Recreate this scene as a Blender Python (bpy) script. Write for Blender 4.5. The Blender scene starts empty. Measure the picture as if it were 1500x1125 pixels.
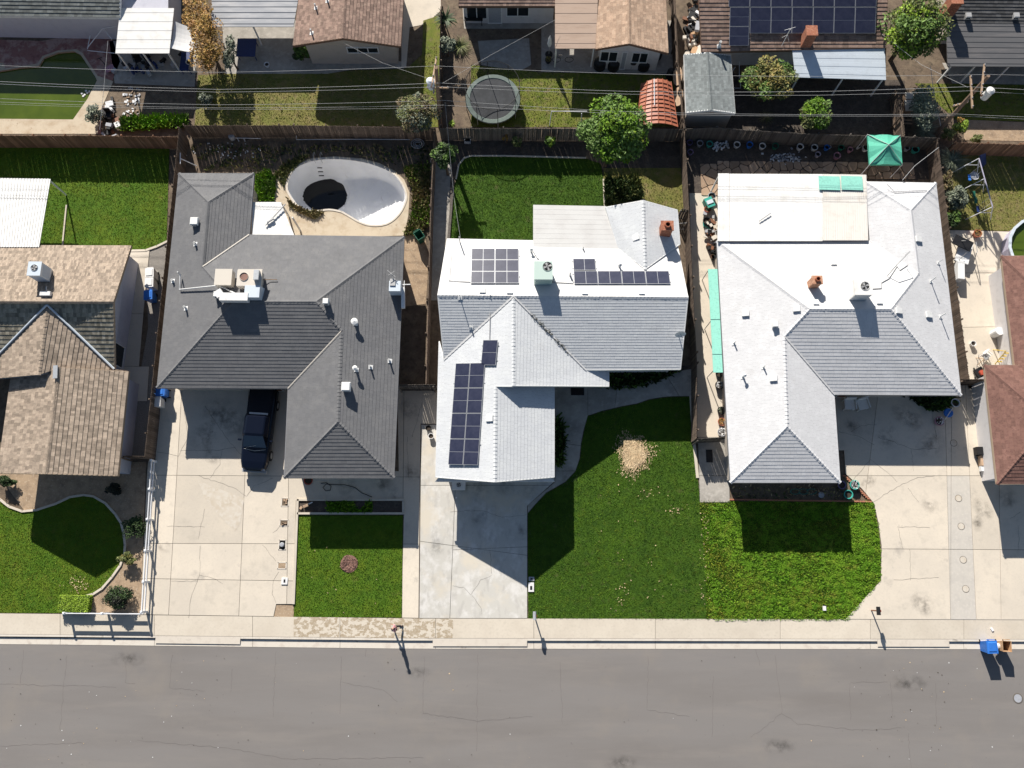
import bpy, bmesh, math, random
from mathutils import Vector, Matrix, geometry
random.seed(7)
R = math.radians
sc = bpy.context.scene
col = sc.collection
# ---------------------------------------------------------------- camera, sky, sun
CAM_H, F, TILT, YAW = 58.0, 1213.0, 13.4, 0.45      # height, focal length in photo pixels, tilt off straight down
ROT = Matrix.Rotation(R(YAW), 3, 'Z') @ Matrix.Rotation(R(TILT), 3, 'X')
cd = bpy.data.cameras.new('camera'); cam = bpy.data.objects.new('camera', cd); col.objects.link(cam)
cam.matrix_world = Matrix.Translation((0, 0, CAM_H)) @ ROT.to_4x4()
cd.sensor_fit = 'HORIZONTAL'; cd.sensor_width = 36; cd.lens = 36 * F / 1500; cd.clip_end = 2000; cd.clip_start = .5
sc.camera = cam
SUN_EL, SUN_AZ = 30.0, -18.0                         # azimuth from +Y towards +X
w = bpy.data.worlds.new('World'); sc.world = w; w.use_nodes = True
nt = w.node_tree; bg = nt.nodes['Background']; sky = nt.nodes.new('ShaderNodeTexSky'); sky.sky_type = 'NISHITA'
sky.sun_disc = False; sky.sun_elevation = R(SUN_EL); sky.sun_rotation = R(SUN_AZ); sky.air_density = 1.0; sky.dust_density = .6
nt.links.new(sky.outputs[0], bg.inputs[0]); bg.inputs[1].default_value = .05
sd = bpy.data.lights.new('sun', 'SUN'); sd.energy = 5.0; sd.angle = R(.5); sd.color = (1, .945, .86)
sun = bpy.data.objects.new('sun', sd); col.objects.link(sun)
sv = Vector((math.sin(R(SUN_AZ)) * math.cos(R(SUN_EL)), math.cos(R(SUN_AZ)) * math.cos(R(SUN_EL)), math.sin(R(SUN_EL))))
sun.rotation_euler = sv.to_track_quat('Z', 'Y').to_euler(); sun.location = (0, 0, 40)
vs = sc.view_settings; vs.view_transform = 'Standard'; vs.look = 'None'; vs.gamma = 1; vs.exposure = .78; vs.use_curve_mapping = False
try:
    sc.cycles.max_bounces = 6; sc.cycles.diffuse_bounces = 3; sc.cycles.transparent_max_bounces = 8
except Exception: pass

# ---------------------------------------------------------------- pixel <-> place
def ray(px, py): return ROT @ Vector(((px - 750) / F, -(py - 562.5) / F, -1))
def P(px, py, z=0.0):
    d = ray(px, py); t = (z - CAM_H) / d.z
    return Vector((d.x * t, d.y * t, z))
def P2(px, py, z=0.0): p = P(px, py, z); return (p.x, p.y)

# ---------------------------------------------------------------- materials
M = {}
def mat(name, c, layers=(), rough=.9, bump=0, bscale=30, bstretch=(1, 1, 1), attr=0, orand=0, metal=0, spec=.3, alpha=1, emit=None, trans=0):
    m = bpy.data.materials.new(name); m.use_nodes = True; n = m.node_tree.nodes; l = m.node_tree.links
    b = n['Principled BSDF']; b.inputs['Roughness'].default_value = rough; b.inputs['Metallic'].default_value = metal
    b.inputs['Specular IOR Level'].default_value = spec; b.inputs['Alpha'].default_value = alpha
    tc = n.new('ShaderNodeTexCoord'); cur = None
    rgb = n.new('ShaderNodeRGB'); rgb.outputs[0].default_value = (*c, 1); cur = rgb.outputs[0]
    def noise(scale, stretch, detail=5, off=0):
        mp = n.new('ShaderNodeMapping'); mp.inputs['Scale'].default_value = stretch; mp.inputs['Location'].default_value = (off, off * 1.7, off * .3)
        l.new(tc.outputs['Object'], mp.inputs[0])
        no = n.new('ShaderNodeTexNoise'); no.inputs['Scale'].default_value = scale; no.inputs['Detail'].default_value = detail; no.inputs['Roughness'].default_value = .62
        l.new(mp.outputs[0], no.inputs['Vector']); return no.outputs['Fac']
    for i, L in enumerate(layers):
        c2, s, lo, hi = L[:4]; st = L[4] if len(L) > 4 else (1, 1, 1); mx = L[5] if len(L) > 5 else 1
        nf = noise(s, st, off=i * 13.7)
        mr = n.new('ShaderNodeMapRange'); mr.inputs['From Min'].default_value = lo; mr.inputs['From Max'].default_value = hi; mr.inputs['To Max'].default_value = mx
        l.new(nf, mr.inputs['Value'])
        mi = n.new('ShaderNodeMix'); mi.data_type = 'RGBA'; l.new(mr.outputs[0], mi.inputs['Factor']); l.new(cur, mi.inputs['A'])
        mi.inputs['B'].default_value = (*c2, 1); cur = mi.outputs['Result']
    for k, amt in (('attr', attr), ('obj', orand)):
        if amt:
            if k == 'attr': a = n.new('ShaderNodeAttribute'); a.attribute_name = 'rnd'; o = a.outputs['Fac']
            else: a = n.new('ShaderNodeObjectInfo'); o = a.outputs['Random']
            mr = n.new('ShaderNodeMapRange'); mr.inputs['To Min'].default_value = 1 - amt; mr.inputs['To Max'].default_value = 1 + amt; l.new(o, mr.inputs['Value'])
            vm = n.new('ShaderNodeVectorMath'); vm.operation = 'SCALE'; l.new(cur, vm.inputs[0]); l.new(mr.outputs[0], vm.inputs['Scale']); cur = vm.outputs[0]
    l.new(cur, b.inputs['Base Color'])
    if bump:
        bn = n.new('ShaderNodeBump'); bn.inputs['Strength'].default_value = min(bump, 1); bn.inputs['Distance'].default_value = .02 * max(1, bump)
        l.new(noise(bscale, bstretch, 6, 5), bn.inputs['Height']); l.new(bn.outputs[0], b.inputs['Normal'])
    if emit: b.inputs['Emission Color'].default_value = (*emit, 1); b.inputs['Emission Strength'].default_value = 1
    if trans: b.inputs['Transmission Weight'].default_value = trans
    M[name] = m; return m
mat('asphalt', (.205, .191, .182), [((.180, .165, .155), .35, .42, .7, (.15, 1, 1)), ((.228, .208, .192), .8, .5, .8, (.2, 1.4, 1)), ((.235, .21, .185), .22, .56, .72, (1, 1, 1), .6), ((.12, .11, .11), 40, .6, .75, (1, 1, 1), .5), ((.32, .30, .27), 60, .68, .74), ((.10, .09, .09), 3.5, .68, .76, (1, 1, 1), .6)], bump=.6, bscale=60)
mat('concrete_pale', (.56, .50, .42), [((.62, .55, .455), .35, .4, .65), ((.42, .38, .32), 1.3, .55, .78, (1, 1, 1), .6), ((.48, .43, .36), 9, .5, .75, (1, 1, 1), .5), ((.30, .27, .24), 2.7, .68, .80, (1, 1, 1), .6), ((.26, .24, .22), .55, .64, .74, (1, 1, 1), .45)], bump=.3, bscale=50, orand=.09)
mat('concrete_cool', (.50, .48, .44), [((.60, .58, .55), .8, .48, .62), ((.42, .40, .37), 2.2, .52, .7, (1, .5, 1)), ((.56, .51, .43), .45, .5, .65), ((.30, .28, .26), 5, .66, .8, (1, 1, 1), .6)], bump=.3, bscale=50, orand=.04)
mat('concrete_grey', (.37, .345, .31), [((.29, .27, .24), 1, .4, .65), ((.44, .41, .37), 3, .5, .7), ((.15, .14, .13), 1.4, .64, .8, (1, 1, 1), .7)], bump=.4, bscale=40, orand=.06)
mat('sidewalk_concrete', (.57, .51, .425), [((.52, .46, .38), .7, .4, .7), ((.47, .42, .35), 6, .5, .7, (1, 1, 1), .6)], bump=.25, bscale=50, orand=.05)
mat('sidewalk_damp', (.57, .51, .425), [((.36, .29, .205), 2.6, .485, .505, (1, 1.3, 1)), ((.52, .46, .38), 6, .45, .7, (1, 1, 1), .6)], bump=.25, bscale=50)
mat('apron_concrete', (.68, .61, .52), [((.60, .53, .45), 2, .5, .7), ((.35, .3, .26), 1.6, .62, .74, (.6, 1, 1), .7)], bump=.2, bscale=50)
mat('curb_concrete', (.60, .55, .48), [((.52, .46, .4), 2, .5, .7), ((.25, .22, .19), 2.4, .62, .72, (.4, 1, 1), .8)], bump=.2, bscale=50)
mat('joint_dark', (.10, .09, .08), [((.16, .14, .11), 3, .4, .7)])
mat('crack_dark', (.13, .115, .10)); mat('crack_road', (.135, .122, .115))
mat('dirt', (.135, .10, .072), [((.19, .145, .10), 1.2, .45, .65), ((.07, .055, .04), 3, .5, .72), ((.24, .2, .15), 14, .62, .72)], bump=1.5, bscale=12)
mat('dirt_pale', (.37, .27, .18), [((.22, .16, .11), 1.6, .45, .7), ((.50, .41, .31), 8, .55, .72)], bump=1, bscale=20)
mat('dirt_dark', (.075, .06, .05), [((.12, .10, .08), 2, .45, .7), ((.045, .038, .033), 7, .5, .7)], bump=1.6, bscale=14)
mat('gravel', (.22, .20, .18), [((.40, .37, .33), 26, .5, .62), ((.10, .09, .08), 33, .55, .68)], bump=2, bscale=30)
mat('lawn_soil', (.045, .10, .005), [((.06, .125, .007), .8, .4, .65), ((.03, .075, .005), 2.6, .45, .7), ((.09, .10, .03), 1.6, .6, .75)], bump=2, bscale=45)
mat('lawn_dry_soil', (.165, .175, .03), [((.12, .155, .018), .9, .4, .6), ((.19, .155, .07), 2, .5, .7), ((.08, .07, .035), 4, .55, .7)], bump=2, bscale=40)
def grassm(n, c, c2, c3): mat(n, c, [(c2, .55, .4, .6), (c3, 1.7, .5, .72), (tuple(x * .6 for x in c), 5, .5, .75)], attr=.3, rough=.8)
grassm('grass_green', (.043, .115, .005), (.075, .15, .007), (.15, .165, .014))
grassm('grass_bright', (.085, .195, .006), (.125, .225, .008), (.19, .22, .02))
grassm('grass_yellow', (.20, .23, .016), (.15, .215, .014), (.26, .24, .045))
grassm('grass_dry', (.16, .15, .035), (.10, .13, .022), (.21, .17, .07))
grassm('weed_leaf', (.12, .275, .010), (.165, .31, .015), (.24, .30, .03))
mat('pool_deck_peach', (.53, .45, .34), [((.42, .33, .23), 1.2, .45, .7), ((.33, .24, .17), 4, .6, .75)], bump=.6, bscale=30)
mat('lawn_lime', (.07, .15, .006), [((.11, .17, .008), .6, .4, .65), ((.055, .12, .006), 2.2, .45, .7), ((.16, .16, .03), 1.1, .6, .75, (1, 1, 1), .7)], bump=2, bscale=45)
mat('lawn_straw', (.20, .175, .055), [((.15, .16, .035), .9, .4, .6), ((.24, .19, .085), 2, .5, .7)], bump=2, bscale=40)
mat('pool_deck_red', (.30, .15, .13), [((.42, .28, .24), .9, .48, .56), ((.22, .10, .09), 3, .5, .7)], bump=.5, bscale=30)
mat('pool_plaster', (.80, .80, .81), [((.72, .72, .73), 1, .45, .7), ((.26, .2, .13), 1.8, .66, .8, (1, .35, .3), .8), ((.80, .80, .78), 4, .5, .7)], rough=.6)
mat('black_water', (.004, .005, .006), rough=.08, spec=.4)
mat('green_water', (.055, .085, .010), [((.085, .12, .014), .35, .4, .7)], rough=.06, spec=.4)
mat('roof_dark', (.142, .143, .149), [((.170, .169, .171), 1.2, .45, .7), ((.13, .13, .14), 12, .5, .7), ((.12, .12, .125), .6, .58, .72, (1, 1, 1), .6)], attr=.05, bump=.4, bscale=60, rough=.8)
mat('roof_white', (.54, .555, .575), [((.585, .60, .61), 1.2, .45, .65), ((.50, .515, .53), 9, .5, .72), ((.45, .45, .45), .7, .6, .75, (1, 1, 1), .5)], attr=.02, bump=.4, bscale=60, rough=.85)
mat('roof_white2', (.575, .575, .585), [((.62, .62, .63), 1.5, .45, .65), ((.53, .53, .54), 9, .5, .72), ((.47, .46, .45), .7, .6, .75, (1, 1, 1), .5)], attr=.02, bump=.4, bscale=60, rough=.85)
mat('roof_shake', (.31, .25, .195), [((.39, .31, .24), 3, .45, .65), ((.23, .18, .145), 6, .5, .7, (1, 1, 1), .8)], attr=.3, bump=1, bscale=25, rough=.9)
mat('roof_moss', (.235, .215, .165), [((.30, .27, .22), 6, .45, .65)], attr=.4, bump=1, bscale=25, rough=.9)
mat('roof_brown', (.25, .17, .135), [((.32, .23, .18), 3, .5, .7), ((.17, .11, .09), 8, .5, .7)], attr=.3, bump=.5, bscale=40)
mat('roof_tan', (.40, .28, .20), [((.46, .34, .25), 3, .5, .7), ((.30, .20, .14), 9, .5, .7)], attr=.22, bump=.5, bscale=40)
mat('roof_red_brown', (.185, .098, .078), [((.23, .125, .10), 2, .5, .7), ((.13, .065, .055), 8, .5, .7)], attr=.15, bump=.5, bscale=40)
mat('roof_slate', (.13, .14, .135), [((.2, .21, .2), 5, .5, .7)], attr=.3, bump=.5, bscale=40)
mat('roof_black', (.07, .07, .072), [((.10, .10, .1), 2, .5, .7)], attr=.3, bump=.5, bscale=40)
mat('shed_shingle', (.19, .21, .21), [((.25, .27, .27), 5, .5, .7)], attr=.2, bump=.5, bscale=40)
mat('underlay', (.07, .07, .07))
mat('felt_white', (.63, .625, .62), [((.57, .565, .565), 1.5, .45, .7), ((.50, .48, .45), .8, .6, .75, (1, 1, 1), .5)], rough=.8, bump=.2, bscale=40)
mat('trim_white', (.72, .72, .71), [((.62, .62, .6), 4, .5, .7)], rough=.6)
mat('fascia_grey', (.20, .20, .21)); mat('fascia_brown', (.16, .10, .07)); mat('fascia_tan', (.38, .29, .21))
mat('stucco_white', (.62, .60, .60), [((.54, .52, .52), 2, .5, .7)], bump=.8, bscale=60)
mat('stucco_shade_blue', (.50, .50, .56), [((.45, .45, .51), 2, .5, .7)], bump=.8, bscale=60)  # stucco with the bluish tone of shaded walls put into its colour
mat('stucco_tan', (.46, .41, .36), [((.40, .36, .31), 2, .5, .7)], bump=.8, bscale=60)
mat('metal_white', (.72, .71, .69), [((.62, .60, .56), 1.2, .5, .72), ((.42, .33, .25), 2.2, .66, .8, (1, .25, 1), .5)], rough=.5, spec=.5)
mat('metal_blue_white', (.56, .62, .68), [((.50, .55, .6), 1.2, .5, .7)], rough=.45, spec=.5)
mat('metal_cream', (.64, .615, .575), [((.58, .54, .49), 1.5, .5, .7), ((.40, .30, .22), 2.5, .62, .8, (1, .2, 1), .6)], rough=.6)
mat('metal_grey', (.33, .34, .36), [((.42, .42, .43), 2.2, .45, .6, (.2, 1, 1)), ((.2, .19, .18), 3, .6, .8, (.15, 1, 1), .6)], rough=.6)
mat('metal_tan', (.42, .31, .24), [((.35, .25, .19), 3, .5, .7, (.2, 1, 1))], rough=.7)
mat('metal_char', (.11, .11, .115), [((.16, .15, .15), 2, .5, .7, (.15, 1, 1))], rough=.6)
mat('metal_dull', (.40, .40, .40), rough=.5, metal=.3)
mat('galvanised', (.45, .47, .49), [((.36, .38, .4), 6, .5, .7)], rough=.45, metal=.4)
mat('mint_paint', (.47, .58, .53), rough=.5); mat('cream_paint', (.60, .55, .48), rough=.5)
mat('panel_blue', (.024, .028, .055), [((.034, .038, .068), 2, .4, .6)], rough=.3, spec=.35)
mat('panel_line', (.42, .43, .45), rough=.4, metal=.3)
mat('brick_red', (.34, .13, .075), [((.42, .20, .13), 9, .5, .6), ((.25, .09, .06), 5, .5, .7)], bump=1, bscale=25)
mat('brick_tan', (.42, .22, .14), [((.55, .33, .22), 7, .5, .6)], bump=1, bscale=25)
mat('black_hole', (.006, .006, .006)); mat('rubber', (.02, .02, .02), rough=.7)
mat('fence_wood', (.125, .093, .073), [((.18, .135, .10), 3, .45, .65, (3, 3, .4)), ((.07, .052, .042), 6, .5, .7, (3, 3, .3))], orand=.35, bump=.8, bscale=20, bstretch=(3, 3, .3))
mat('fence_grey', (.105, .093, .083), [((.16, .14, .12), 3, .45, .65, (3, 3, .4))], orand=.35, bump=.8, bscale=20, bstretch=(3, 3, .3))
mat('fence_red', (.21, .11, .068), [((.27, .17, .11), 3, .45, .65, (3, 3, .4))], orand=.3, bump=.8, bscale=20, bstretch=(3, 3, .3))
mat('vinyl_white', (.72, .73, .76), rough=.45)
mat('bark', (.12, .085, .06), [((.18, .135, .10), 6, .5, .7)], bump=1.5, bscale=18)
mat('pole_wood', (.20, .135, .095), [((.28, .20, .15), 4, .5, .7, (3, 3, .3))], bump=.8, bscale=12, bstretch=(3, 3, .3))
def leafm(n, c, c2): mat(n, c, [(c2, 2.2, .42, .62)], attr=.45, rough=.65, spec=.35)
leafm('leaf_green', (.075, .145, .02), (.11, .185, .035)); leafm('leaf_olive', (.11, .135, .035), (.16, .165, .055))
leafm('leaf_citrus', (.15, .15, .035), (.26, .19, .05)); leafm('leaf_orange', (.30, .145, .035), (.33, .22, .04))
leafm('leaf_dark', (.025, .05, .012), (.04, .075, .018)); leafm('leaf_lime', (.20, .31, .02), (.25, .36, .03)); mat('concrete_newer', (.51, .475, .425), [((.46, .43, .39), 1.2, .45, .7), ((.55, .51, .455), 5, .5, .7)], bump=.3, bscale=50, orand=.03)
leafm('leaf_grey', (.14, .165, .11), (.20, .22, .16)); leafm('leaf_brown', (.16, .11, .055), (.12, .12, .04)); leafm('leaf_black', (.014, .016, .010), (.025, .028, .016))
leafm('straw', (.47, .34, .20), (.56, .43, .26)); leafm('mulch', (.24, .13, .10), (.17, .09, .07)); leafm('dead_weed', (.27, .21, .10), (.16, .16, .06))
for n_, c_ in dict(paint_blue=(.03, .16, .55), paint_white=(.72, .71, .70), paint_teal=(.05, .36, .30), paint_purple=(.16, .12, .24), paint_green=(.02, .14, .09),
    paint_pink=(.42, .22, .28), paint_grey=(.36, .37, .40), paint_red=(.38, .07, .04), paint_black=(.015, .015, .017), paint_tan=(.48, .30, .17), paint_terracotta=(.34, .115, .065),
    paint_yellow=(.55, .40, .10), paint_brown=(.2, .09, .05), shade_teal=(.09, .42, .30), cloth_teal=(.26, .60, .50), soil=(.05, .037, .027), wire=(.40, .40, .40), wire_dark=(.10, .10, .10), skin=(.45, .27, .2),
    paint_lilac=(.40, .38, .47), shirt_pink=(.62, .30, .33), pants_dark=(.03, .03, .04), paint_navy=(.02, .04, .14), glass_dark=(.02, .025, .03), hose=(.03, .03, .032), hose_teal=(.05, .20, .17)).items():
    mat(n_, c_, rough=.5 if 'paint' in n_ else .7, layers=[(tuple(x * .75 for x in c_), 7, .5, .75)])
M['glass_dark'].node_tree.nodes['Principled BSDF'].inputs['Roughness'].default_value = .08
mat('car_paint', (.003, .005, .013), rough=.22, spec=.5); mat('car_glass', (.02, .04, .07), rough=.05, spec=.6); mat('tonneau', (.006, .007, .012), rough=.6)
def stainmat():
    m = bpy.data.materials.new('oil_stain'); m.use_nodes = True; n = m.node_tree.nodes; l = m.node_tree.links; b = n['Principled BSDF']
    b.inputs['Base Color'].default_value = (.06, .055, .05, 1); b.inputs['Roughness'].default_value = .7
    tc = n.new('ShaderNodeTexCoord'); ln = n.new('ShaderNodeVectorMath'); ln.operation = 'LENGTH'; l.new(tc.outputs['Object'], ln.inputs[0])
    r1 = n.new('ShaderNodeMapRange'); r1.inputs['From Min'].default_value = 1; r1.inputs['From Max'].default_value = .1; l.new(ln.outputs['Value'], r1.inputs['Value'])
    g = n.new('ShaderNodeNewGeometry'); no = n.new('ShaderNodeTexNoise'); no.inputs['Scale'].default_value = 1.6; no.inputs['Detail'].default_value = 7; no.inputs['Roughness'].default_value = .7; l.new(g.outputs['Position'], no.inputs['Vector'])
    r2 = n.new('ShaderNodeMapRange'); r2.inputs['From Min'].default_value = .42; r2.inputs['From Max'].default_value = .68; l.new(no.outputs['Fac'], r2.inputs['Value'])
    mu = n.new('ShaderNodeMath'); mu.operation = 'MULTIPLY'; l.new(r1.outputs[0], mu.inputs[0]); l.new(r2.outputs[0], mu.inputs[1])
    m2 = n.new('ShaderNodeMath'); m2.operation = 'MULTIPLY'; m2.inputs[1].default_value = .55; m2.use_clamp = True; l.new(mu.outputs[0], m2.inputs[0]); l.new(m2.outputs[0], b.inputs['Alpha']); M['oil_stain'] = m
stainmat()
mat('tramp_mat', (.055, .058, .062), [((.08, .083, .09), 1.2, .4, .7)]); mat('tramp_pad', (.17, .21, .19), [((.24, .28, .26), 3, .5, .7)])
mat('stone_tan', (.36, .25, .17), [((.44, .33, .24), 5, .5, .7)], orand=.3, bump=.6, bscale=20)
mat('cloth_white', (.70, .70, .70)); mat('grille', (.02, .02, .02)); mat('headlight', (.6, .62, .65), rough=.1)

# ---------------------------------------------------------------- mesh builder
class MB:
    def __init__(s): s.v = []; s.f = []; s.m = []; s.r = []; s.mats = []
    def mi(s, m):
        m = M[m] if isinstance(m, str) else m
        if m not in s.mats: s.mats.append(m)
        return s.mats.index(m)
    def face(s, pts, m, r=.5):
        i = len(s.v); s.v.extend([tuple(p) for p in pts]); s.f.append(tuple(range(i, i + len(pts)))); s.m.append(s.mi(m)); s.r.append(r); return s
    def add(s, vs, fs, m, r=.5):
        i = len(s.v); s.v.extend([tuple(p) for p in vs]); k = s.mi(m)
        for f in fs: s.f.append(tuple(j + i for j in f)); s.m.append(k); s.r.append(r)
        return s
    def box(s, c, d, m, rz=0, mtx=None, taper=1.0, r=.5):
        vs = []
        for z in (-.5, .5):
            k = taper if z > 0 else 1
            for x, y in ((-.5, -.5), (.5, -.5), (.5, .5), (-.5, .5)): vs.append(Vector((x * d[0] * k, y * d[1] * k, z * d[2])))
        if mtx is not None: vs = [mtx @ v + Vector(c) for v in vs]
        else:
            cs, sn = math.cos(rz), math.sin(rz); vs = [Vector((v.x * cs - v.y * sn + c[0], v.x * sn + v.y * cs + c[1], v.z + c[2])) for v in vs]
        s.add(vs, [(3, 2, 1, 0), (4, 5, 6, 7), (0, 1, 5, 4), (1, 2, 6, 5), (2, 3, 7, 6), (3, 0, 4, 7)], m, r); return s
    def tube(s, pts, rad, m, n=6, cap=True):
        pts = [Vector(p) for p in pts]; rings = []; k0 = len(s.v); kk = s.mi(m)
        rads = rad if isinstance(rad, (list, tuple)) else [rad] * len(pts)
        for i, p in enumerate(pts):
            d = (pts[min(i + 1, len(pts) - 1)] - pts[max(i - 1, 0)])
            if d.length < 1e-6: d = Vector((0, 0, 1))
            d.normalize(); a = Vector((0, 0, 1)) if abs(d.z) < .9 else Vector((1, 0, 0)); u = d.cross(a).normalized(); w_ = d.cross(u)
            for j in range(n):
                t = 2 * math.pi * j / n; s.v.append(tuple(p + (u * math.cos(t) + w_ * math.sin(t)) * rads[i]))
        for i in range(len(pts) - 1):
            for j in range(n):
                a = k0 + i * n + j; b = k0 + i * n + (j + 1) % n; s.f.append((a, b, b + n, a + n)); s.m.append(kk); s.r.append(.5)
        if cap:
            s.f.append(tuple(k0 + j for j in range(n))); s.m.append(kk); s.r.append(.5)
            s.f.append(tuple(k0 + (len(pts) - 1) * n + j for j in reversed(range(n)))); s.m.append(kk); s.r.append(.5)
        return s
    def lathe(s, c, prof, m, n=14, cap0=False, cap1=False):   # prof: (r,z)
        k0 = len(s.v); kk = s.mi(m)
        for r_, z in prof:
            for j in range(n): t = 2 * math.pi * j / n; s.v.append((c[0] + r_ * math.cos(t), c[1] + r_ * math.sin(t), c[2] + z))
        for i in range(len(prof) - 1):
            for j in range(n):
                a = k0 + i * n + j; b = k0 + i * n + (j + 1) % n; s.f.append((a, b, b + n, a + n)); s.m.append(kk); s.r.append(.5)
        if cap0: s.f.append(tuple(k0 + j for j in reversed(range(n)))); s.m.append(kk); s.r.append(.5)
        if cap1: s.f.append(tuple(k0 + (len(prof) - 1) * n + j for j in range(n))); s.m.append(kk); s.r.append(.5)
        return s
    def prism(s, poly, z0, z1, m, r=.5, top=None):      # poly list of (x,y)
        n = len(poly); a = sum(poly[i][0] * poly[(i + 1) % n][1] - poly[(i + 1) % n][0] * poly[i][1] for i in range(n))
        if a < 0: poly = poly[::-1]
        k0 = len(s.v)
        for x, y in poly: s.v.append((x, y, z0))
        for x, y in poly: s.v.append((x, y, z1))
        kk = s.mi(m); kt = s.mi(top) if top else kk
        for i in range(n): j = (i + 1) % n; s.f.append((k0 + i, k0 + j, k0 + n + j, k0 + n + i)); s.m.append(kk); s.r.append(r)
        tri = geometry.tessellate_polygon([[Vector((x, y, 0)) for x, y in poly]])
        for t in tri:
            p = [poly[q] for q in t]; ar = (p[1][0] - p[0][0]) * (p[2][1] - p[0][1]) - (p[2][0] - p[0][0]) * (p[1][1] - p[0][1])
            if ar < 0: t = t[::-1]
            s.f.append(tuple(k0 + n + q for q in t)); s.m.append(kt); s.r.append(r)
        return s
    def build(s, name, parent=None, m=None, smooth=False, origin=None):
        me = bpy.data.meshes.new(name)
        o_ = Vector(origin) if origin is not None else (parent_loc(parent) if parent else Vector((0, 0, 0)))
        me.from_pydata([(v[0] - o_.x, v[1] - o_.y, v[2] - o_.z) for v in s.v], [], s.f)
        for x in s.mats: me.materials.append(x)
        me.polygons.foreach_set('material_index', s.m)
        at = me.attributes.new('rnd', 'FLOAT', 'FACE'); at.data.foreach_set('value', s.r)
        if smooth: me.polygons.foreach_set('use_smooth', [True] * len(s.f))
        me.update()
        o = bpy.data.objects.new(name, me); col.objects.link(o)
        if origin is not None and not parent: o.location = o_
        if parent: o.parent = parent
        return o
LOC = {}
def parent_loc(p): return LOC.get(p.name, Vector((0, 0, 0)))
def tag(o, label=None, cat=None, group=None, kind=None):
    if label: o['label'] = label
    if cat: o['category'] = cat
    if group: o['group'] = group
    if kind: o['kind'] = kind
    return o
def thing(name, label, cat, loc=(0, 0, 0), group=None):
    o = bpy.data.objects.new(name, None); o.empty_display_size = .2; col.objects.link(o); o.location = loc; LOC[o.name] = Vector(loc); return tag(o, label, cat, group)
def anchor(o):  # lets a mesh act as the parent of parts built in world coordinates
    LOC[o.name] = parent_loc(o.parent) if o.parent else o.location.copy(); return o
def area_holes(name, loops, z, m, kind='structure', parent=None):
    b = MB(); L = [[Vector((p[0], p[1], 0)) for p in lp] for lp in loops]; flat = [p for lp in L for p in lp]
    tris = geometry.tessellate_polygon(L); fs = []
    for t in tris:
        p = [flat[q] for q in t]; ar = (p[1].x - p[0].x) * (p[2].y - p[0].y) - (p[2].x - p[0].x) * (p[1].y - p[0].y)
        fs.append(t if ar > 0 else t[::-1])
    b.add([(p.x, p.y, z) for p in flat], fs, m); o = b.build(name, parent)
    if kind: o['kind'] = kind
    return o
def patch(name, px, z, m, **k): return area_holes(name, [[P2(x, y, z) for x, y in px]], z, m, **k)
def inpoly(x, y, poly):
    c = False; n = len(poly); j = n - 1
    for i in range(n):
        xi, yi = poly[i]; xj, yj = poly[j]
        if (yi > y) != (yj > y) and x < (xj - xi) * (y - yi) / (yj - yi) + xi: c = not c
        j = i
    return c
def clip(poly, a, b, c):   # keep a*x+b*y>=c
    out = []; n = len(poly)
    for i in range(n):
        p, q = poly[i], poly[(i + 1) % n]; dp = a * p[0] + b * p[1] - c; dq = a * q[0] + b * q[1] - c
        if dp >= 0: out.append(p)
        if (dp >= 0) != (dq >= 0): t = dp / (dp - dq); out.append((p[0] + (q[0] - p[0]) * t, p[1] + (q[1] - p[1]) * t))
    return out
def parea(p): return .5 * sum(p[i][0] * p[(i + 1) % len(p)][1] - p[(i + 1) % len(p)][0] * p[i][1] for i in range(len(p)))
def inset(poly, d):
    n = len(poly); poly = poly if parea(poly) > 0 else poly[::-1]; out = []
    for i in range(n):
        a = Vector(poly[i - 1]); b = Vector(poly[i]); c = Vector(poly[(i + 1) % n])
        e1 = (b - a).normalized(); e2 = (c - b).normalized(); n1 = Vector((-e1.y, e1.x)); n2 = Vector((-e2.y, e2.x)); k = n1 + n2
        L = k.length_squared
        out.append(tuple(b + k * (2 * d / L if L > .3 else 0)))
    return out
def dedupe(p, e=.004):
    o = []
    for q in p:
        if not o or (abs(q[0] - o[-1][0]) > e or abs(q[1] - o[-1][1]) > e): o.append(q)
    while len(o) > 2 and abs(o[0][0] - o[-1][0]) < e and abs(o[0][1] - o[-1][1]) < e: o.pop()
    return o
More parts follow.
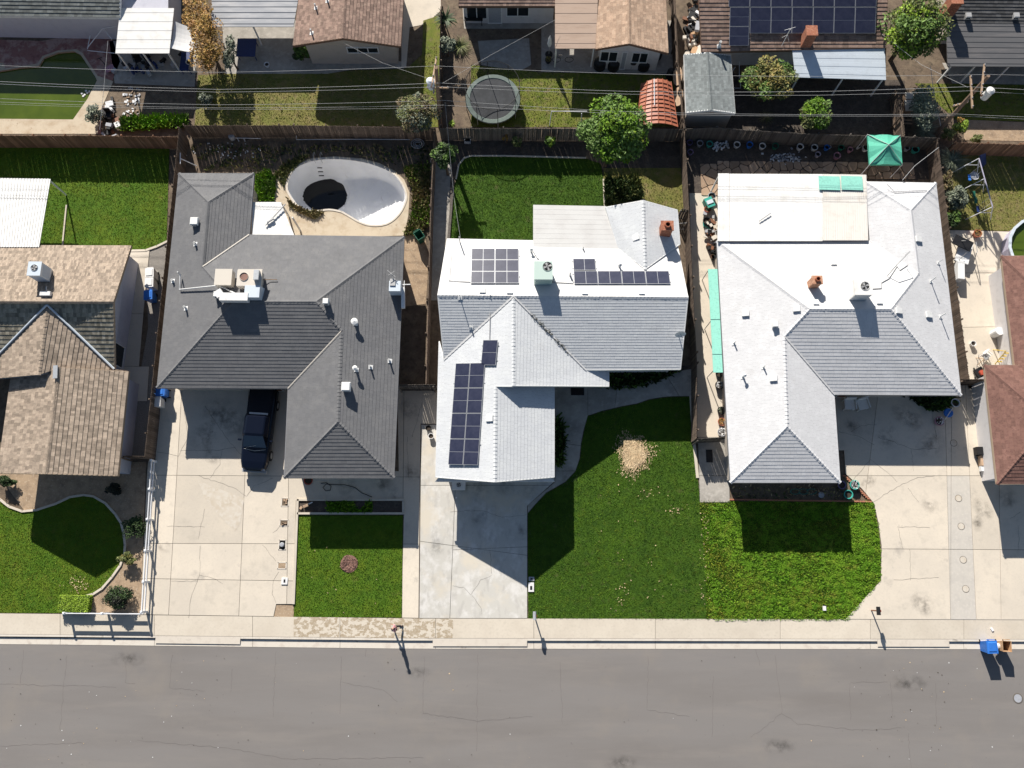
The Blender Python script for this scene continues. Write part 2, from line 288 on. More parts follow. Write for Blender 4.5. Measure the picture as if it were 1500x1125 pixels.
def slabs(name, outline, cuts, m, z=0.0, base='joint_dark', th=.05, gap=.014, piece='slab'):
    """concrete area: a dark base sheet, the slabs its children, joints between them"""
    pl = [P2(x, y, z) for x, y in outline]
    b = area_holes(name, [pl], z + .004, base); pieces = [pl if parea(pl) > 0 else pl[::-1]]
    bm = bmesh.new(); bm.faces.new([bm.verts.new((x, y, 0)) for x, y in pieces[0]])
    for (x0, y0), (x1, y1) in cuts:
        a = P(x0, y0, z); c = P(x1, y1, z); d = (c - a).normalized(); nn = Vector((-d.y, d.x, 0)); a.z = 0
        xs_ = (min(x0, x1), max(x0, x1), min(y0, y1), max(y0, y1)); fs = []
        for f in bm.faces:   # a cut acts only on the pieces it passes through
            mid = f.calc_center_median(); t0, t1 = -.3, (c - a).length + .3
            pr = [(v.co - a).dot(d) for v in f.verts]; sd_ = [(v.co - a).dot(nn) for v in f.verts]
            if min(sd_) < -.02 and max(sd_) > .02 and max(pr) > t0 and min(pr) < t1: fs.append(f)
        if fs: bmesh.ops.bisect_plane(bm, geom=list(set(fs) | {v for f in fs for v in f.verts} | {e for f in fs for e in f.edges}), plane_co=a, plane_no=nn, dist=1e-4)
    pieces = [dedupe([(v.co.x, v.co.y) for v in f.verts]) for f in bm.faces]; bm.free()
    pieces = [p if parea(p) > 0 else p[::-1] for p in pieces if len(p) > 2 and abs(parea(p)) > .1]
    for p in pieces:
        q = inset(p, gap)
        mb = MB().prism(q, z + .006, z + th, m)
        o = mb.build(piece, b)
    return b
def ribbon(mb, pts, wd, z, m, jit=.04):
    P3 = []
    for i in range(len(pts) - 1):
        a, b = pts[i], pts[i + 1]; L = (Vector(b) - Vector(a)).length; k = max(1, int(L / .25))
        for j in range(k): t = j / k; P3.append((a[0] + (b[0] - a[0]) * t + random.uniform(-jit, jit), a[1] + (b[1] - a[1]) * t + random.uniform(-jit, jit)))
    P3.append(pts[-1])
    prev = None
    for i in range(len(P3)):
        a = Vector(P3[max(i - 1, 0)]); b = Vector(P3[min(i + 1, len(P3) - 1)]); d = (b - a)
        if d.length < 1e-5: continue
        d.normalize(); n = Vector((-d.y, d.x)) * wd * .5 * random.uniform(.6, 1.3); p = Vector(P3[i]); cur = (p + n, p - n)
        if prev: mb.face([(prev[0].x, prev[0].y, z), (prev[1].x, prev[1].y, z), (cur[1].x, cur[1].y, z), (cur[0].x, cur[0].y, z)], m)
        prev = cur
def cracks(parent, lines, z, wd=.016):
    mb = MB()
    for ln in lines: ribbon(mb, [P2(x, y, z) for x, y in ln], wd, z, 'crack_dark')
    o = mb.build('crack', parent); o['kind'] = 'stuff'; return o
def scatter(name, outline, dens, m, hgt=.05, wd=.03, z=0, label=None, cat='grass', holes=(), lean=.7, world=False, zfun=None, noise=0):
    pl = outline if world else [P2(x, y, z) for x, y in outline]; hs = [[P2(x, y, z) for x, y in h] for h in holes]
    x0 = min(p[0] for p in pl); x1 = max(p[0] for p in pl); y0 = min(p[1] for p in pl); y1 = max(p[1] for p in pl)
    if not world and z == .012: pl = inset(pl, -.05)
    n = int((x1 - x0) * (y1 - y0) * dens); b = MB(); ms = m if isinstance(m, (list, tuple)) else [m]
    for _ in range(n):
        x = random.uniform(x0, x1); y = random.uniform(y0, y1)
        if not inpoly(x, y, pl) or any(inpoly(x, y, h) for h in hs): continue
        if noise:
            q = math.sin(x * 1.7 + math.sin(y * 1.3) * 2) * math.sin(y * 2.1 + math.sin(x * .9) * 2)
            if q < noise * random.uniform(.3, 1) * 2 - 1: continue
        t = random.uniform(0, 6.283); h = hgt * random.uniform(.5, 1.3); w_ = wd * random.uniform(.6, 1.4); l_ = lean * h * random.uniform(.4, 1.4); u = random.uniform(0, 6.283)
        dx, dy = math.cos(t) * w_, math.sin(t) * w_; lx, ly = math.cos(u) * l_, math.sin(u) * l_; zz = z if zfun is None else zfun(x, y)
        b.face([(x - dx, y - dy, zz), (x + dx, y + dy, zz), (x + dx * .5 + lx, y + dy * .5 + ly, zz + h), (x - dx * .5 + lx, y - dy * .5 + ly, zz + h)], ms[min(len(ms) - 1, int(len(ms) * min(.999, max(0, .5 + .4 * math.sin(x * .9 + 1.7 * math.sin(y * .7)) * math.sin(y * .8 + 1.3 * math.sin(x * .5)) + random.gauss(0, .22)))))], random.random())
    o = b.build(name); o['kind'] = 'stuff'
    if label: tag(o, label, cat)
    return o
# ---------------------------------------------------------------- roofs and houses
ZE = 2.75
def plane_from(a, b, pts, ze, pitch):
    A, B = P(*a, ze), P(*b, ze); d = (B - A).to_2d().normalized(); n = Vector((-d.y, d.x))
    c = Vector((0, 0));
    for p in pts: c += P(*p, ze + .5).to_2d()
    c /= len(pts)
    if n.dot(c - A.to_2d()) < 0: n = -n
    nor = Vector((-n.x * pitch, -n.y * pitch, 1)).normalized()
    return (A, nor, Vector((n.x, n.y, pitch)).normalized())
def hit(px, py, pl, off=0):
    A, n, _ = pl; o = Vector((0, 0, CAM_H)); d = ray(px, py); t = (A + n * off - o).dot(n) / d.dot(n); return o + d * t
def shingles(mb, pts, nor, up, m, course, width, th, stagger=True, jz=.004):
    v = up.normalized(); u = v.cross(nor).normalized(); O = pts[0]
    pl = [((p - O).dot(u), (p - O).dot(v)) for p in pts]
    pl = dedupe(pl, .01)
    if parea(pl) < 0: pl = pl[::-1]
    off_ = {}; tl = []
    P3 = [((p - O).dot(u), (p - O).dot(v), (p - O).dot(nor)) for p in pts]
    if max(abs(p[2]) for p in P3) > .02:
        for t3 in geometry.tessellate_polygon([[Vector((p[0], p[1], 0)) for p in P3]]): tl.append([P3[i] for i in t3])
    def lift(x, y):
        best = (-9, 0)
        for a_, b_, c_ in tl:
            d_ = (b_[1] - c_[1]) * (a_[0] - c_[0]) + (c_[0] - b_[0]) * (a_[1] - c_[1])
            if abs(d_) < 1e-6: continue
            l1 = ((b_[1] - c_[1]) * (x - c_[0]) + (c_[0] - b_[0]) * (y - c_[1])) / d_; l2 = ((c_[1] - a_[1]) * (x - c_[0]) + (a_[0] - c_[0]) * (y - c_[1])) / d_; l3 = 1 - l1 - l2; m3 = min(l1, l2, l3)
            if m3 > best[0]: best = (m3, l1 * a_[2] + l2 * b_[2] + l3 * c_[2])
            if m3 > -1e-4: break
        return best[1]
    v0 = min(p[1] for p in pl); v1 = max(p[1] for p in pl); k = 0; vv = v0
    while vv < v1 - .01:
        a = clip(pl, 0, 1, vv); a = clip(a, 0, -1, -(vv + course)) if len(a) > 2 else a
        if len(a) > 2:
            u0 = min(p[0] for p in a); u1 = max(p[0] for p in a); uu = u0 - random.random() * width
            while uu < u1:
                wd = width * (random.uniform(.7, 1.35) if stagger else 1)
                t_ = clip(a, 1, 0, uu + .002); t_ = clip(t_, -1, 0, -(uu + wd - .002)) if len(t_) > 2 else t_
                t_ = dedupe(t_, .003)
                if len(t_) > 2 and abs(parea(t_)) > .0008:
                    j = random.uniform(0, jz); r = random.random()
                    q = [O + u * x + v * y + nor * ((th + j) * (1 - (y - vv) / course) + .006 + (lift(x, y) if tl else 0)) for x, y in t_]
                    mb.face(q, m, r)
                    for i in range(len(t_)):
                        p1, p2 = t_[i], t_[(i + 1) % len(t_)]
                        if abs(p1[1] - vv) < .004 and abs(p2[1] - vv) < .004:
                            A_, B_ = q[i], q[(i + 1) % len(t_)]; mb.face([A_, A_ - nor * (th + .012), B_ - nor * (th + .012), B_], m, r * .6)
                uu += wd
        vv += course; k += 1
class House:
    def __init__(s, name, label, cat, centre, ze=ZE, group=None):
        s.t = thing(name, label, cat, P(*centre, 0), group); s.ze = ze; s.faces = {}; s.planes = {}
    def roof(s, faces, m, under='fascia_grey', course=.24, width=.3, th=.03, cap=True, fdepth=.2, cap_m=None, valley=None, valley_w=.05, nocap=()):
        """faces: name -> (eave_a, eave_b, [pts], opts)"""
        zs = {}; rp = {}
        for k, fc in faces.items():
            a, b, pts = fc[:3]; o = fc[3] if len(fc) > 3 else {}
            pl = plane_from(a, b, pts, o.get('ze', s.ze), o.get('pitch', .33)); s.planes[k] = pl
            for p in pts: zs.setdefault(p, []).append(o.get('ze', s.ze) if p in (a, b) else hit(*p, pl).z)
        V = {p: P(*p, (s.ze if False else (min(z) if any(abs(q - s.ze) < 1e-6 for q in z) else sum(z) / len(z)))) for p, z in zs.items()}
        s.V = V; root = MB(); edges = {}; sh = MB(); nors = {}
        for k, fc in faces.items():
            pts = [V[p] for p in fc[2]]; o = fc[3] if len(fc) > 3 else {}
            n = Vector((0, 0, 0))
            for i in range(len(pts)):
                p, q = pts[i], pts[(i + 1) % len(pts)]; n += Vector(((p.y - q.y) * (p.z + q.z), (p.z - q.z) * (p.x + q.x), (p.x - q.x) * (p.y + q.y)))
            n.normalize()
            if n.z < 0: n = -n; pts = pts[::-1]
            nors[k] = (n, sum(pts, Vector((0, 0, 0))) / len(pts))
            up = s.planes[k][2]; up = (up - n * up.dot(n)).normalized()
            root.face([p - Vector((0, 0, .08)) for p in pts], 'underlay')
            c = sum(pts, Vector((0, 0, 0))) / len(pts)
            s.planes[k] = (c, n, up)
            shingles(sh, pts, n, up, o.get('m', m), o.get('course', course), o.get('width', width), o.get('th', th))
            kp = fc[2]
            for i in range(len(kp)): e = tuple(sorted((kp[i], kp[(i + 1) % len(kp)]))); edges.setdefault(e, []).append(k)
        for e, ks in edges.items():
            if len(ks) == 1 and 'nofascia' not in (faces[ks[0]][3] if len(faces[ks[0]]) > 3 else {}):
                a, b = V[e[0]], V[e[1]]; d = (b - a); L = d.length
                if L < .05: continue
                d.normalize(); nn = Vector((-d.y, d.x, 0)).normalized(); cc = nors[ks[0]][1]
                if nn.dot(cc - a) > 0: nn = -nn
                q = [a - nn * .06, b - nn * .06, b + nn * .02, a + nn * .02]
                top = Vector((0, 0, .02)); bot = Vector((0, 0, -fdepth)); vs = [p + top for p in q] + [p + bot for p in q]
                root.add(vs, [(0, 1, 2, 3), (7, 6, 5, 4), (0, 4, 5, 1), (1, 5, 6, 2), (2, 6, 7, 3), (3, 7, 4, 0)], under)
        # soffit
        for k, fc in faces.items():
            pts = [V[p] for p in fc[2]]; root.face([Vector((p.x, p.y, p.z - fdepth + .02)) for p in pts], 'trim_white')
        ro = root.build('roof', s.t); anchor(ro)
        so = sh.build('shingles', ro); so['kind'] = 'stuff'
        if cap:
            cb = MB()
            for e, ks in edges.items():
                if len(ks) != 2 or any(set(e) == set(q) for q in nocap): continue
                a, b = V[e[0]], V[e[1]]; n1, c1 = nors[ks[0]]; n2, c2 = nors[ks[1]]
                d = b - a; L = d.length
                if L < .2: continue
                if a.z > b.z: a, b = b, a; d = -d
                d.normalize(); nav = (n1 + n2).normalized(); side = d.cross(nav).normalized(); nav = side.cross(d).normalized()
                if (n1 - n2).dot(c1 - c2) > 0:
                    k = max(1, int(L / .25)); st = L / k
                    for i in range(k):
                        p = a + d * (st * (i + .5)) + nav * random.uniform(.03, .04); mm = Matrix((d, side, nav)).transposed() @ Matrix.Rotation(random.uniform(.06, .11), 3, 'Y')
                        w_ = .13; hh = .05; l_ = st * .56
                        q = [(-l_, -w_, -hh), (l_, -w_, -hh), (l_, 0, .01), (-l_, 0, .01), (l_, w_, -hh), (-l_, w_, -hh), (-l_, -w_, -hh - .04), (-l_, w_, -hh - .04)]
                        cb.add([mm @ Vector(x) + p for x in q], [(0, 1, 2, 3), (3, 2, 4, 5), (0, 3, 6), (3, 5, 7), (3, 7, 6)], cap_m or m, random.random() * .5)
                elif valley:
                    w_ = valley_w; fl = MB()
                    fl.face([a + side * w_ + nav * .08, b + side * w_ + nav * .08, b - side * w_ + nav * .08, a - side * w_ + nav * .08], valley); fl.build('valley_flashing', ro)
            if cb.f: o = cb.build('ridge_cap', ro); o['kind'] = 'stuff'
        s.ro = ro; return s
    def rp(s, face, px, py, off=0): return hit(px, py, s.planes[face], off)
    def walls(s, px, m, h=None, ins=.45, z=None, name='wall'):
        z = z or s.ze; pl = [P2(x, y, z) for x, y in px]; q = inset(pl, ins) if ins else pl
        mb = MB().prism(q, 0, (h or z) - .1, m); s.wall = anchor(mb.build(name, s.t)); s.foot = q; return s
    def gable(s, a, r, b, m, shift=.3):
        """triangular wall under a rake: eave key a, ridge key r, eave key b; pushed in by shift towards the house"""
        A, Rr, B = s.V[a].copy(), s.V[r].copy(), s.V[b].copy(); n = Vector((-(B - A).y, (B - A).x, 0)).normalized()
        if n.dot(LOC[s.t.name] - A) < 0: n = -n
        mb = MB(); q = []
        for k in (shift, shift + .12):
            q += [A + n * k - Vector((0, 0, .3)), Rr + n * k - Vector((0, 0, .12)), B + n * k - Vector((0, 0, .3))]
        mb.add(q, [(0, 1, 2), (5, 4, 3), (0, 3, 4, 1), (1, 4, 5, 2), (2, 5, 3, 0)], m); mb.build('gable_wall', s.t)
    def opening(s, name, a, b, z0, z1, fm='trim_white', gm='glass_dark', mull=1, hinge=False):
        """window or door on a vertical wall between plan points a and b (world xy)"""
        A = Vector((*a, 0)); B = Vector((*b, 0)); d = (B - A).normalized(); n = Vector((-d.y, d.x, 0))
        if n.dot(A - LOC[s.t.name]) < 0: n = -n
        mm = Matrix((d, n, Vector((0, 0, 1)))).transposed(); L = (B - A).length; c = (A + B) / 2; fr = MB(); h = z1 - z0; zc = (z0 + z1) / 2
        for zz in (z0, z1): fr.box(c + n * .03 + Vector((0, 0, zz)), (L + .1, .07, .08), fm, mtx=mm)
        for i in range(mull + 1): fr.box(A + d * (L * i / mull) + n * .028 + Vector((0, 0, zc)), (.07, .06, h - .08), fm, mtx=mm)
        f = anchor(fr.build(name, s.wall))
        for i in range(mull):
            g = MB().box(A + d * (L * (i + .5) / mull) + n * .012 + Vector((0, 0, zc)), (L / mull - .07, .02, h - .08), gm, mtx=mm); g.build('pane' if gm == 'glass_dark' else 'panel', s.t if False else f)
        return f
def near_wall(h, i, t0, t1):
    q = h.foot; a, b = Vector(q[i % len(q)]), Vector(q[(i + 1) % len(q)]); return tuple(a + (b - a) * t0), tuple(a + (b - a) * t1)
def cover(parent, name, q, zs, m, n=12, rib=.03, under=None, posts=(), axis=0, th=.06, pm='trim_white', fr=.5, kind=None):
    """ribbed sheet roof; q = four pixel corners A B C D, zs their heights; ribs run A->D (axis 0) or A->B (axis 1)"""
    A, B, C, D = [P(*p, z) for p, z in zip(q, zs)]
    if axis: A, B, C, D = B, C, D, A
    mb = MB()
    for i in range(n):
        t0, t1 = i / n, (i + fr) / n; t2 = (i + 1) / n; r = random.random()
        for (a, b, h) in ((t0, t1, rib), (t1, t2, 0)):
            p = [A.lerp(B, a), A.lerp(B, b), D.lerp(C, b), D.lerp(C, a)]
            p = [x + Vector((0, 0, h)) for x in p]
            if (p[1] - p[0]).cross(p[3] - p[0]).z < 0: p = p[::-1]
            mb.face(p, m, r)
        for a in (t0, t1):
            p0, p1 = A.lerp(B, a), D.lerp(C, a); mb.face([p0, p1, p1 + Vector((0, 0, rib)), p0 + Vector((0, 0, rib))], m, r)
    u = Vector((0, 0, th)); mb.add([A - u, B - u, C - u, D - u, A, B, C, D], [(3, 2, 1, 0), (0, 1, 5, 4), (1, 2, 6, 5), (2, 3, 7, 6), (3, 0, 4, 7)], under or m)
    o = mb.build(name, parent); anchor(o)
    for (px, py, z) in posts:
        p = P(px, py, z); MB().box((p.x, p.y, (z - .05) / 2), (.1, .1, z - .05), pm).build('post', o)
    return o
# ---------------------------------------------------------------- small roof pieces (parts of a house)
def frame_on(n, up): s_ = up.cross(n).normalized(); return Matrix((s_, n.cross(s_) * 1, n)).transposed()
def vent_low(h, face, px, py, m='trim_white', d=(.42, .5, .10)):
    c = h.rp(face, px, py, .11); pl = h.planes[face]; mm = Matrix((pl[2].cross(pl[1]).normalized(), pl[2], pl[1])).transposed()
    MB().box(c, d, m, mtx=mm, taper=.9).build('roof_vent', h.t)
def vent_pipe(h, face, px, py, r=.06, ht=.4, m='trim_white', cap=False):
    c = h.rp(face, px, py); mb = MB(); pl = h.planes[face]; mm = Matrix((pl[2].cross(pl[1]).normalized(), pl[2], pl[1])).transposed()
    mb.box(c + pl[1] * .045, (.3, .3, .012), m, mtx=mm)
    mb.lathe(c, [(r * 1.6, .02), (r * 1.1, .14), (r, .14), (r, ht), (r * .6, ht), (r * .6, ht - .1)], m, 10)
    if cap: mb.lathe(c, [(r * 2.2, ht + .02), (r * 2.2, ht + .08), (.02, ht + .16)], m, 10)
    else: mb.lathe(c, [(0.001, ht - .1), (r * .6, ht - .1)], 'black_hole', 10)
    mb.build('vent_pipe', h.t)
def vent_box(h, face, px, py, m='trim_white', s_=.42, ht=.42):
    c = h.rp(face, px, py); mb = MB().box(c + Vector((0, 0, ht * .4)), (s_ * .8, s_ * .8, ht * .8), m).box(c + Vector((0, 0, ht + .03)), (s_, s_, .09), m, taper=.8)
    mb.box(c + Vector((0, -s_ * .405, ht * .55)), (s_ * .6, .02, ht * .3), 'black_hole'); mb.build('roof_vent', h.t)
def chimney(h, face, px, py, w_, d, ht, m, rz=0, pot=True, label=None):
    c = h.rp(face, px, py); mb = MB().box((c.x, c.y, c.z + ht / 2 - .5), (w_, d, ht + 1), m, rz).box((c.x, c.y, c.z + ht + .05), (w_ + .1, d + .1, .12), m, rz)
    ch = anchor(mb.build('chimney', h.t))
    # brick courses standing a little proud
    for k in range(int(ht / .16)):
        zz = c.z - .1 + .16 * (k + .5)
        for sx in (-1, 1):
            for j in range(3):
                o = ((j - 1) + (.25 if k % 2 else -.1)) * w_ * .3
                if abs(o) > w_ / 2 - .1: continue
                MB().box((c.x + o * math.cos(rz), c.y + sx * (d / 2 + .004) + o * math.sin(rz), zz), (w_ * .27, .03, .13), m, rz).build('brick', ch)
    if pot:
        mb = MB().lathe((c.x, c.y, c.z + ht + .1), [(w_ * .30, 0), (w_ * .26, .22), (w_ * .2, .22), (w_ * .2, .05)], 'paint_terracotta', 14).lathe((c.x, c.y, c.z + ht + .15), [(.001, 0), (w_ * .2, 0)], 'black_hole', 14)
        mb.build('chimney_pot', ch)
    if label: ch['label'] = label
    return ch
def pipe_run(h, pts, r=.03, m='trim_white', name='conduit'):
    MB().tube(pts, r, m, 6).build(name, h.t)
# ---------------------------------------------------------------- things
def solar(h, face, quad, nx, ny, label, halves='x', off=.14, group='roof solar arrays'):
    """quad: pixel corners TL TR BR BL of the array; nx * ny panels each split in two halves"""
    pl = h.planes[face]; C4 = [hit(*p, pl, off) for p in quad]; c = sum(C4, Vector((0, 0, 0))) / 4
    t = thing('solar_array', label, 'solar array', c, group)
    n = pl[1]; U = ((C4[1] - C4[0]) + (C4[2] - C4[3])) / 2; W = ((C4[3] - C4[0]) + (C4[2] - C4[1])) / 2
    U -= n * U.dot(n); W -= n * W.dot(n); LU, LW = U.length, W.length; u = U.normalized(); w_ = n.cross(u) * -1; w_.normalize()
    pw, ph = LU / nx, LW / ny; mb = MB(); e = .022
    def q(x0, x1, y0, y1, z, m): mb.face([(x0, y0, z), (x1, y0, z), (x1, y1, z), (x0, y1, z)], m)
    hx, hy = pw / 2 - .012, ph / 2 - .012
    mb.box((0, 0, 0), (hx * 2, hy * 2, .04), 'panel_line')
    cells = [(-hx + e, -e / 2, -hy + e, hy - e), (e / 2, hx - e, -hy + e, hy - e)] if halves == 'x' else [(-hx + e, hx - e, -hy + e, -e / 2), (-hx + e, hx - e, e / 2, hy - e)]
    for (a, b, c_, d_) in cells: q(a, b, c_, d_, .0235, 'panel_blue')
    proto = None
    mm = Matrix((u, -w_, n)).transposed()
    if mm.determinant() < 0: mm = Matrix((u, w_, n)).transposed()
    o0 = c - u * LU / 2 - (w_ if (C4[3] - C4[0]).dot(w_) > 0 else -w_) * LW / 2; wd = (w_ if (C4[3] - C4[0]).dot(w_) > 0 else -w_)
    for i in range(nx):
        for j in range(ny):
            p = o0 + u * pw * (i + .5) + wd * ph * (j + .5) - c
            if proto is None: o = mb.build('solar_panel', None); proto = o
            else: o = proto.copy(); col.objects.link(o)
            o.parent = t; o.matrix_local = Matrix.Translation(p) @ mm.to_4x4()
    rl = MB()
    for k in (.2, .8):
        a = o0 + wd * LW * k - n * .06; rl.tube([a - u * .08, a + u * (LU + .08)], .025, 'galvanised', 4)
    rl.build('mounting_rail', t); return t
def pot(px, py, r, h, m, label, inner='soil', plant=None, cat='pot', name='plant_pot', group=None, z=0):
    c = P(px, py, z); t = thing(name, label, cat, c, group)
    MB().lathe(c, [(r * .72, 0), (r * .98, h), (r * 1.06, h), (r * 1.06, h + .03), (r * .88, h + .03), (r * .82, h * .8)], m, 14, cap0=True).build('pot_body', t)
    MB().lathe(c, [(.001, h * .82), (r * .84, h * .8)], inner, 14).build('soil', t)
    if plant:
        b = MB(); leafcloud(b, c + Vector((0, 0, h + r * .5)), r * .9, r * .8, 60, .05, plant); b.build('leaves', t)
    return t
def leafcloud(b, c, rx, rz, n, s_, m, flat=0, ry=None):
    ry = ry or rx
    for _ in range(n):
        while True:
            x, y, z = [random.uniform(-1, 1) for _ in range(3)]; l_ = x * x + y * y + z * z
            if l_ < 1: break
        k = random.uniform(.75, 1) / max(math.sqrt(l_), .2) if random.random() < .7 else 1
        p = Vector((x * k * rx, y * k * ry, z * k * rz)) + Vector(c); s = s_ * random.uniform(.6, 1.4)
        a = Vector((random.gauss(0, 1), random.gauss(0, 1), random.gauss(0, .5) * (1 - flat))).normalized(); d = a.cross(Vector((random.gauss(0, .5), random.gauss(0, .5), 1)).normalized())
        if d.length < .1: continue
        d.normalize(); b.face([p - a * s, p + d * s * .45, p + a * s, p - d * s * .45], m, random.random())
def tree(px, py, hc, rx, rz, label, m='leaf_green', n=5000, leaf=.11, trunk=.12, cat='tree', name='tree', lean=(0, 0), clumps=40, ry=None, group=None, cr=.33, ms=None, limbs=6):
    c = P(px, py, hc); base = Vector((c.x + lean[0], c.y + lean[1], 0)); t = thing(name, label, cat, base, group); ry = ry or rx
    b = MB(); ends = []
    for k in range(clumps):
        while True:
            x, y, z = [random.uniform(-1, 1) for _ in range(3)]; l_ = math.sqrt(x * x + y * y + z * z)
            if .35 < l_ < 1: break
        q = Vector((x * rx * (1 - cr * .6), y * ry * (1 - cr * .6), z * rz * .8)); f = random.uniform(.6, 1.35)
        leafcloud(b, c + q, rx * cr * f, rz * cr * f, max(6, int(n / clumps * f)), leaf, random.choice(ms) if ms else m, ry=ry * cr * f); ends.append(c + q)
    b.build('crown', t)
    if trunk:
        tp = base.lerp(c, .45); mid = base.lerp(tp, .5) + Vector((random.uniform(-.06, .06), random.uniform(-.06, .06), 0))
        MB().tube([base - Vector((0, 0, .1)), mid, tp], [trunk * 1.3, trunk, trunk * .8], 'bark', 8).build('trunk', t)
        for e in random.sample(ends, min(limbs, len(ends))): MB().tube([tp - Vector((0, 0, .1)), tp.lerp(e, .5) + Vector((0, 0, -.1)), e], [trunk * .6, trunk * .35, trunk * .12], 'bark', 5).build('limb', t)
    return t
def fence(pts, h, m, label, cat='fence', bw=.14, group=None, rails=True, side=1, hj=.03, posts=True, name='board_fence'):
    """pts: pixel points along the TOP of the fence; single boards are parts"""
    W = [P(x, y, h) for x, y in pts]; t = thing(name, label, cat, (W[0].x, W[0].y, 0), group)
    L = sum((W[i + 1] - W[i]).length for i in range(len(W) - 1)); n = int(L / (bw + .008))
    if n > 300: bw = L / 300 - .008; n = 300
    proto = None; step = L / n; seg = 0; acc = 0; sl = (W[1] - W[0]).length
    rl = MB()
    for i in range(n):
        s = (i + .5) * step
        while s > acc + sl and seg < len(W) - 2: acc += sl; seg += 1; sl = (W[seg + 1] - W[seg]).length
        p = W[seg].lerp(W[seg + 1], (s - acc) / sl); d = (W[seg + 1] - W[seg]).normalized(); nn = Vector((-d.y, d.x, 0)) * side
        if proto is None:
            mb = MB(); w2, t2 = bw / 2, .01; H = h
            vs = [(-w2, -t2, 0), (w2, -t2, 0), (w2, -t2, H - .04), (w2 - .03, -t2, H), (-w2 + .03, -t2, H), (-w2, -t2, H - .04)]; vs += [(x, t2, z) for x, y, z in vs]
            mb.add(vs, [(0, 1, 2, 3, 4, 5), (11, 10, 9, 8, 7, 6)] + [(k, k + 6, (k + 1) % 6 + 6, (k + 1) % 6) for k in range(6)], m); o = mb.build('board'); proto = o
        else: o = proto.copy(); col.objects.link(o)
        o.parent = t; q = p + nn * .03 - Vector((0, 0, h)) - LOC[t.name]
        o.matrix_local = Matrix.Translation(q) @ Matrix((d, nn, Vector((0, 0, 1)))).transposed().to_4x4() @ Matrix.Rotation(random.gauss(0, .006), 4, 'Y') @ Matrix.Diagonal((1, 1, 1 + random.uniform(-hj, hj) * .6, 1))
    for i in range(len(W) - 1):
        a, b = W[i], W[i + 1]; d = (b - a).normalized(); nn = Vector((-d.y, d.x, 0)) * side; mm = Matrix((d, nn, Vector((0, 0, 1)))).transposed(); l_ = (b - a).length
        for z in (.3, h - .25): MB().box(((a.x + b.x) / 2 - nn.x * .03, (a.y + b.y) / 2 - nn.y * .03, z), (l_, .045, .09), m, mtx=mm).build('rail', t)
        if posts:
            for k in range(int(l_ / 2.4) + 1):
                p = a + d * min(l_, k * 2.4); MB().box((p.x - nn.x * .1, p.y - nn.y * .1, h / 2), (.09, .09, h - .06), m, mtx=mm).build('post', t)
    return t
def bin_(px, py, rz, m, label, lid=None, open_=False, h=1.05, w_=.58, d=.68, group='wheeled bins', z=0):
    c = P(px, py, z); t = thing('wheeled_bin', label, 'bin', c, group); lid = lid or m; R3 = Matrix.Rotation(rz, 3, 'Z')
    def T(x, y, zz): return c + R3 @ Vector((x, y, zz))
    mb = MB(); k = .78; vs = []
    for zz, s_ in ((.06, k), (h - .06, 1), (h, 1.03), (h, .93), (h - .08, .92), (.15, .72)):
        for x, y in ((-1, -1), (1, -1), (1, 1), (-1, 1)): vs.append(T(x * w_ / 2 * s_, y * d / 2 * s_, zz))
    fs = [(3, 2, 1, 0)]
    for r_ in range(5):
        for j in range(4): fs.append((r_ * 4 + j, r_ * 4 + (j + 1) % 4, r_ * 4 + 4 + (j + 1) % 4, r_ * 4 + 4 + j))
    fs.append((20, 21, 22, 23)); mb.add(vs, fs, m); mb.build('bin_body', t)
    if not open_:
        l2 = MB().box(T(0, 0, h + .03), (w_ * 1.08, d * 1.06, .05), lid, mtx=R3).box(T(0, 0, h + .075), (w_ * .85, d * .8, .04), lid, mtx=R3, taper=.85); l2.build('lid', t)
    MB().tube([T(-w_ * .4, d / 2 + .08, h - .03), T(w_ * .4, d / 2 + .08, h - .03)], .02, m).build('handle', t)
    for sx in (-1, 1): MB().tube([T(sx * w_ * .38, d * .42, .12), T(sx * w_ * .46, d * .42, .12)], .12, 'rubber', 12).build('wheel', t)
    return t
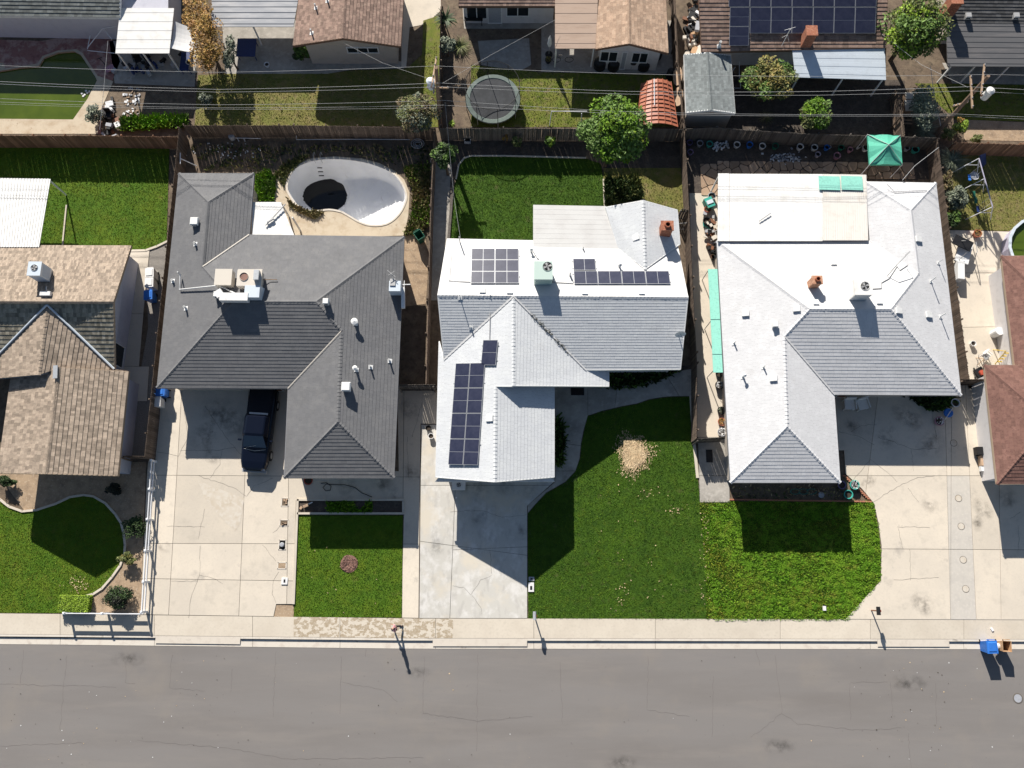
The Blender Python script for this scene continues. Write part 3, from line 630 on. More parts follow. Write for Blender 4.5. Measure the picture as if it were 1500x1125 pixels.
def cond(px, py, base, w_, d, h, m, label, rz=0, fan=True, fan_px=(0, 0), cat='air conditioner', name='air_conditioner', legs=True):
    c = Vector(base); t = thing(name, label, cat, c); R3 = Matrix.Rotation(rz, 3, 'Z')
    z0 = .12
    mb = MB().box(c + Vector((0, 0, z0 + h / 2)), (w_, d, h), m, rz)
    for k in range(7):
        zz = z0 + h * (.15 + .1 * k)
        for s_ in (-1, 1):
            mb.box(c + R3 @ Vector((0, s_ * (d / 2 + .005), zz)), (w_ * .85, .02, .03), m, rz); mb.box(c + R3 @ Vector((s_ * (w_ / 2 + .005), 0, zz)), (.02, d * .85, .03), m, rz)
    mb.build('housing', t)
    MB().box(c + Vector((0, 0, z0 + h + .015)), (w_ + .06, d + .06, .05), m, rz).build('top_cover', t)
    if legs:
        for sx in (-1, 1): MB().box(c + R3 @ Vector((sx * w_ * .35, 0, z0 / 2 - .2)), (.08, d, z0 + .4), 'galvanised', rz).build('skid', t)
    if fan:
        q = c + R3 @ Vector((fan_px[0], fan_px[1], 0)); zt = z0 + h + .045; r_ = min(w_, d) * .26
        MB().lathe((q.x, q.y, q.z + zt), [(.001, 0), (r_, 0)], 'black_hole', 20).lathe((q.x, q.y, q.z + zt), [(r_, 0), (r_ * 1.08, .03), (r_ * 1.15, 0)], m, 20).build('fan_opening', t)
        fb = MB()
        for k in range(4):
            a = k * math.pi / 2 + .4; u = Vector((math.cos(a), math.sin(a), 0)); v = Vector((-u.y, u.x, 0)); o = Vector((q.x, q.y, q.z + zt + .012))
            fb.face([o + u * .03 - v * .02, o + u * r_ * .9 - v * .10 + Vector((0, 0, .01)), o + u * r_ * .9 + v * .06, o + u * .03 + v * .03], 'metal_dull')
        fb.build('fan_blades', t)
        g = MB()
        for k in range(3): rr = r_ * (k + 1) / 3.2; g.tube([(q.x + rr * math.cos(j * .449), q.y + rr * math.sin(j * .449), q.z + zt + .03) for j in range(15)], .005, 'metal_dull', 3, False)
        g.build('fan_guard', t)
    return t
def wire(pts, r, label, m='wire', group='overhead power lines', name='power_line', cat='wire'):
    """pts: (px,py,z) with z the height above the ground; smooth sag"""
    W = [P(*p) for p in pts]; out = []
    for i in range(len(W) - 1):
        a, b = W[i], W[i + 1]; L = (b - a).length; k = max(2, int(L / 2)); sag = min(.5, L * L * .0004)
        for j in range(k): t = j / k; out.append(a.lerp(b, t) - Vector((0, 0, 4 * sag * t * (1 - t))))
    out.append(W[-1]); c = out[0]
    mb = MB().tube(out, r, m, 5); o = mb.build(name, origin=c); return tag(o, label, cat, group)
def box_thing(name, label, cat, c, parts, group=None):
    """parts: (part name, centre offset, dims, mat[, rz])"""
    t = thing(name, label, cat, c, group); c = Vector(c)
    for p in parts: MB().box(c + Vector(p[1]), p[2], p[3], p[4] if len(p) > 4 else 0, taper=p[5] if len(p) > 5 else 1).build(p[0], t)
    return t
# ================================================================ THE GROUND
def lerpl(pts, x):
    for i in range(len(pts) - 1):
        if x <= pts[i + 1][0] or i == len(pts) - 2: (a, b), (c, d) = pts[i], pts[i + 1]; return b + (d - b) * (x - a) / (c - a)
L1 = [(-700, 894.5), (0, 898), (600, 905.5), (2300, 909)]; L2 = [(-700, 925.5), (0, 929), (600, 935), (2300, 938)]
L3 = [(-700, 928.5), (0, 932), (600, 938.3), (2300, 941.3)]; L4 = [(-700, 938), (0, 943.5), (600, 950.5), (2300, 952)]
pool_px = [(421.6, 273.9), (426, 257), (437.6, 244), (461, 235.5), (491, 233.3), (525, 236.5), (550.7, 243), (572, 252.5), (585, 265), (593, 282), (593, 295), (582.6, 314.4), (565.6, 327), (544, 329), (527, 324), (512, 315.5), (499.5, 309), (482, 306), (465, 308), (450, 307), (435.5, 299.5), (426, 286.7)]
def catmull(p, k=4):
    o = []; n = len(p)
    for i in range(n):
        a, b, c, d = p[i - 1], p[i], p[(i + 1) % n], p[(i + 2) % n]
        for j in range(k):
            t = j / k; o.append(tuple(.5 * (2 * b[q] + (c[q] - a[q]) * t + (2 * a[q] - 5 * b[q] + 4 * c[q] - d[q]) * t * t + (3 * b[q] - a[q] - 3 * c[q] + d[q]) * t ** 3) for q in (0, 1)))
    return o
pool_px = catmull(pool_px, 3)
pool2_px = [(-70, 104), (0, 104), (30, 99), (57, 97), (64, 85), (85, 77), (108, 75), (118, 80), (140, 113), (142, 118), (128, 145), (107, 175), (0, 174), (-70, 173)]
PW = [P2(*p) for p in pool_px]; PW2 = [P2(*p) for p in pool2_px]
edge_y = P(750, 938.5, 0).y
S = 400
# the street slopes nothing: one sheet to the horizon for the land behind the curb, one for the road side
top_line = [P2(x, lerpl(L2, x)) for x in (2300, 1500, 1200, 900, 600, 300, 0, -700)]
area_holes('ground', [[(-S, S), (-S, top_line[-1][1]), *reversed(top_line), (S, top_line[0][1]), (S, S)], PW, PW2], -.012, 'dirt')
zr = -.09
def PR(x, L): return P2(x, lerpl(L, x), zr)
road_edge = [PR(x, L4) for x in (-700, 0, 300, 600, 900, 1200, 1500, 2300)]
area_holes('road', [[(-S, road_edge[0][1]), *road_edge, (S, road_edge[-1][1]), (S, -S), (-S, -S)]], zr, 'asphalt')
cr_ = MB(); rz_ = zr + .004
for ln in ([(0, 1001), (60, 1004), (110, 1004), (170, 1007)], [(35, 952), (30, 1001)], [(98, 960), (88, 1070)], [(184, 975), (184, 1000), (198, 1001)], [(252, 960), (248, 1008), (300, 1012)], [(340, 980), (338, 1014)],
           [(500, 960), (498, 1046)], [(404, 955), (400, 1050)], [(621, 960), (620, 1045)], [(500, 1000), (560, 1010), (582, 1028)], [(536, 952), (535, 962)], [(1107, 950), (1113, 975)], [(1135, 960), (1146, 1045), (1170, 1062)],
           [(1146, 1045), (1100, 1080)], [(1170, 1060), (1260, 1070), (1320, 1066)], [(1245, 1000), (1246, 1055)], [(1245, 1000), (1300, 999)], [(1305, 1000), (1308, 1050)], [(1370, 1000), (1372, 1060)], [(1330, 1075), (1335, 1125)],
           [(700, 960), (698, 1100)], [(820, 970), (824, 1060)], [(950, 960), (948, 1040), (1010, 1050)], [(620, 1045), (700, 1056), (780, 1050)], [(200, 1085), (330, 1095), (420, 1112), (620, 1110)], [(0, 1093), (120, 1088)], [(1045, 990), (1043, 1080)]):
    ribbon(cr_, [P2(x, y, zr) for x, y in ln], .018, rz_, 'crack_road', .05)
o = cr_.build('road_crack'); tag(o, kind='structure')
deb = MB()
for _ in range(170):
    x = random.choice([random.gauss(1330, 50), random.gauss(180, 140), random.uniform(0, 1500)]); y = random.uniform(960, 1120); c = P(x, y, zr); s = random.uniform(.015, .05); a = random.random() * 6
    deb.face([(c.x + s * math.cos(a + k * 1.57) * random.uniform(.5, 1.3), c.y + s * math.sin(a + k * 1.57), zr + .015 + .01 * (k % 2)) for k in range(4)], random.choice(['soil', 'crack_dark', 'crack_dark', 'straw', 'cloth_white']), random.random())
tag(deb.build('road_grit'), 'dark bits of soil and pale grit scattered on the asphalt', 'debris', kind='stuff')
for x, y, r_ in ((188, 966, .8), (1140, 1092, .8), (612, 985, .6), (1330, 1000, .9), (910, 1118, .8)):
    c = P(x, y, zr + .006); mb = MB(); mb.face([(math.cos(k * .5236), math.sin(k * .5236), 0) for k in range(12)], 'oil_stain'); o_ = mb.build('road_stain'); o_.location = c; o_.scale = (r_ * 1.6, r_ * .7, 1); o_['kind'] = 'structure'
# gutter, curb, aprons
xs = [-700, 88, 226, 370, 498, 638, 782, 960, 1143, 1275, 1412, 1560, 2300]
gut = area_holes('gutter', [[PR(x, L4) for x in (-700, 0, 300, 600, 900, 1200, 1500, 2300)] + [(P2(x, lerpl(L3, x))) for x in (2300, 1500, 1200, 900, 600, 300, 0, -700)]], zr + .004, 'joint_dark')
def strip(xa, xb, La, Lb, z, th, m, name, parent, k=4, gap=.012):
    X = [xa + (xb - xa) * i / k for i in range(k + 1)]; pl = [P2(x, lerpl(La, x), z) for x in X] + [P2(x, lerpl(Lb, x), z) for x in reversed(X)]
    return MB().prism(inset(pl, gap), z - th, z, m).build(name, parent)
for i in range(len(xs) - 1):
    a, b = xs[i], xs[i + 1]
    pl = [P2(a + (b - a) * k / 3, lerpl(L3, a + (b - a) * k / 3), 0) for k in range(4)]; pl = [(x, y) for x, y in pl]
    q = [PR(a + (b - a) * k / 3, L4) for k in (3, 2, 1, 0)]
    MB().prism(inset([(x, y - .01) for x, y in pl] + q, .012), zr - .02, zr + .014, 'curb_concrete').build('gutter_pan', gut)
walk = area_holes('sidewalk', [[P2(x, lerpl(L1, x)) for x in (-700, 0, 300, 600, 1200, 2300)] + [P2(x, lerpl(L2, x)) for x in (2300, 1200, 600, 300, 0, -700)]], .002, 'joint_dark')
for i in range(len(xs) - 1):
    strip(xs[i], xs[i + 1], L1, L2, .03, .028, 'sidewalk_damp' if 498 <= xs[i] < 638 else 'sidewalk_concrete', 'slab', walk)
strip(430, 497, [(0, 898), (600, 905.5)], L2, .0345, .004, 'sidewalk_damp', 'damp_patch', walk); 
strip(639, 664, [(0, 898.5), (600, 906), (2300, 909)], L2, .0345, .004, 'sidewalk_damp', 'damp_patch', walk)
curb = area_holes('curb', [[P2(x, lerpl(L2, x)) for x in (-700, 600, 2300)] + [P2(x, lerpl(L3, x)) for x in (2300, 600, -700)]], -.06, 'joint_dark')
aprons = [(228, 352), (634, 772), (1285, 1390)]
cuts_ = [-700, 88, 226, 228, 352, 370, 498, 634, 772, 960, 1143, 1275, 1285, 1390, 1412, 1560, 2300]
for i in range(len(cuts_) - 1):
    a, b = cuts_[i], cuts_[i + 1]
    if any(p <= a and b <= q for p, q in aprons):
        n = 4; mb = MB()
        for k in range(n):
            x0 = a + (b - a) * k / n; x1 = a + (b - a) * (k + 1) / n
            p0, p1 = P(x0, lerpl(L2, x0) + .1, .03), P(x1, lerpl(L2, x1) + .1, .03); q0 = Vector((*PR(x0, [(u, v - 4) for u, v in L4]), zr + .07)); q1 = Vector((*PR(x1, [(u, v - 4) for u, v in L4]), zr + .07))
            mb.face([q0, q1, p1, p0], 'apron_concrete')
        for x, sgn in ():   # flared sides of the apron
            p, q = P(x, lerpl(L2, x) + .1, .03), Vector((*PR(x, [(u, v - 4) for u, v in L4]), zr + .07)); x2 = x + sgn * 12; r_ = P(x2, lerpl(L3, x2), .028)
            mb.face([p, q, r_] if sgn > 0 else [r_, q, p], 'curb_concrete')
        mb.build('driveway_apron', curb)
    else: strip(a, b, L2, L3, .032, .15, 'curb_concrete', 'curb_stone', curb, gap=.004)
st = MB()   # road drain cap seen at the right edge of the road
# driveways -------------------------------------------------------------
dw2 = slabs('driveway', [(229, 556), (425, 556), (425, 690), (584, 690), (582, 566), (640, 566), (640, 621), (616.4, 621), (615.4, 700), (613.4, 905.4), (588, 905), (592, 733), (434, 733), (429, 885), (405, 885), (401, 903), (206, 900.2), (216, 690)],
            [((265, 600), (247, 905)), ((359, 700), (350, 905)), ((213, 696), (640, 699)), ((215, 796), (617, 797)), ((592, 560), (589, 906)), ((425, 556), (420, 900)), ((245, 848), (432, 851))], 'concrete_pale')
cracks(dw2, [[(270, 600), (275, 640), (262, 668), (230, 662)], [(300, 594), (330, 640), (352, 665), (372, 655)], [(361, 727), (372, 712), (400, 700)], [(263, 660), (290, 660), (322, 659), (345, 655)], [(325, 660), (322, 680), (308, 700)], [(300, 745), (290, 790)], [(293, 800), (292, 843), (280, 875), (276, 905)],
                 [(292, 843), (305, 844), (326, 855)], [(252, 852), (290, 851)], [(385, 798), (404, 822)], [(408, 838), (400, 850), (399, 870), (404, 883)], [(290, 697), (340, 713), (361, 727)], [(245, 771), (300, 772)], [(618, 590), (604, 640)], [(596, 640), (598, 700)], [(400, 780), (409, 772)]], .056)
tag(patch('driveway_patch', [(290, 704), (310, 712), (358, 730), (352, 765), (345, 778), (322, 757), (300, 730)], .057, 'stain' if 'stain' in M else 'pool_deck_peach'), kind='structure')
for o_ in (o for o in bpy.data.objects if o.name.startswith('driveway_patch')): o_.data.materials[0] = mat('concrete_worn', (.55, .49, .41), [((.49, .42, .33), 1.1, .42, .62), ((.57, .52, .45), 4, .45, .6)], bump=.5)
dw3 = slabs('driveway', [(617, 622), (640, 622), (640, 690), (812, 690), (812.6, 705), (772.4, 741), (772.4, 905.8), (614.2, 905.6), (616.2, 700)],
            [((668, 690), (659, 906)), ((616, 793), (700, 804)), ((700, 804), (773, 801)), ((616, 711), (668, 711))], 'concrete_cool')
cracks(dw3, [[(660, 750), (684, 748), (714, 749), (735, 758), (771, 754)], [(662, 858), (680, 861), (690, 872), (704, 850), (720, 843)], [(692, 872), (705, 890), (706, 900)], [(718, 808), (720, 840)]], .056)
wp = slabs('walkway', [(812, 562), (892, 562), (905, 566), (940, 560), (985, 545), (1016, 540), (1013, 580.5), (993, 580.5), (972, 581.6), (951, 585), (934, 591), (912, 595), (882, 602), (861, 609), (855, 630), (851, 650), (849, 672), (843, 690), (828, 706), (800, 722), (785, 738), (773, 752), (773, 740), (813, 706)],
           [((861, 560), (861, 608)), ((812, 648), (852, 653)), ((905, 560), (900, 600)), ((973, 545), (996, 582)), ((812, 690), (845, 690))], 'concrete_grey')
dw4 = slabs('driveway', [(1222, 570), (1500, 560), (1590, 560), (1600, 908.3), (1238, 907), (1290, 850), (1291, 800), (1286, 765), (1280, 738), (1262, 716), (1238, 694), (1236, 660), (1228, 660)],
            [((1384, 600), (1392, 906)), ((1420, 700), (1429.6, 906)), ((1463, 700), (1466, 906)), ((1288, 804), (1600, 806)), ((1288, 697), (1500, 697)), ((1286, 575), (1274, 672)), ((1393, 640), (1392, 906))], 'concrete_pale')
cracks(dw4, [[(1276, 738), (1300, 722), (1322, 709), (1345, 700), (1370, 697)], [(1274, 673), (1262, 690), (1250, 703)], [(1228, 632), (1255, 638), (1281, 652)], [(1285, 640), (1310, 648), (1338, 658), (1372, 657)], [(1246, 632), (1262, 623), (1284, 622)], [(1274, 673), (1300, 692), (1314, 706)], [(1335, 657), (1338, 690)], [(1315, 772), (1340, 772), (1362, 773)], [(1316, 773), (1322, 803)], [(1333, 804), (1334, 850)], [(1310, 850), (1335, 848), (1375, 846)], [(1345, 735), (1330, 715)], [(1365, 600), (1372, 640)],
              [(1480, 760), (1495, 750)], [(1492, 770), (1492, 805)]], .056)
for i, (x, y) in enumerate(((1397, 649), (1404, 730), (1408, 771), (1411, 820), (1414.6, 862.7))):
    c = P(x, y, .05); MB().lathe((c.x, c.y, .05), [(.001, .008), (.21, .008), (.22, .004)], 'concrete_worn', 20).lathe((c.x, c.y, .05), [(.22, .006), (.25, .006)], 'crack_dark', 20).build('concrete_plug', dw4)
tag(slabs('side_path', [(1022, 640), (1066, 640), (1069, 736), (1025, 736)], [((1023, 697), (1068, 697))], 'concrete_grey'), None)
sy = patch('side_yard', [(1010, 283), (1050, 283), (1052, 300), (1068, 640), (1020, 640)], .01, 'concrete_pale', kind='structure')
sy2 = slabs('side_path', [(1378, 337), (1500, 340), (1560, 340), (1560, 560), (1418, 570)], [((1395, 480), (1500, 478)), ((1395, 400), (1500, 400))], 'concrete_pale')
slabs('path', [(188, 366), (219.6, 366), (213, 430), (204, 537), (219, 537), (216, 588), (178, 588), (182, 470)], [((185, 377), (224, 377)), ((175, 537), (222, 537)), ((190, 460), (222, 460))], 'concrete_pale')
patch('gravel_strip', [(214, 368), (233, 360), (246, 352), (238, 470), (214, 672), (190, 672), (205, 550), (217, 480)], .004, 'gravel')
patch('side_yard', [(630, 232), (661, 232), (657, 350), (640, 440), (630, 440)], .006, 'concrete_grey')
patch('pool_deck', [(1, 1), (1, 1), (1, 1)], -5, 'dirt') if False else None
def holepatch(name, px, hole, z, m): return area_holes(name, [[P2(x, y, z) for x, y in px], hole], z, m)
holepatch('pool_deck', [(404, 268), (408, 256), (418, 248), (432, 240), (457, 231.5), (491, 229), (530, 232), (556, 239), (578, 250), (592, 263), (600, 282), (599, 300), (598, 316), (592, 345), (430, 350), (398, 330)], PW, .004, 'pool_deck_peach')
patch('dirt_strip', [(592, 345), (606, 330), (622, 345), (628, 380), (624, 445), (585, 450)], .004, 'dirt_pale')
holepatch('pool_deck', [(-90, 55), (60, 60), (110, 52), (160, 45), (176, 90), (163, 122), (150, 150), (148, 196), (-90, 196)], PW2, .004, 'pool_deck_red')
holepatch('pool_surround', [(-80, 88), (5, 92), (8, 100), (55, 93), (62, 82), (85, 74), (112, 72), (121, 78), (143, 111), (166, 119), (148, 160), (143, 196), (-80, 196)], PW2, .008, 'pool_deck_peach')
patch('patio', [(160, 60), (290, 60), (285, 127), (168, 122)], .004, 'concrete_grey'); patch('patio', [(325, 30), (435, 30), (440, 85), (592, 90), (592, 100), (515, 102), (480, 108), (330, 108)], .004, 'concrete_grey')
patch('path', [(588, -20), (645, -20), (646, 15), (632, 28), (620, 36), (600, 40), (595, 98), (588, 98)], .006, 'concrete_pale'); patch('patio', [(675, -20), (795, -20), (795, 42), (680, 42)], .004, 'concrete_grey')
patch('patio', [(700, 60), (775, 56), (778, 95), (760, 105), (705, 95)], .004, 'concrete_grey'); patch('patio', [(793, 30), (985, 30), (988, 108), (920, 108), (793, 105)], .006, 'concrete_grey')
patch('patio', [(1380, 92), (1560, 92), (1560, 125), (1395, 122)], .004, 'concrete_grey'); patch('bare_strip', [(1412, 175), (1560, 182), (1560, 208), (1412, 205)], .004, 'dirt_pale')
patch('dirt_bed', [(1005, 205), (1360, 212), (1366, 262), (1052, 262), (1050, 284), (1008, 284)], .002, 'dirt_dark')
patch('dirt_bed', [(268, 206), (631, 208), (631, 260), (606, 290), (600, 260), (560, 238), (500, 226), (430, 232), (402, 255), (372, 258), (262, 258)], .002, 'dirt')
patch('dirt_bed', [(880, 208), (1000, 208), (1003, 262), (938, 260), (935, 300), (884, 300)], .002, 'dirt_dark'); patch('dirt_bed', [(632, 206), (862, 208), (858, 230), (690, 227), (678, 231), (668, 262), (632, 262)], .003, 'dirt_dark')
patch('dirt_bed', [(860, 543), (1015, 535), (985, 552), (940, 566), (905, 572), (892, 572), (860, 566)], .003, 'dirt_dark')
patch('dirt_bed', [(-60, 690), (214, 676), (206, 898), (92, 897), (128, 872), (0, 700)], .002, 'dirt_pale'); patch('dirt_bed', [(1018, 108), (1100, 108), (1325, 118), (1330, 200), (1005, 188)], .002, 'dirt_dark')
patch('dirt_bed', [(645, 40), (672, 40), (700, 100), (680, 130), (690, 186), (644, 186)], .002, 'dirt')
# house 2 planter bed and pits in its driveway
pb = thing('planter_bed', 'low concrete bordered planter bed along the front of the small square lawn', 'planter', P(512, 742, 0))
patch('soil', [(438, 735), (588, 735), (589, 751), (438, 751)], .02, 'dirt_dark', parent=None, kind=None)
bpy.data.objects['soil'].parent = pb; bpy.data.objects['soil'].location = -LOC[pb.name]
for (a, b, c, d) in ((435, 730.5, 592, 733.5), (435, 750.5, 592, 753.5), (432.5, 731, 436, 886), (589, 734, 592.5, 751)):
    q = [P2(a, b, .12), P2(c, b, .12), P2(c, d, .12), P2(a, d, .12)]
    if a == 432.5: q = [P2(434, 731, .12), P2(437.5, 731, .12), P2(431.5, 885, .12), P2(428, 885, .12)]
    MB().prism(q, 0, .12, 'sidewalk_concrete').build('border', pb)
MB().box(P(448, 741, .16), (.35, .18, .18), 'stone_tan', .4).build('rock', pb); MB().box(P(441, 744, .12), (.2, .16, .12), 'stone_tan', 1).build('rock', pb); MB().box(P(453, 738, .12), (.5, .07, .06), 'cloth_white', .5).build('rock', pb)
for k, (x, y, w_, h_) in enumerate(((417.5, 735.5, 10, 12), (416, 766, 12, 9), (413.5, 798, 10, 14), (413, 828.5, 12, 9))):
    t = thing('planting_pit', ('square planting pit in driveway nearest the dark garage', 'second square pit from garage with pale stone in its corner', 'third square pit from garage holding a round grey cap', 'fourth square pit from garage lined with plain sand')[k], 'planting pit', P(x, y, .052), 'square pits in the driveway')
    q = [P2(x - w_ / 2, y - h_ / 2, .058), P2(x + w_ / 2, y - h_ / 2, .058), P2(x + w_ / 2, y + h_ / 2, .058), P2(x - w_ / 2, y + h_ / 2, .058)]
    MB().prism(q, .045, .0585, ('dirt', 'dirt', 'black_hole', 'dirt_pale')[k]).build('soil', t)
    c = P(x, y, .06)
    for sx, sy_, lx, ly in ((-1, 0, .04, h_ / 21), (1, 0, .04, h_ / 21), (0, -1, w_ / 21, .04), (0, 1, w_ / 21, .04)):
        MB().box((c.x + sx * w_ / 42, c.y + sy_ * h_ / 42, .059), (lx + .03, ly + .03, .014), 'curb_concrete').build('rim', t)
    if k in (0, 1): 
        for j in range(4): MB().box(c + Vector((random.uniform(-.15, .15), random.uniform(-.18, .18), .04)), (.14, .09, .07), 'stone_tan', j).build('stone', t)
    if k == 2: MB().lathe(c, [(.16, 0), (.16, .12), (.13, .15), (.001, .16)], 'paint_grey', 16).build('cap', t)
c = P(417, 851, .05); box_thing('meter_box', 'white square utility box lid set in driveway below the pits', 'utility box', c, [('box_body', (0, 0, .03), (.42, .46, .06), 'paint_white'), ('cover', (0, 0, .065), (.12, .2, .015), 'paint_black')])
patch('dirt_patch', [(405, 886), (431, 887), (430, 904), (401, 903)], .01, 'dirt_pale')
for o_ in dw4.children:   # the cooler grey strip of newer slabs
    if o_.name.startswith('slab'):
        cx = sum(v.co.x for v in o_.data.vertices) / len(o_.data.vertices); cy = sum(v.co.y for v in o_.data.vertices) / len(o_.data.vertices)
        if P(1386, 800).x < cx < P(1432, 800).x and cy < P(1400, 690).y: o_.data.materials[0] = M['concrete_newer']
for par, L_ in ((dw2, ((322, 606, 1.7), (300, 640, 1.2), (345, 622, 1.2), (600, 600, 1.0), (603, 690, .9), (508, 708, 1.2), (560, 706, 1.1), (580, 728, .8), (310, 668, .8), (240, 800, .6))),
                (dw3, ((700, 714, 1.2), (740, 714, 1.1), (775, 716, 1.0), (764, 780, .7), (700, 760, .8), (640, 800, .8))), (dw4, ((1322, 604, 1.0), (1338, 616, .9), (1365, 650, 1.3), (1300, 640, 1.2), (1250, 625, .9), (1270, 705, .8), (1440, 745, 1.0), (1432, 765, .7), (1352, 885, 1.0), (1475, 730, .9), (1362, 740, .7))),
                (wp, ((835, 625, .9), (832, 700, .8)))):
    for x, y, r_ in L_:
        c = P(x, y, .054); mb = MB(); mb.face([(math.cos(k * .5236), math.sin(k * .5236), 0) for k in range(12)], 'oil_stain'); o_ = mb.build('stain', par); o_.location = c; o_.scale = (r_, r_ * random.uniform(.6, 1), 1); o_.rotation_euler.z = random.random() * 3
# lawns -------------------------------------------------------------
lawn1 = [(-200, 720), (0, 733), (13, 743), (32, 750), (53, 748), (81, 739), (102, 729), (122, 726), (136, 728), (153, 738), (167, 754), (176, 767), (180, 782), (182, 798), (181, 811), (175, 828), (163, 845), (149, 861), (136, 870), (126, 872), (100, 874), (93, 898), (0, 897.5), (-200, 895)]
lawn2 = [(437, 755), (590, 755), (588.5, 904.5), (430.5, 903.5), (431, 886)]
lawn3 = [(861, 610), (882, 603), (912, 596), (934, 592), (951, 586), (972, 582.6), (993, 581.5), (1012, 581), (1017, 640), (1022, 700), (1025, 733), (1035, 820), (1037, 907.5), (774, 906), (773, 753), (785, 739), (800, 723), (828, 707), (843, 691), (850, 672), (852, 650), (856, 630)]
lawn4 = [(1025, 735), (1278, 735), (1284, 765), (1289, 800), (1289, 850), (1240, 907.5), (1036, 907.5), (1034, 820)]
back1 = [(-200, 213), (248, 215), (244, 352), (230, 359), (213, 365), (180, 366), (100, 366), (-200, 366)]
back3 = [(668, 262), (672, 240), (680, 232), (692, 229), (857, 232), (880, 240), (884, 262), (884, 330), (790, 360), (660, 360), (661, 300)]
lawns = [(lawn1, 'lawn_lime', ['grass_bright', 'grass_yellow', 'grass_yellow'], 380), (lawn2, 'lawn_lime', ['grass_green', 'grass_bright'], 380), (lawn3, 'lawn_soil', ['grass_green', 'grass_green', 'grass_bright'], 420), (back1, 'lawn_lime', ['grass_bright', 'grass_yellow', 'grass_yellow'], 300), (back3, 'lawn_soil', ['grass_green'], 380)]
for i, (pl, base, gm, dn) in enumerate(lawns):
    patch('lawn', pl, .012, base); scatter('grass', pl, dn, gm, .045, .016, .012, ('mown green grass covering the front lawn beside the white fence', 'mown green grass of the small square front lawn', 'dark green mown grass of the large middle front lawn', 'patchy yellow green grass of the left back lawn', 'deep green grass of the middle back lawn')[i])
# lawn 1 concrete edging
eg = [(0, 732), (13, 742), (32, 749), (53, 747), (81, 738), (102, 728), (122, 725), (136.5, 727), (154, 737), (168.5, 753), (177, 766), (181, 781), (183, 798), (182, 811), (176, 828), (164, 845), (149, 862), (136.5, 870), (126, 873)]
mb = MB(); W = [P2(x, y, .08) for x, y in [(-60, 690)] + eg]
for i in range(len(W) - 1):
    a, b = Vector(W[i]), Vector(W[i + 1]); d = (b - a).normalized(); n = Vector((-d.y, d.x)) * .075; mb.prism([tuple(a - n), tuple(b - n + d * .02), tuple(b + n + d * .02), tuple(a + n)], 0, .09, 'sidewalk_concrete')
tag(mb.build('lawn_edging'), 'curving concrete edging strip around the left front lawn', 'edging')
def edging(px, label, wd=.11, z=.08, m='sidewalk_concrete', cat='edging', name='lawn_edging'):
    mb = MB(); W = [P2(x, y, z) for x, y in px]
    for i in range(len(W) - 1):
        a, b = Vector(W[i]), Vector(W[i + 1]); d = (b - a).normalized(); n = Vector((-d.y, d.x)) * wd * .5; mb.prism([tuple(a - n), tuple(b - n + d * .02), tuple(b + n + d * .02), tuple(a + n)], 0, z, m)
    return tag(mb.build(name), label, cat)
edging([(668, 262), (672, 241), (680, 231), (690, 228), (740, 228), (858, 231)], 'thin concrete edging along the back of the middle back lawn')
edging([(663, 262), (661, 300), (657, 350)], 'pale timber border between middle back lawn and side yard', .2, .14, 'fence_grey'); edging([(884, 262), (885, 290), (886, 302)], 'short white edging at right end of middle back lawn')
edging([(250, 350), (245, 353), (230, 360.5), (213, 366.5), (192, 367)], 'curved concrete edging at the corner of the left back lawn', .16); edging([(97, 300), (94, 330), (91, 360)], 'white edging strip beside the left patio cover', .1, .1)
edging([(1022, 700), (1016, 641), (1012, 580)], 'pale concrete border between middle lawn and right side yard', .2, .08)
# weedy lawn (right)
patch('lawn', lawn4, .012, 'lawn_soil'); scatter('weeds', lawn4, 560, ['weed_leaf', 'weed_leaf', 'grass_bright', 'grass_yellow'], .065, .024, .012, 'leafy clumping weeds covering the lawn in front of the right white house', 'weeds', lean=1)
wb = MB(); W4 = [P2(x, y) for x, y in lawn4]; x0, x1 = min(p[0] for p in W4), max(p[0] for p in W4); y0, y1 = min(p[1] for p in W4), max(p[1] for p in W4)
for _ in range(1500):
    x, y = random.uniform(x0, x1), random.uniform(y0, y1)
    if not inpoly(x, y, W4): continue
    fx = (x - x0) / (x1 - x0)
    if random.random() > .35 + .65 * fx + .25 * math.sin(x * 2 + y): continue
    r_ = random.uniform(.12, .32)
    for k in range(int(40 * r_ / .2)):
        a = random.random() * 6.28; q = r_ * math.sqrt(random.random()); s = random.uniform(.016, .036); c = Vector((x + q * math.cos(a), y + q * math.sin(a) * .7, .05 + .10 * (1 - q / r_) * random.uniform(.6, 1.3)))
        u = Vector((random.gauss(0, 1), random.gauss(0, 1), random.gauss(0, .35))).normalized(); v = u.cross(Vector((random.gauss(0, .3), random.gauss(0, .3), 1))).normalized()
        wb.face([c - u * s, c + v * s * .6, c + u * s, c - v * s * .6], 'weed_leaf', random.random())
tag(wb.build('weed_clumps'), 'taller mounded weeds scattered over the right front lawn', 'weeds', kind='stuff')
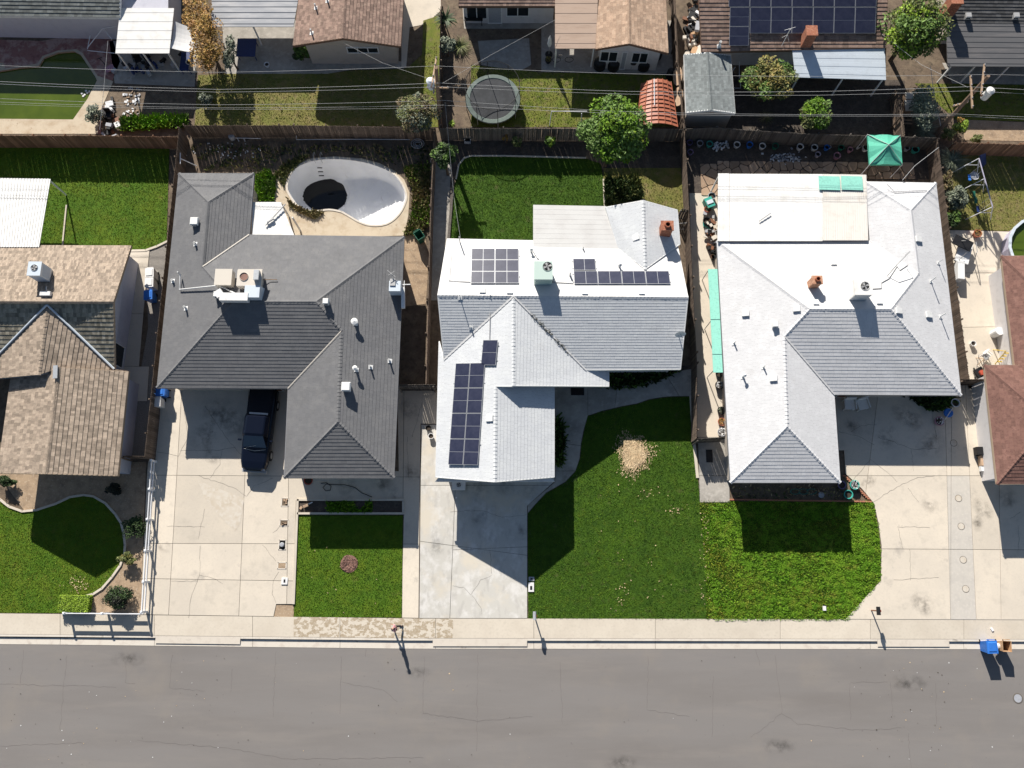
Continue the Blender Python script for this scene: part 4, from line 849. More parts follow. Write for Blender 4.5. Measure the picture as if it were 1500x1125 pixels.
# dry lawns of the back row
bl = [[(330, 108), (480, 108), (515, 103), (592, 101), (596, 100), (640, 60), (643, 185), (285, 184), (290, 110)], [(690, 95), (793, 106), (990, 110), (993, 186), (690, 186), (690, 140)], [(884, 246), (1001, 246), (1004, 310), (940, 310), (884, 300)], [(1390, 215), (1560, 220), (1560, 340), (1390, 336)], [(1340, 122), (1560, 125), (1560, 180), (1400, 175)]]
for i, pl in enumerate(bl):
    patch('lawn', pl, .008, ['lawn_straw', 'lawn_dry_soil', 'lawn_straw', 'lawn_straw', 'lawn_dry_soil'][i]); scatter('grass', pl, 130, [['grass_dry', 'grass_dry', 'grass_yellow'], ['grass_yellow', 'grass_bright', 'grass_dry'], ['grass_dry'], ['grass_dry', 'dead_weed', 'grass_yellow'], ['grass_green', 'grass_dry']][i], .05, .022, .008,
          ('thin yellow green grass behind the brown shingled house', 'worn grass around the trampoline', 'dry grass behind the chimney end of the middle house', 'dry grass under the swing set', 'shaded grass beyond the right utility pole')[i])
patch('lawn', [(620, 30), (645, 22), (642, 186), (615, 186)], .014, 'lawn_dry_soil')
# straw patch, mulch ring, odd leaves
sp = MB(); c0 = P(928, 666, 0)
for _ in range(2600):
    a = random.random() * 6.28; q = abs(random.gauss(0, .62)) ** .8 * 1.35
    if q > 1.75: continue
    rr = 1 + .18 * math.sin(3 * a + 1) + .1 * math.sin(7 * a); x = c0.x + q * rr * math.cos(a) * .85; y = c0.y + q * rr * math.sin(a); s = random.uniform(.04, .13) * (1.2 if q < 1 else .8); t = random.gauss(1.3, .7); dx, dy = math.cos(t) * s, math.sin(t) * s; z = .06 + .02 * random.random()
    sp.face([(x - dx, y - dy, z), (x + dy * .22, y - dx * .22, z + .006), (x + dx, y + dy, z + random.uniform(-.01, .03)), (x - dy * .22, y + dx * .22, z)], 'straw', random.random())
sp.lathe((c0.x, c0.y - .1, .045), [(.001, .03), (.6, .02), (.8, 0)], 'dirt_pale', 20)
tag(sp.build('straw_patch'), 'bare patch of pale straw and wood chips on the middle front lawn', 'straw', kind='stuff')
ml = MB(); c0 = P(511.5, 826, 0)
for _ in range(420):
    a = random.random() * 6.28; q = .55 * math.sqrt(random.random()) * (1 + .12 * math.sin(4 * a)); s = random.uniform(.03, .08); t = random.random() * 6; z = .05 + random.random() * .06
    x, y = c0.x + q * math.cos(a), c0.y + q * math.sin(a); ml.face([(x - math.cos(t) * s, y - math.sin(t) * s, z), (x + math.sin(t) * s * .5, y - math.cos(t) * s * .5, z), (x + math.cos(t) * s, y + math.sin(t) * s, z + .02), (x - math.sin(t) * s * .5, y + math.cos(t) * s * .5, z)], 'mulch', random.random())
ml.lathe((c0.x, c0.y, .03), [(.001, .03), (.5, .02), (.6, 0)], 'mulch', 16)
tag(ml.build('mulch_ring'), 'round heap of reddish brown mulch in the small square lawn', 'mulch', kind='stuff')
lf = MB()
for x, y in [(random.uniform(860, 1015), random.uniform(700, 900)) for _ in range(26)] + [(random.uniform(900, 925), random.uniform(850, 900)) for _ in range(25)] + [(random.uniform(1025, 1040), random.uniform(740, 900)) for _ in range(45)] + [(random.uniform(440, 585), random.uniform(800, 900)) for _ in range(14)] + [(random.gauss(988, 6), random.gauss(748, 4)) for _ in range(22)] + [(random.gauss(952, 8), random.gauss(722, 4)) for _ in range(14)] + [(random.gauss(112, 9), random.gauss(857, 6)) for _ in range(60)]:
    c = P(x, y, .08); s = random.uniform(.03, .07); a = random.random() * 6; lf.face([(c.x + s * math.cos(a + k * 1.57) * (1 if k % 2 else .5), c.y + s * math.sin(a + k * 1.57) * (1 if k % 2 else .5), .07 + .02 * random.random()) for k in range(4)], 'straw', random.random())
tag(lf.build('fallen_leaves'), 'scattered pale dead leaves lying on the front lawns', 'leaves', kind='stuff')
# weeds round the empty pool
scatter('weeds', [(374, 256), (396, 250), (404, 262), (402, 300), (385, 302), (374, 290)], 500, ['weed_leaf', 'leaf_green'], .25, .06, 0, 'bright green weeds between dark roof and empty pool', 'weeds')
scatter('weeds', [(592, 248), (629, 240), (629, 330), (612, 345), (590, 345), (603, 320), (606, 280)], 420, ['dead_weed', 'leaf_olive', 'weed_leaf'], .3, .06, 0, 'tangled olive weeds right of the empty pool', 'weeds')
scatter('weeds', [(421, 290), (432, 300), (450, 308), (470, 309), (474, 313), (460, 322), (440, 312), (425, 303)], 500, ['dead_weed'], .2, .05, 0, 'dry weeds along the lower left rim of the empty pool', 'weeds')
scatter('weeds', [(403, 256), (415, 240), (440, 228), (455, 228), (440, 240), (424, 256), (416, 275)], 250, ['dead_weed', 'leaf_olive'], .2, .05, 0, 'dry weeds along the upper left rim of the empty pool', 'weeds')
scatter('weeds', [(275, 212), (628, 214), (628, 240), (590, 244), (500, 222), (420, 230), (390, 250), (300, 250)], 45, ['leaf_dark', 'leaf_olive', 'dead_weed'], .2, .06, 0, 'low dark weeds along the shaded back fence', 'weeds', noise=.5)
scatter('weeds', [(180, 175), (275, 172), (274, 186), (180, 192)], 500, ['weed_leaf', 'leaf_green'], .4, .08, 0, 'bushy green weeds by the left back fence', 'weeds')
scatter('weeds', [(886, 262), (935, 258), (942, 296), (886, 302)], 260, ['leaf_dark', 'leaf_olive'], .3, .06, 0, 'dark scrubby plants beside the middle back lawn', 'weeds')
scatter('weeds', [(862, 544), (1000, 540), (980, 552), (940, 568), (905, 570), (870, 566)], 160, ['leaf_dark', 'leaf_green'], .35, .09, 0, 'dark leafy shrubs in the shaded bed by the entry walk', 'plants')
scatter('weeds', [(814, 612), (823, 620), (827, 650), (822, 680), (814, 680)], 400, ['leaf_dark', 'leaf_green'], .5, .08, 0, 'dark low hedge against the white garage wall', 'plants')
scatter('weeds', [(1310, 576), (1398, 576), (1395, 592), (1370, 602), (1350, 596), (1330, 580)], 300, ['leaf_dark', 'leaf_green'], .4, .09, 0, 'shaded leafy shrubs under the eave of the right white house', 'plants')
scatter('weeds', [(1072, 712), (1235, 712), (1235, 730), (1072, 730)], 40, ['leaf_dark', 'dead_weed', 'straw'], .15, .05, 0, 'sparse plants and dead leaves in the shaded front bed', 'plants')
scatter('weeds', [(480, 735), (545, 735), (545, 750), (480, 750)], 420, ['weed_leaf'], .2, .06, .02, 'bright green plants in the low planter bed', 'plants', noise=.4)
# ================================================================ POOLS
def empty_pool():
    t = thing('swimming_pool', 'empty white kidney shaped pool with black water in its deep end', 'pool', P(505, 283, 0))
    c0 = P(508, 282, 0); hc = P(474.5, 283.5, -2.35); xa, xb = P(430, 280, 0).x, P(590, 280, 0).x; mb = MB(); rings = 30; n = len(PW); k0 = 0
    def dep(x, y, dist):
        f = min(1, max(0, (x - xa) / (xb - xa))); d = 2.35 + (1.0 - 2.35) * max(0, (f - .42) / .58) ** .75 if f > .42 else 2.35
        k = min(1, dist / (.62 if f < .6 else .42)); s = 1 - (1 - k) ** 2.6; z = -d * s
        e = math.hypot((x - hc.x) / 1.88, (y - hc.y) / 1.42) + .10 * math.sin(math.atan2(y - hc.y, x - hc.x) * 2 + .8)
        if e < 1.06: z -= .55 * min(1, max(0, (1.06 - e) / .09))
        return z
    for r_ in range(rings + 1):
        q = 1 - (r_ / rings) ** 1.0
        for x, y in PW:
            X, Y = c0.x + (x - c0.x) * q, c0.y + (y - c0.y) * q
            dist = min(math.hypot(X - a, Y - b) for a, b in PW) if r_ else 0; mb.v.append((X, Y, dep(X, Y, dist) if r_ else 0))
    kk = mb.mi('pool_plaster')
    for r_ in range(rings):
        for j in range(n): a, b = r_ * n + j, r_ * n + (j + 1) % n; mb.f.append((a, b, b + n, a + n)); mb.m.append(kk); mb.r.append(.5)
    mb.build('basin', t, smooth=True)
    w_ = MB(); w_.face([(hc.x + 2.1 * math.cos(a), hc.y + 1.62 * math.sin(a), -2.56) for a in [k * .2618 for k in range(24)]], 'black_water'); w_.build('water', t)
    cp = MB(); q = inset(PW, -.14); 
    if abs(parea(q)) < abs(parea(PW)): q = inset(PW, .14)
    P_ = PW if parea(PW) > 0 else PW[::-1]; N = len(P_)
    for i in range(N): j = (i + 1) % N; cp.add([(*P_[i], -.05), (*P_[j], -.05), (*P_[j], .04), (*P_[i], .04), (*q[j], .04), (*q[i], .04), (*q[j], 0), (*q[i], 0)], [(0, 1, 2, 3), (3, 2, 4, 5), (5, 4, 6, 7)], 'curb_concrete')
    cp.build('coping', t)
    for x in (461.5, 471.5):
        lad = MB(); p = P(x, 236, 0); lad.tube([p + Vector((0, .5, 0)), p + Vector((0, .5, .5)), p + Vector((0, .2, .7)), p + Vector((0, -.05, .5)), p + Vector((0, -.05, -.2))], .022, 'metal_dull')
        lad.build('ladder_rail', t)
    for k in range(3):
        a = P(467, 240 + 3 * k, 0); MB().box((a.x, a.y - .15, -.35 - .3 * k), (.38, .07, .04), 'rubber').build('step', t)
empty_pool()
gp = thing('swimming_pool', 'green algae filled pool with angular deck at top left', 'pool', P(70, 130, 0))
mb = MB(); A2 = PW2 if parea(PW2) > 0 else PW2[::-1]
mb.face([(x, y, -.14) for x, y in A2], 'green_water'); mb.build('water', gp)
mb = MB()
for i in range(len(A2)): j = (i + 1) % len(A2); mb.face([(*A2[i], .01), (*A2[j], .01), (*A2[j], -.6), (*A2[i], -.6)], 'stone_tan')
mb.build('pool_wall', gp)
db = MB()
for (x, y) in ((120, 137), (124, 139), (128, 136), (122, 141), (126, 133), (131, 134)): c = P(x, y, -.12); db.lathe((c.x, c.y, -.13), [(.001, .05), (.08, .04), (.1, 0)], 'cloth_white', 7)
tag(db.build('pool_floats'), 'cluster of small white floating bits in the green pool', 'debris')
# ================================================================ HOUSES
# --- dark grey house, left of centre
h2 = House('house', 'dark charcoal tile roofed house with attached garage left of centre', 'house', (430, 450))
a, b, c_, d, e, f, g, hh, i_, j, k = (262, 254), (372, 254), (365, 344), (592, 347), (577, 700), (416, 700), (422, 569), (230, 568), (305, 296), (297, 391), (342, 442)
l, m_, n_ = (463, 442), (500, 485), (495, 618)
h2.roof({'north_hip': (a, b, [a, b, i_]), 'wing_east': (b, c_, [b, c_, j, i_]), 'north': (c_, d, [c_, d, l, k, j]), 'east': (d, e, [d, e, n_, m_, l]), 'garage_south': (f, e, [f, e, n_], {'width': .45, 'th': .015}),
         'garage_west': (g, f, [g, f, n_, m_]), 'south': (hh, g, [hh, g, m_, l, k], {'width': .45, 'th': .015}), 'west': (a, hh, [a, hh, k, j, i_])}, 'roof_dark', 'fascia_grey', th=.014, valley='cream_paint', valley_w=.03)
h2.walls([a, b, c_, d, e, f, g, hh], 'stucco_tan')
p, q = near_wall(h2, 0, 0, 0); foot = h2.foot
def south_open(h, px0, px1, py, name, z0, z1, mull, gm='glass_dark'):
    A, B = P2(px0, py, h.ze), P2(px1, py, h.ze); ys = []
    n = len(h.foot); mx = (A[0] + B[0]) / 2; best = None
    for i in range(n):
        (x0, y0), (x1, y1) = h.foot[i], h.foot[(i + 1) % n]
        if min(x0, x1) < mx < max(x0, x1): y = y0 + (y1 - y0) * (mx - x0) / (x1 - x0); best = (abs(y - A[1]), y, (y1 - y0) / (x1 - x0)) if best is None or abs(y - A[1]) < best[0] else best
    y, sl = best[1], best[2]; return h.opening(name, (A[0], y - sl * (mx - A[0])), (B[0], y + sl * (B[0] - mx)), z0, z1, mull=mull, gm=gm)
south_open(h2, 440, 555, 700, 'garage_door', .05, 2.2, 4, 'trim_white'); south_open(h2, 270, 300, 569, 'window', .9, 2.1, 2); south_open(h2, 330, 372, 569, 'window', .9, 2.1, 3); south_open(h2, 385, 400, 569, 'door', .05, 2.1, 1, 'paint_brown')
vent_box(h2, 'west', 287, 327, s_=.6, ht=.35); vent_pipe(h2, 'west', 287, 358, .08, .35); vent_pipe(h2, 'west', 254, 412, .08, .3); vent_pipe(h2, 'west', 273, 452, .07, .45)
vent_box(h2, 'west', 320, 434, s_=.42); vent_box(h2, 'east', 479, 444, s_=.42); vent_pipe(h2, 'east', 521, 474, .11, .45, cap=True); vent_pipe(h2, 'east', 522, 542, .08, .5, cap=True); vent_pipe(h2, 'east', 543, 538, .06, .4); vent_pipe(h2, 'east', 571, 529, .06, .45)
vent_box(h2, 'east', 509, 569, s_=.62, ht=.55)
p0 = h2.rp('west', 264, 402, .25); p1 = h2.rp('west', 263, 424, .15); p2 = h2.rp('west', 320, 418, .25); pipe_run(h2, [p0 + Vector((0, 0, .5)), p0, p1, p2, h2.rp('north', 345, 430, .3)], .045)
# roof cooler on house 2: two cabinets, elbow duct
base = h2.rp('north', 352, 436); rt = thing('air_conditioner', 'cream twin cabinet rooftop cooler with white duct on dark roof', 'air conditioner', base)
B0 = h2.rp('north', 333, 412); MB().box((B0.x, B0.y, B0.z + .45), (1.1, 1.1, .7), 'cream_paint').box((B0.x, B0.y, B0.z + .82), (1.16, 1.16, .05), 'cream_paint').build('housing', rt)
B1 = h2.rp('north', 370, 414); MB().box((B1.x, B1.y, B1.z + .5), (1.55, 1.15, .9), 'cream_paint').box((B1.x + .1, B1.y, B1.z + .98), (1.65, 1.2, .05), 'cream_paint').build('housing', rt)
MB().lathe((B1.x - .28, B1.y + .05, B1.z + 1.01), [(.001, 0), (.27, 0)], 'mulch', 20).lathe((B1.x - .28, B1.y + .05, B1.z + 1.01), [(.27, .01), (.29, .05), (.31, 0)], 'cream_paint', 20).build('fan_opening', rt)
MB().box((B1.x + .62, B1.y + .1, B1.z + 1.15), (.35, .7, .3), 'galvanised').build('motor_cover', rt)
D0 = h2.rp('north', 345, 436); MB().box((D0.x + .1, D0.y - .15, D0.z + .42), (1.9, .55, .5), 'paint_white').build('duct', rt); MB().box((B1.x + .35, B1.y - 1.0, B1.z + .55), (1.2, 1.0, .95), 'metal_blue_white', taper=.85).build('duct_elbow', rt)
MB().box((D0.x - .95, D0.y + .1, D0.z + .45), (.5, .5, .35), 'paint_white', .6).build('duct_end', rt)
MB().tube([B1 + Vector((.8, .1, .3)), B1 + Vector((1.2, .2, .1)), B1 + Vector((1.7, .2, .08))], .03, 'stone_tan').build('conduit', rt)
# second small cooler near the east eave with antenna mast
base = h2.rp('east', 580, 428); t = thing('air_conditioner', 'small wall hung cooler on the east eave of dark roof', 'air conditioner', base)
MB().box(base + Vector((.05, .1, .55)), (.8, .75, .9), 'metal_blue_white').build('housing', t); MB().box(base + Vector((-.1, .35, 1.03)), (.38, .5, .08), 'metal_dull').build('fan_opening', t); MB().box(base + Vector((.55, -.5, .2)), (.25, 1.5, .25), 'paint_white', .05).build('duct', t)
an = h2.rp('east', 577, 411); t = thing('antenna', 'thin roof antenna mast beside the small cooler on dark roof', 'antenna', an)
MB().tube([an, an + Vector((0, 0, 1.3))], .03, 'metal_dull').build('mast', t); MB().tube([an + Vector((-.3, .3, 1.2)), an + Vector((.3, -.2, 1.2))], .02, 'metal_dull').tube([an + Vector((-.2, -.1, 1.3)), an + Vector((.2, .2, 1.3))], .02, 'metal_dull').build('crossbar', t)
t = thing('antenna', 'ridge mounted white antenna arm beyond east eave of dark house', 'antenna', an)
q0 = P(590, 417, 3.0); MB().tube([q0, q0 + Vector((.55, 0, .05))], .04, 'paint_white').tube([q0 + Vector((.1, .3, 0)), q0 + Vector((.1, -.3, 0))], .03, 'paint_white').build('arm', t)
# white patio cover of house 2
cover(h2.t, 'patio_cover', [(370, 296), (411, 296), (431, 344.5), (369, 344.5)], (2.45, 2.4, 2.4, 2.5), 'metal_white', 10, .015, posts=[(411, 297, 2.4), (428, 318, 2.4), (373, 297, 2.4)])
cvb = P(411, 297, 2.5); cvt = bpy.data.objects
t = thing('pole', 'grey pole lying across the white patio cover beside empty pool', 'pole', P(400, 320, 2.55)); MB().tube([P(389, 330, 2.58), P(418, 299, 2.58)], .05, 'metal_dull').tube([P(391, 326, 2.6), P(401, 320, 2.6)], .09, 'metal_dull').build('pole_shaft', t)
# --- middle white house
h3 = House('house', 'middle white roofed house with solar panels and brick chimney', 'house', (790, 480))
NL, NR, RL, RR = (655, 350), (992, 357), (641, 433), (1008, 436); Tm = (752, 434)
h3.roof({'north': (NL, NR, [NL, (904, 355.1), (906, 364), (945, 394), (990, 362), NR, RR, Tm, RL]), 'south_left': ((651, 541), (997, 541), [RL, Tm, (650, 527)], {'m': 'roof_white', 'width': .4, 'course': .19, 'th': .009}), 'south': ((651, 541), (997, 541), [Tm, RR, (997, 541), (858, 542)], {'width': .4, 'course': .19, 'th': .009}),
         'west': ((643, 500), (638, 701), [(643, 500), (650, 527), Tm, (752, 565), (726, 565), (725, 706), (638, 699)], {'width': .3}),
         'porch': ((892, 545), (892, 566), [Tm, (858, 542), (892, 545), (892, 566), (752, 565)], {'pitch': .285, 'ze': 2.3}),
         'east': ((812, 566), (812, 699), [(726, 565), (812, 566), (812, 699), (725, 706)])}, 'roof_white', 'trim_white', th=.014, valley='felt_white')
# smooth white felt on the north slope
V = h3.V; nf = h3.planes['north']; mb = MB(); q_ = [V[p] + nf[1] * .055 for p in (NL, (904, 355.1), (906, 364), (945, 394), (990, 362), NR, RR, Tm, RL)]
mb.face(q_ if (q_[1] - q_[0]).cross(q_[-1] - q_[0]).z > 0 else q_[::-1], 'felt_white'); mb.build('roof_felt', h3.t)
# ridge cap strip, north wing, patio
w_ = {'ze': ZE}; hw = House.__new__(House); hw.t = h3.t; hw.ze = 2.9; hw.planes = {}; hw.faces = {}
A_, B_, C_, D_, E_, F_ = (942, 294), (887, 304), (905, 364), (945, 395), (992, 308), (996, 358)
hw.roof({'wing_west': (B_, C_, [A_, B_, C_, D_]), 'wing_east': (E_, F_, [A_, D_, F_, E_])}, 'roof_white', 'trim_white', th=.014, valley='felt_white')
hw.ro.location = (0, 0, .06)
hw.gable(B_, A_, E_, 'stucco_white', .25)
cover(h3.t, 'patio_cover', [(781, 300), (888, 302), (906, 365), (781, 364)], (2.75, 2.75, 3.0, 3.0), 'metal_cream', 9, .005, under='trim_white', posts=[(783, 302, 2.75), (835, 302, 2.75), (884, 303, 2.75)], axis=1, fr=.94)
for o_ in [o for o in bpy.data.objects if o.name.startswith('patio_cover') and o.parent == h3.t]: o_.data.materials[0] = mat('metal_offwhite', (.53, .525, .515), [((.48, .47, .46), 1, .45, .7)], rough=.6)
# garage gable end: skirt roof under the prow
z0 = 2.55; sk = [P(637, 705.5, z0), P(813, 705.5, z0), P(801, 692, z0 + .3), P(649, 692, z0 + .3)]; n = (sk[1] - sk[0]).cross(sk[3] - sk[0]).normalized(); mb = MB(); shingles(mb, sk, n, (sk[3] - sk[0]).normalized(), M['roof_white'], .24, .3, .03); mb.add([p - Vector((0, 0, .03)) for p in sk] + [p - Vector((0, 0, .2)) for p in sk], [(0, 1, 2, 3), (7, 6, 5, 4), (0, 4, 5, 1), (1, 5, 6, 2), (3, 2, 6, 7), (0, 3, 7, 4)], 'trim_white'); mb.build('skirt_roof', h3.t)
A3, B3, C3 = P(643, 694, 2.8), P(807, 694, 2.8), V[(725, 706)]; MB().add([A3, B3, (C3.x, A3.y, C3.z - .12), A3 + Vector((0, .1, 0)), B3 + Vector((0, .1, 0)), (C3.x, A3.y + .1, C3.z - .12)], [(0, 1, 2), (5, 4, 3)], 'stucco_shade_blue').build('gable_wall', h3.t)
A3, B3 = P(727, 562, 2.8), P(885, 562, 2.8); C3 = V[(752, 565)]; MB().add([(A3.x, A3.y, V[(726, 565)].z - .3), (C3.x, A3.y, C3.z - .3), (B3.x, A3.y, 2.1), (A3.x, A3.y, 2.1)], [(3, 2, 1, 0)], 'stucco_white').build('gable_wall', h3.t)
for rk in ((RL, NL), (RR, NR)): pass
h3.gable(NL, RL, (650, 527), 'stucco_white', .35); h3.gable(NR, RR, (997, 541), 'stucco_white', .35)
h3.walls([NL, (888, 356), (889, 306), (990, 310), NR, (1001, 436), (997, 541), (860, 542), (812, 542), (812, 700), (640, 700), (648, 500)], 'stucco_white')
south_open(h3, 665, 785, 700, 'garage_door', .05, 2.2, 4, 'trim_white'); south_open(h3, 838, 853, 542, 'door', .05, 2.1, 1, 'paint_brown'); south_open(h3, 885, 925, 542, 'window', .8, 2.1, 2); south_open(h3, 945, 980, 542, 'window', .8, 2.1, 2)
MB().box(P(846, 573, .04), (.95, .55, .03), 'paint_navy').build('doormat', None) if False else None
tag(MB().box(P(846, 573.5, .075), (.95, .55, .03), 'paint_black').build('doormat', origin=P(846, 573.5, .06)), 'dark rectangular doormat at the entry walk', 'doormat')
chimney(hw, 'wing_east', 973, 341, .78, .62, 1.15, 'brick_red')
for o in [o for o in bpy.data.objects if o.name.startswith('chimney')][:1]: o['label'] = 'red brick chimney with clay pot'
for x, y in ((707, 425), (747, 426), (857, 427), (940, 427), (931, 348)): vent_low(h3 if y > 400 else hw, 'north' if y > 400 else 'wing_west', x, y)
vent_low(h3, 'west', 717, 613)
vent_pipe(h3, 'north', 811, 412, .05, .3); vent_pipe(h3, 'north', 835, 404, .07, .5); vent_pipe(h3, 'north', 907, 391, .07, .4, cap=True); vent_pipe(h3, 'north', 854, 365, .05, .35); vent_pipe(h3, 'north', 778, 369, .06, .45, cap=True); vent_pipe(h3, 'south_left', 690, 480, .05, .3); vent_pipe(h3, 'south_left', 674, 436, .03, .6)
pipe_run(h3, [h3.rp('north', 661, 374, .1), h3.rp('north', 658, 411, .1), h3.rp('north', 690, 413, .1)], .025, 'metal_dull'); pipe_run(h3, [h3.rp('north', 716, 420, .1), h3.rp('north', 718, 432, .12), h3.rp('west', 718, 446, .1), h3.rp('west', 717, 497, .1)], .025, 'metal_dull')
pipe_run(h3, [h3.rp('north', 788, 412, .1), h3.rp('north', 840, 415, .1)], .025, 'metal_dull')
mast = h3.rp('north', 674, 356); pipe_run(h3, [mast, mast + Vector((0, 0, 1.1))], .04, 'metal_dull', 'service_mast')
solar(h3, 'north', [(691, 364), (760, 364), (760, 415), (689, 415)], 2, 3, 'twelve cell solar array three rows deep at left of the white north slope')
solar(h3, 'north', [(839, 379), (872, 379), (873, 396), (840, 396)], 1, 1, 'single solar panel above the long row on the white north slope')
solar(h3, 'north', [(840, 397), (980, 397), (982, 416), (841, 416)], 4, 1, 'long single row of solar panels near the chimney')
solar(h3, 'west', [(706, 498), (728, 498), (728, 535), (706, 535)], 1, 1, 'single solar panel at the upper end of the garage slope', 'y')
solar(h3, 'west', [(663, 532), (706, 532), (705, 681), (661, 681)], 2, 4, 'tall double column of solar panels on the garage slope', 'y')
base = h3.rp('north', 795, 413); cond(0, 0, base + Vector((0, .35, 0)), 1.2, 1.25, 1.15, 'mint_paint', 'pale mint evaporative cooler on the middle white roof', fan_px=(.28, .28), fan=True)
t = thing('satellite_dish', 'white satellite dish on the right rake of middle white house', 'satellite dish', h3.rp('south', 996, 494))
c = h3.rp('south', 994, 492); MB().tube([c, c + Vector((0, 0, .5))], .03, 'metal_dull').build('mast', t); mm = Matrix.Rotation(1.2, 3, 'X') @ Matrix.Rotation(.3, 3, 'Z'); db = MB(); pr = [(.001, .0), (.2, .02), (.38, .09)]
for r0, r1 in zip(pr, pr[1:]):
    for k in range(14):
        a0, a1 = k * .4488, (k + 1) * .4488; db.face([c + Vector((0, 0, .6)) + mm @ Vector((x * math.cos(a_) , x * math.sin(a_) * .8, z)) for x, z, a_ in ((r0[0], r0[1], a0), (r0[0], r0[1], a1), (r1[0], r1[1], a1), (r1[0], r1[1], a0))], 'paint_white')
db.build('dish', t); MB().tube([c + Vector((0, 0, .5)), c + Vector((.2, -.5, .75))], .015, 'metal_dull').build('feed_arm', t)
tag(MB().tube([h3.rp('north', 779, 363, .15), h3.rp('north', 788, 378, .15)], .05, 'trim_white').build('roof_pipe', h3.t), None)
leafb = MB()
for k in range(70): tt = random.random(); p = V[Tm].lerp(V[(858, 542)], .25 + .55 * tt) + Vector((random.uniform(-.1, .1), random.uniform(-.08, .08), .1 + .04 * random.random())); leafcloud(leafb, p, .08, .03, 5, .04, 'leaf_black')
o = leafb.build('gutter_leaves'); tag(o, 'line of dark dead leaves caught in the roof valley of middle house', 'leaves', kind='stuff')
# condenser box at garage
base = P(673, 712, .05); cond(0, 0, base, .85, .6, .6, 'metal_white', 'small white condenser beside the middle garage corner', fan=True, legs=False)
# --- right white house
h4 = House('house', 'right white roofed house with flat patio roof and small brick flue', 'house', (1230, 470))
a, b, c_, d, e, f, g = (1267, 266), (1371, 268), (1408, 579), (1222, 578), (1231, 707), (1070, 707), (1050, 353); h_ = (1274, 353)
ap, v1, r1, r2, n1, n2 = (1334, 308), (1345, 401), (1305, 453), (1186, 453), (1149, 493), (1153, 625)
h4.roof({'north_hip': (a, b, [a, b, ap]), 'east': (b, c_, [b, c_, r1, v1, ap]), 'south': (d, c_, [d, c_, r1, r2, n1], {'width': .45, 'th': .010}), 'garage_east': (d, e, [d, e, n2, n1]), 'garage_south': (f, e, [f, e, n2], {'width': .45, 'th': .010}),
         'west': (g, f, [g, f, n2, n1, r2]), 'north': (g, h_, [g, h_, v1, r1, r2]), 'wing_west': (a, h_, [a, h_, v1, ap])}, 'roof_white2', 'fascia_grey', th=.014, valley='felt_white')
V = h4.V; nf = h4.planes['north']; mb = MB(); q_ = [V[p] + nf[1] * .052 for p in (g, h_, v1, r1, r2)]; mb.face(q_ if nf[1].z * (q_[1] - q_[0]).cross(q_[2] - q_[0]).z > 0 else q_[::-1], 'felt_white'); mb.build('roof_felt', h4.t)
h4.walls([a, b, c_, d, e, f, g, h_], 'stucco_tan')
south_open(h4, 1090, 1210, 706, 'garage_door', .05, 2.2, 4, 'trim_white'); south_open(h4, 1300, 1340, 579, 'window', .8, 2.1, 2); south_open(h4, 1245, 1260, 579, 'door', .05, 2.1, 1, 'paint_brown'); south_open(h4, 1355, 1385, 579, 'window', .9, 2.1, 2)
cover(h4.t, 'patio_cover', [(1052, 254), (1068, 254), (1068, 353), (1051, 353)], (2.75, 2.75, 3.0, 3.0), 'metal_white', 3, .012, posts=[(1054, 256, 2.7)])
cover(h4.t, 'patio_cover', [(1068.5, 254.5), (1205, 255), (1205, 353), (1068.5, 353)], (2.74, 2.74, 3.02, 3.02), 'metal_white', 30, .012, posts=[(1075, 256, 2.7), (1130, 256, 2.7), (1190, 256, 2.7)])
cover(h4.t, 'patio_cover', [(1205.5, 255), (1269, 256), (1272, 352), (1205.5, 352)], (2.78, 2.78, 3.04, 3.04), 'metal_cream', 20, .02, posts=[(1262, 258, 2.7)])
for (x, y) in ((1346, 350), (1092, 459), (1167, 452), (1133, 551 + 3), (1361, 461), (1317, 455)): vent_low(h4, 'east' if x > 1300 else 'west', x, y)
vent_low(h4, 'north', 1195, 442); vent_low(h4, 'north', 1221, 384); vent_low(h4, 'north', 1288, 441)
vent_box(h4, 'west', 1134, 477, s_=.4, ht=.3); vent_pipe(h4, 'west', 1075, 503, .05, .4); vent_pipe(h4, 'west', 1118, 538, .05, .4); vent_pipe(h4, 'west', 1088, 552, .06, .45, cap=True); vent_pipe(h4, 'east', 1377, 464, .04, .8); vent_pipe(h4, 'east', 1363, 412, .04, .8); vent_pipe(h4, 'east', 1374, 385, .03, .7)
chimney(h4, 'north', 1189, 418, .62, .5, 1.0, 'brick_tan')
base = h4.rp('north', 1253, 430); cond(0, 0, base, 1.15, 1.1, 1.2, 'metal_white', 'white square rooftop condenser on the right white house', fan_px=(.1, .05))
pts = [h4.rp('north', x, y, .09) for x, y in ((1278, 423), (1291, 422), (1291, 414), (1302, 408), (1314, 390), (1318, 396), (1330, 388))] ; pipe_run(h4, pts, .03, 'metal_dull')
p = h4.rp('east', 1326, 374, .1); pipe_run(h4, [p, p + Vector((0, 0, .7)), p + Vector((-.9, -.9, .5)), h4.rp('north', 1300, 404, .1)], .03, 'metal_dull', 'conduit_frame')
p = h4.rp('north_hip', 1310, 281, .1); pipe_run(h4, [p + Vector((-.5, .6, .05)), p, h4.rp('north_hip', 1358, 279, .1)], .02, 'metal_dull')
p = P(1112, 324, 3.05); tag(MB().tube([p, P(1129, 312, 3.05)], .035, 'metal_dull').build('loose_pipe', origin=p), 'short grey pipe lying on the flat white patio roof', 'pipe')
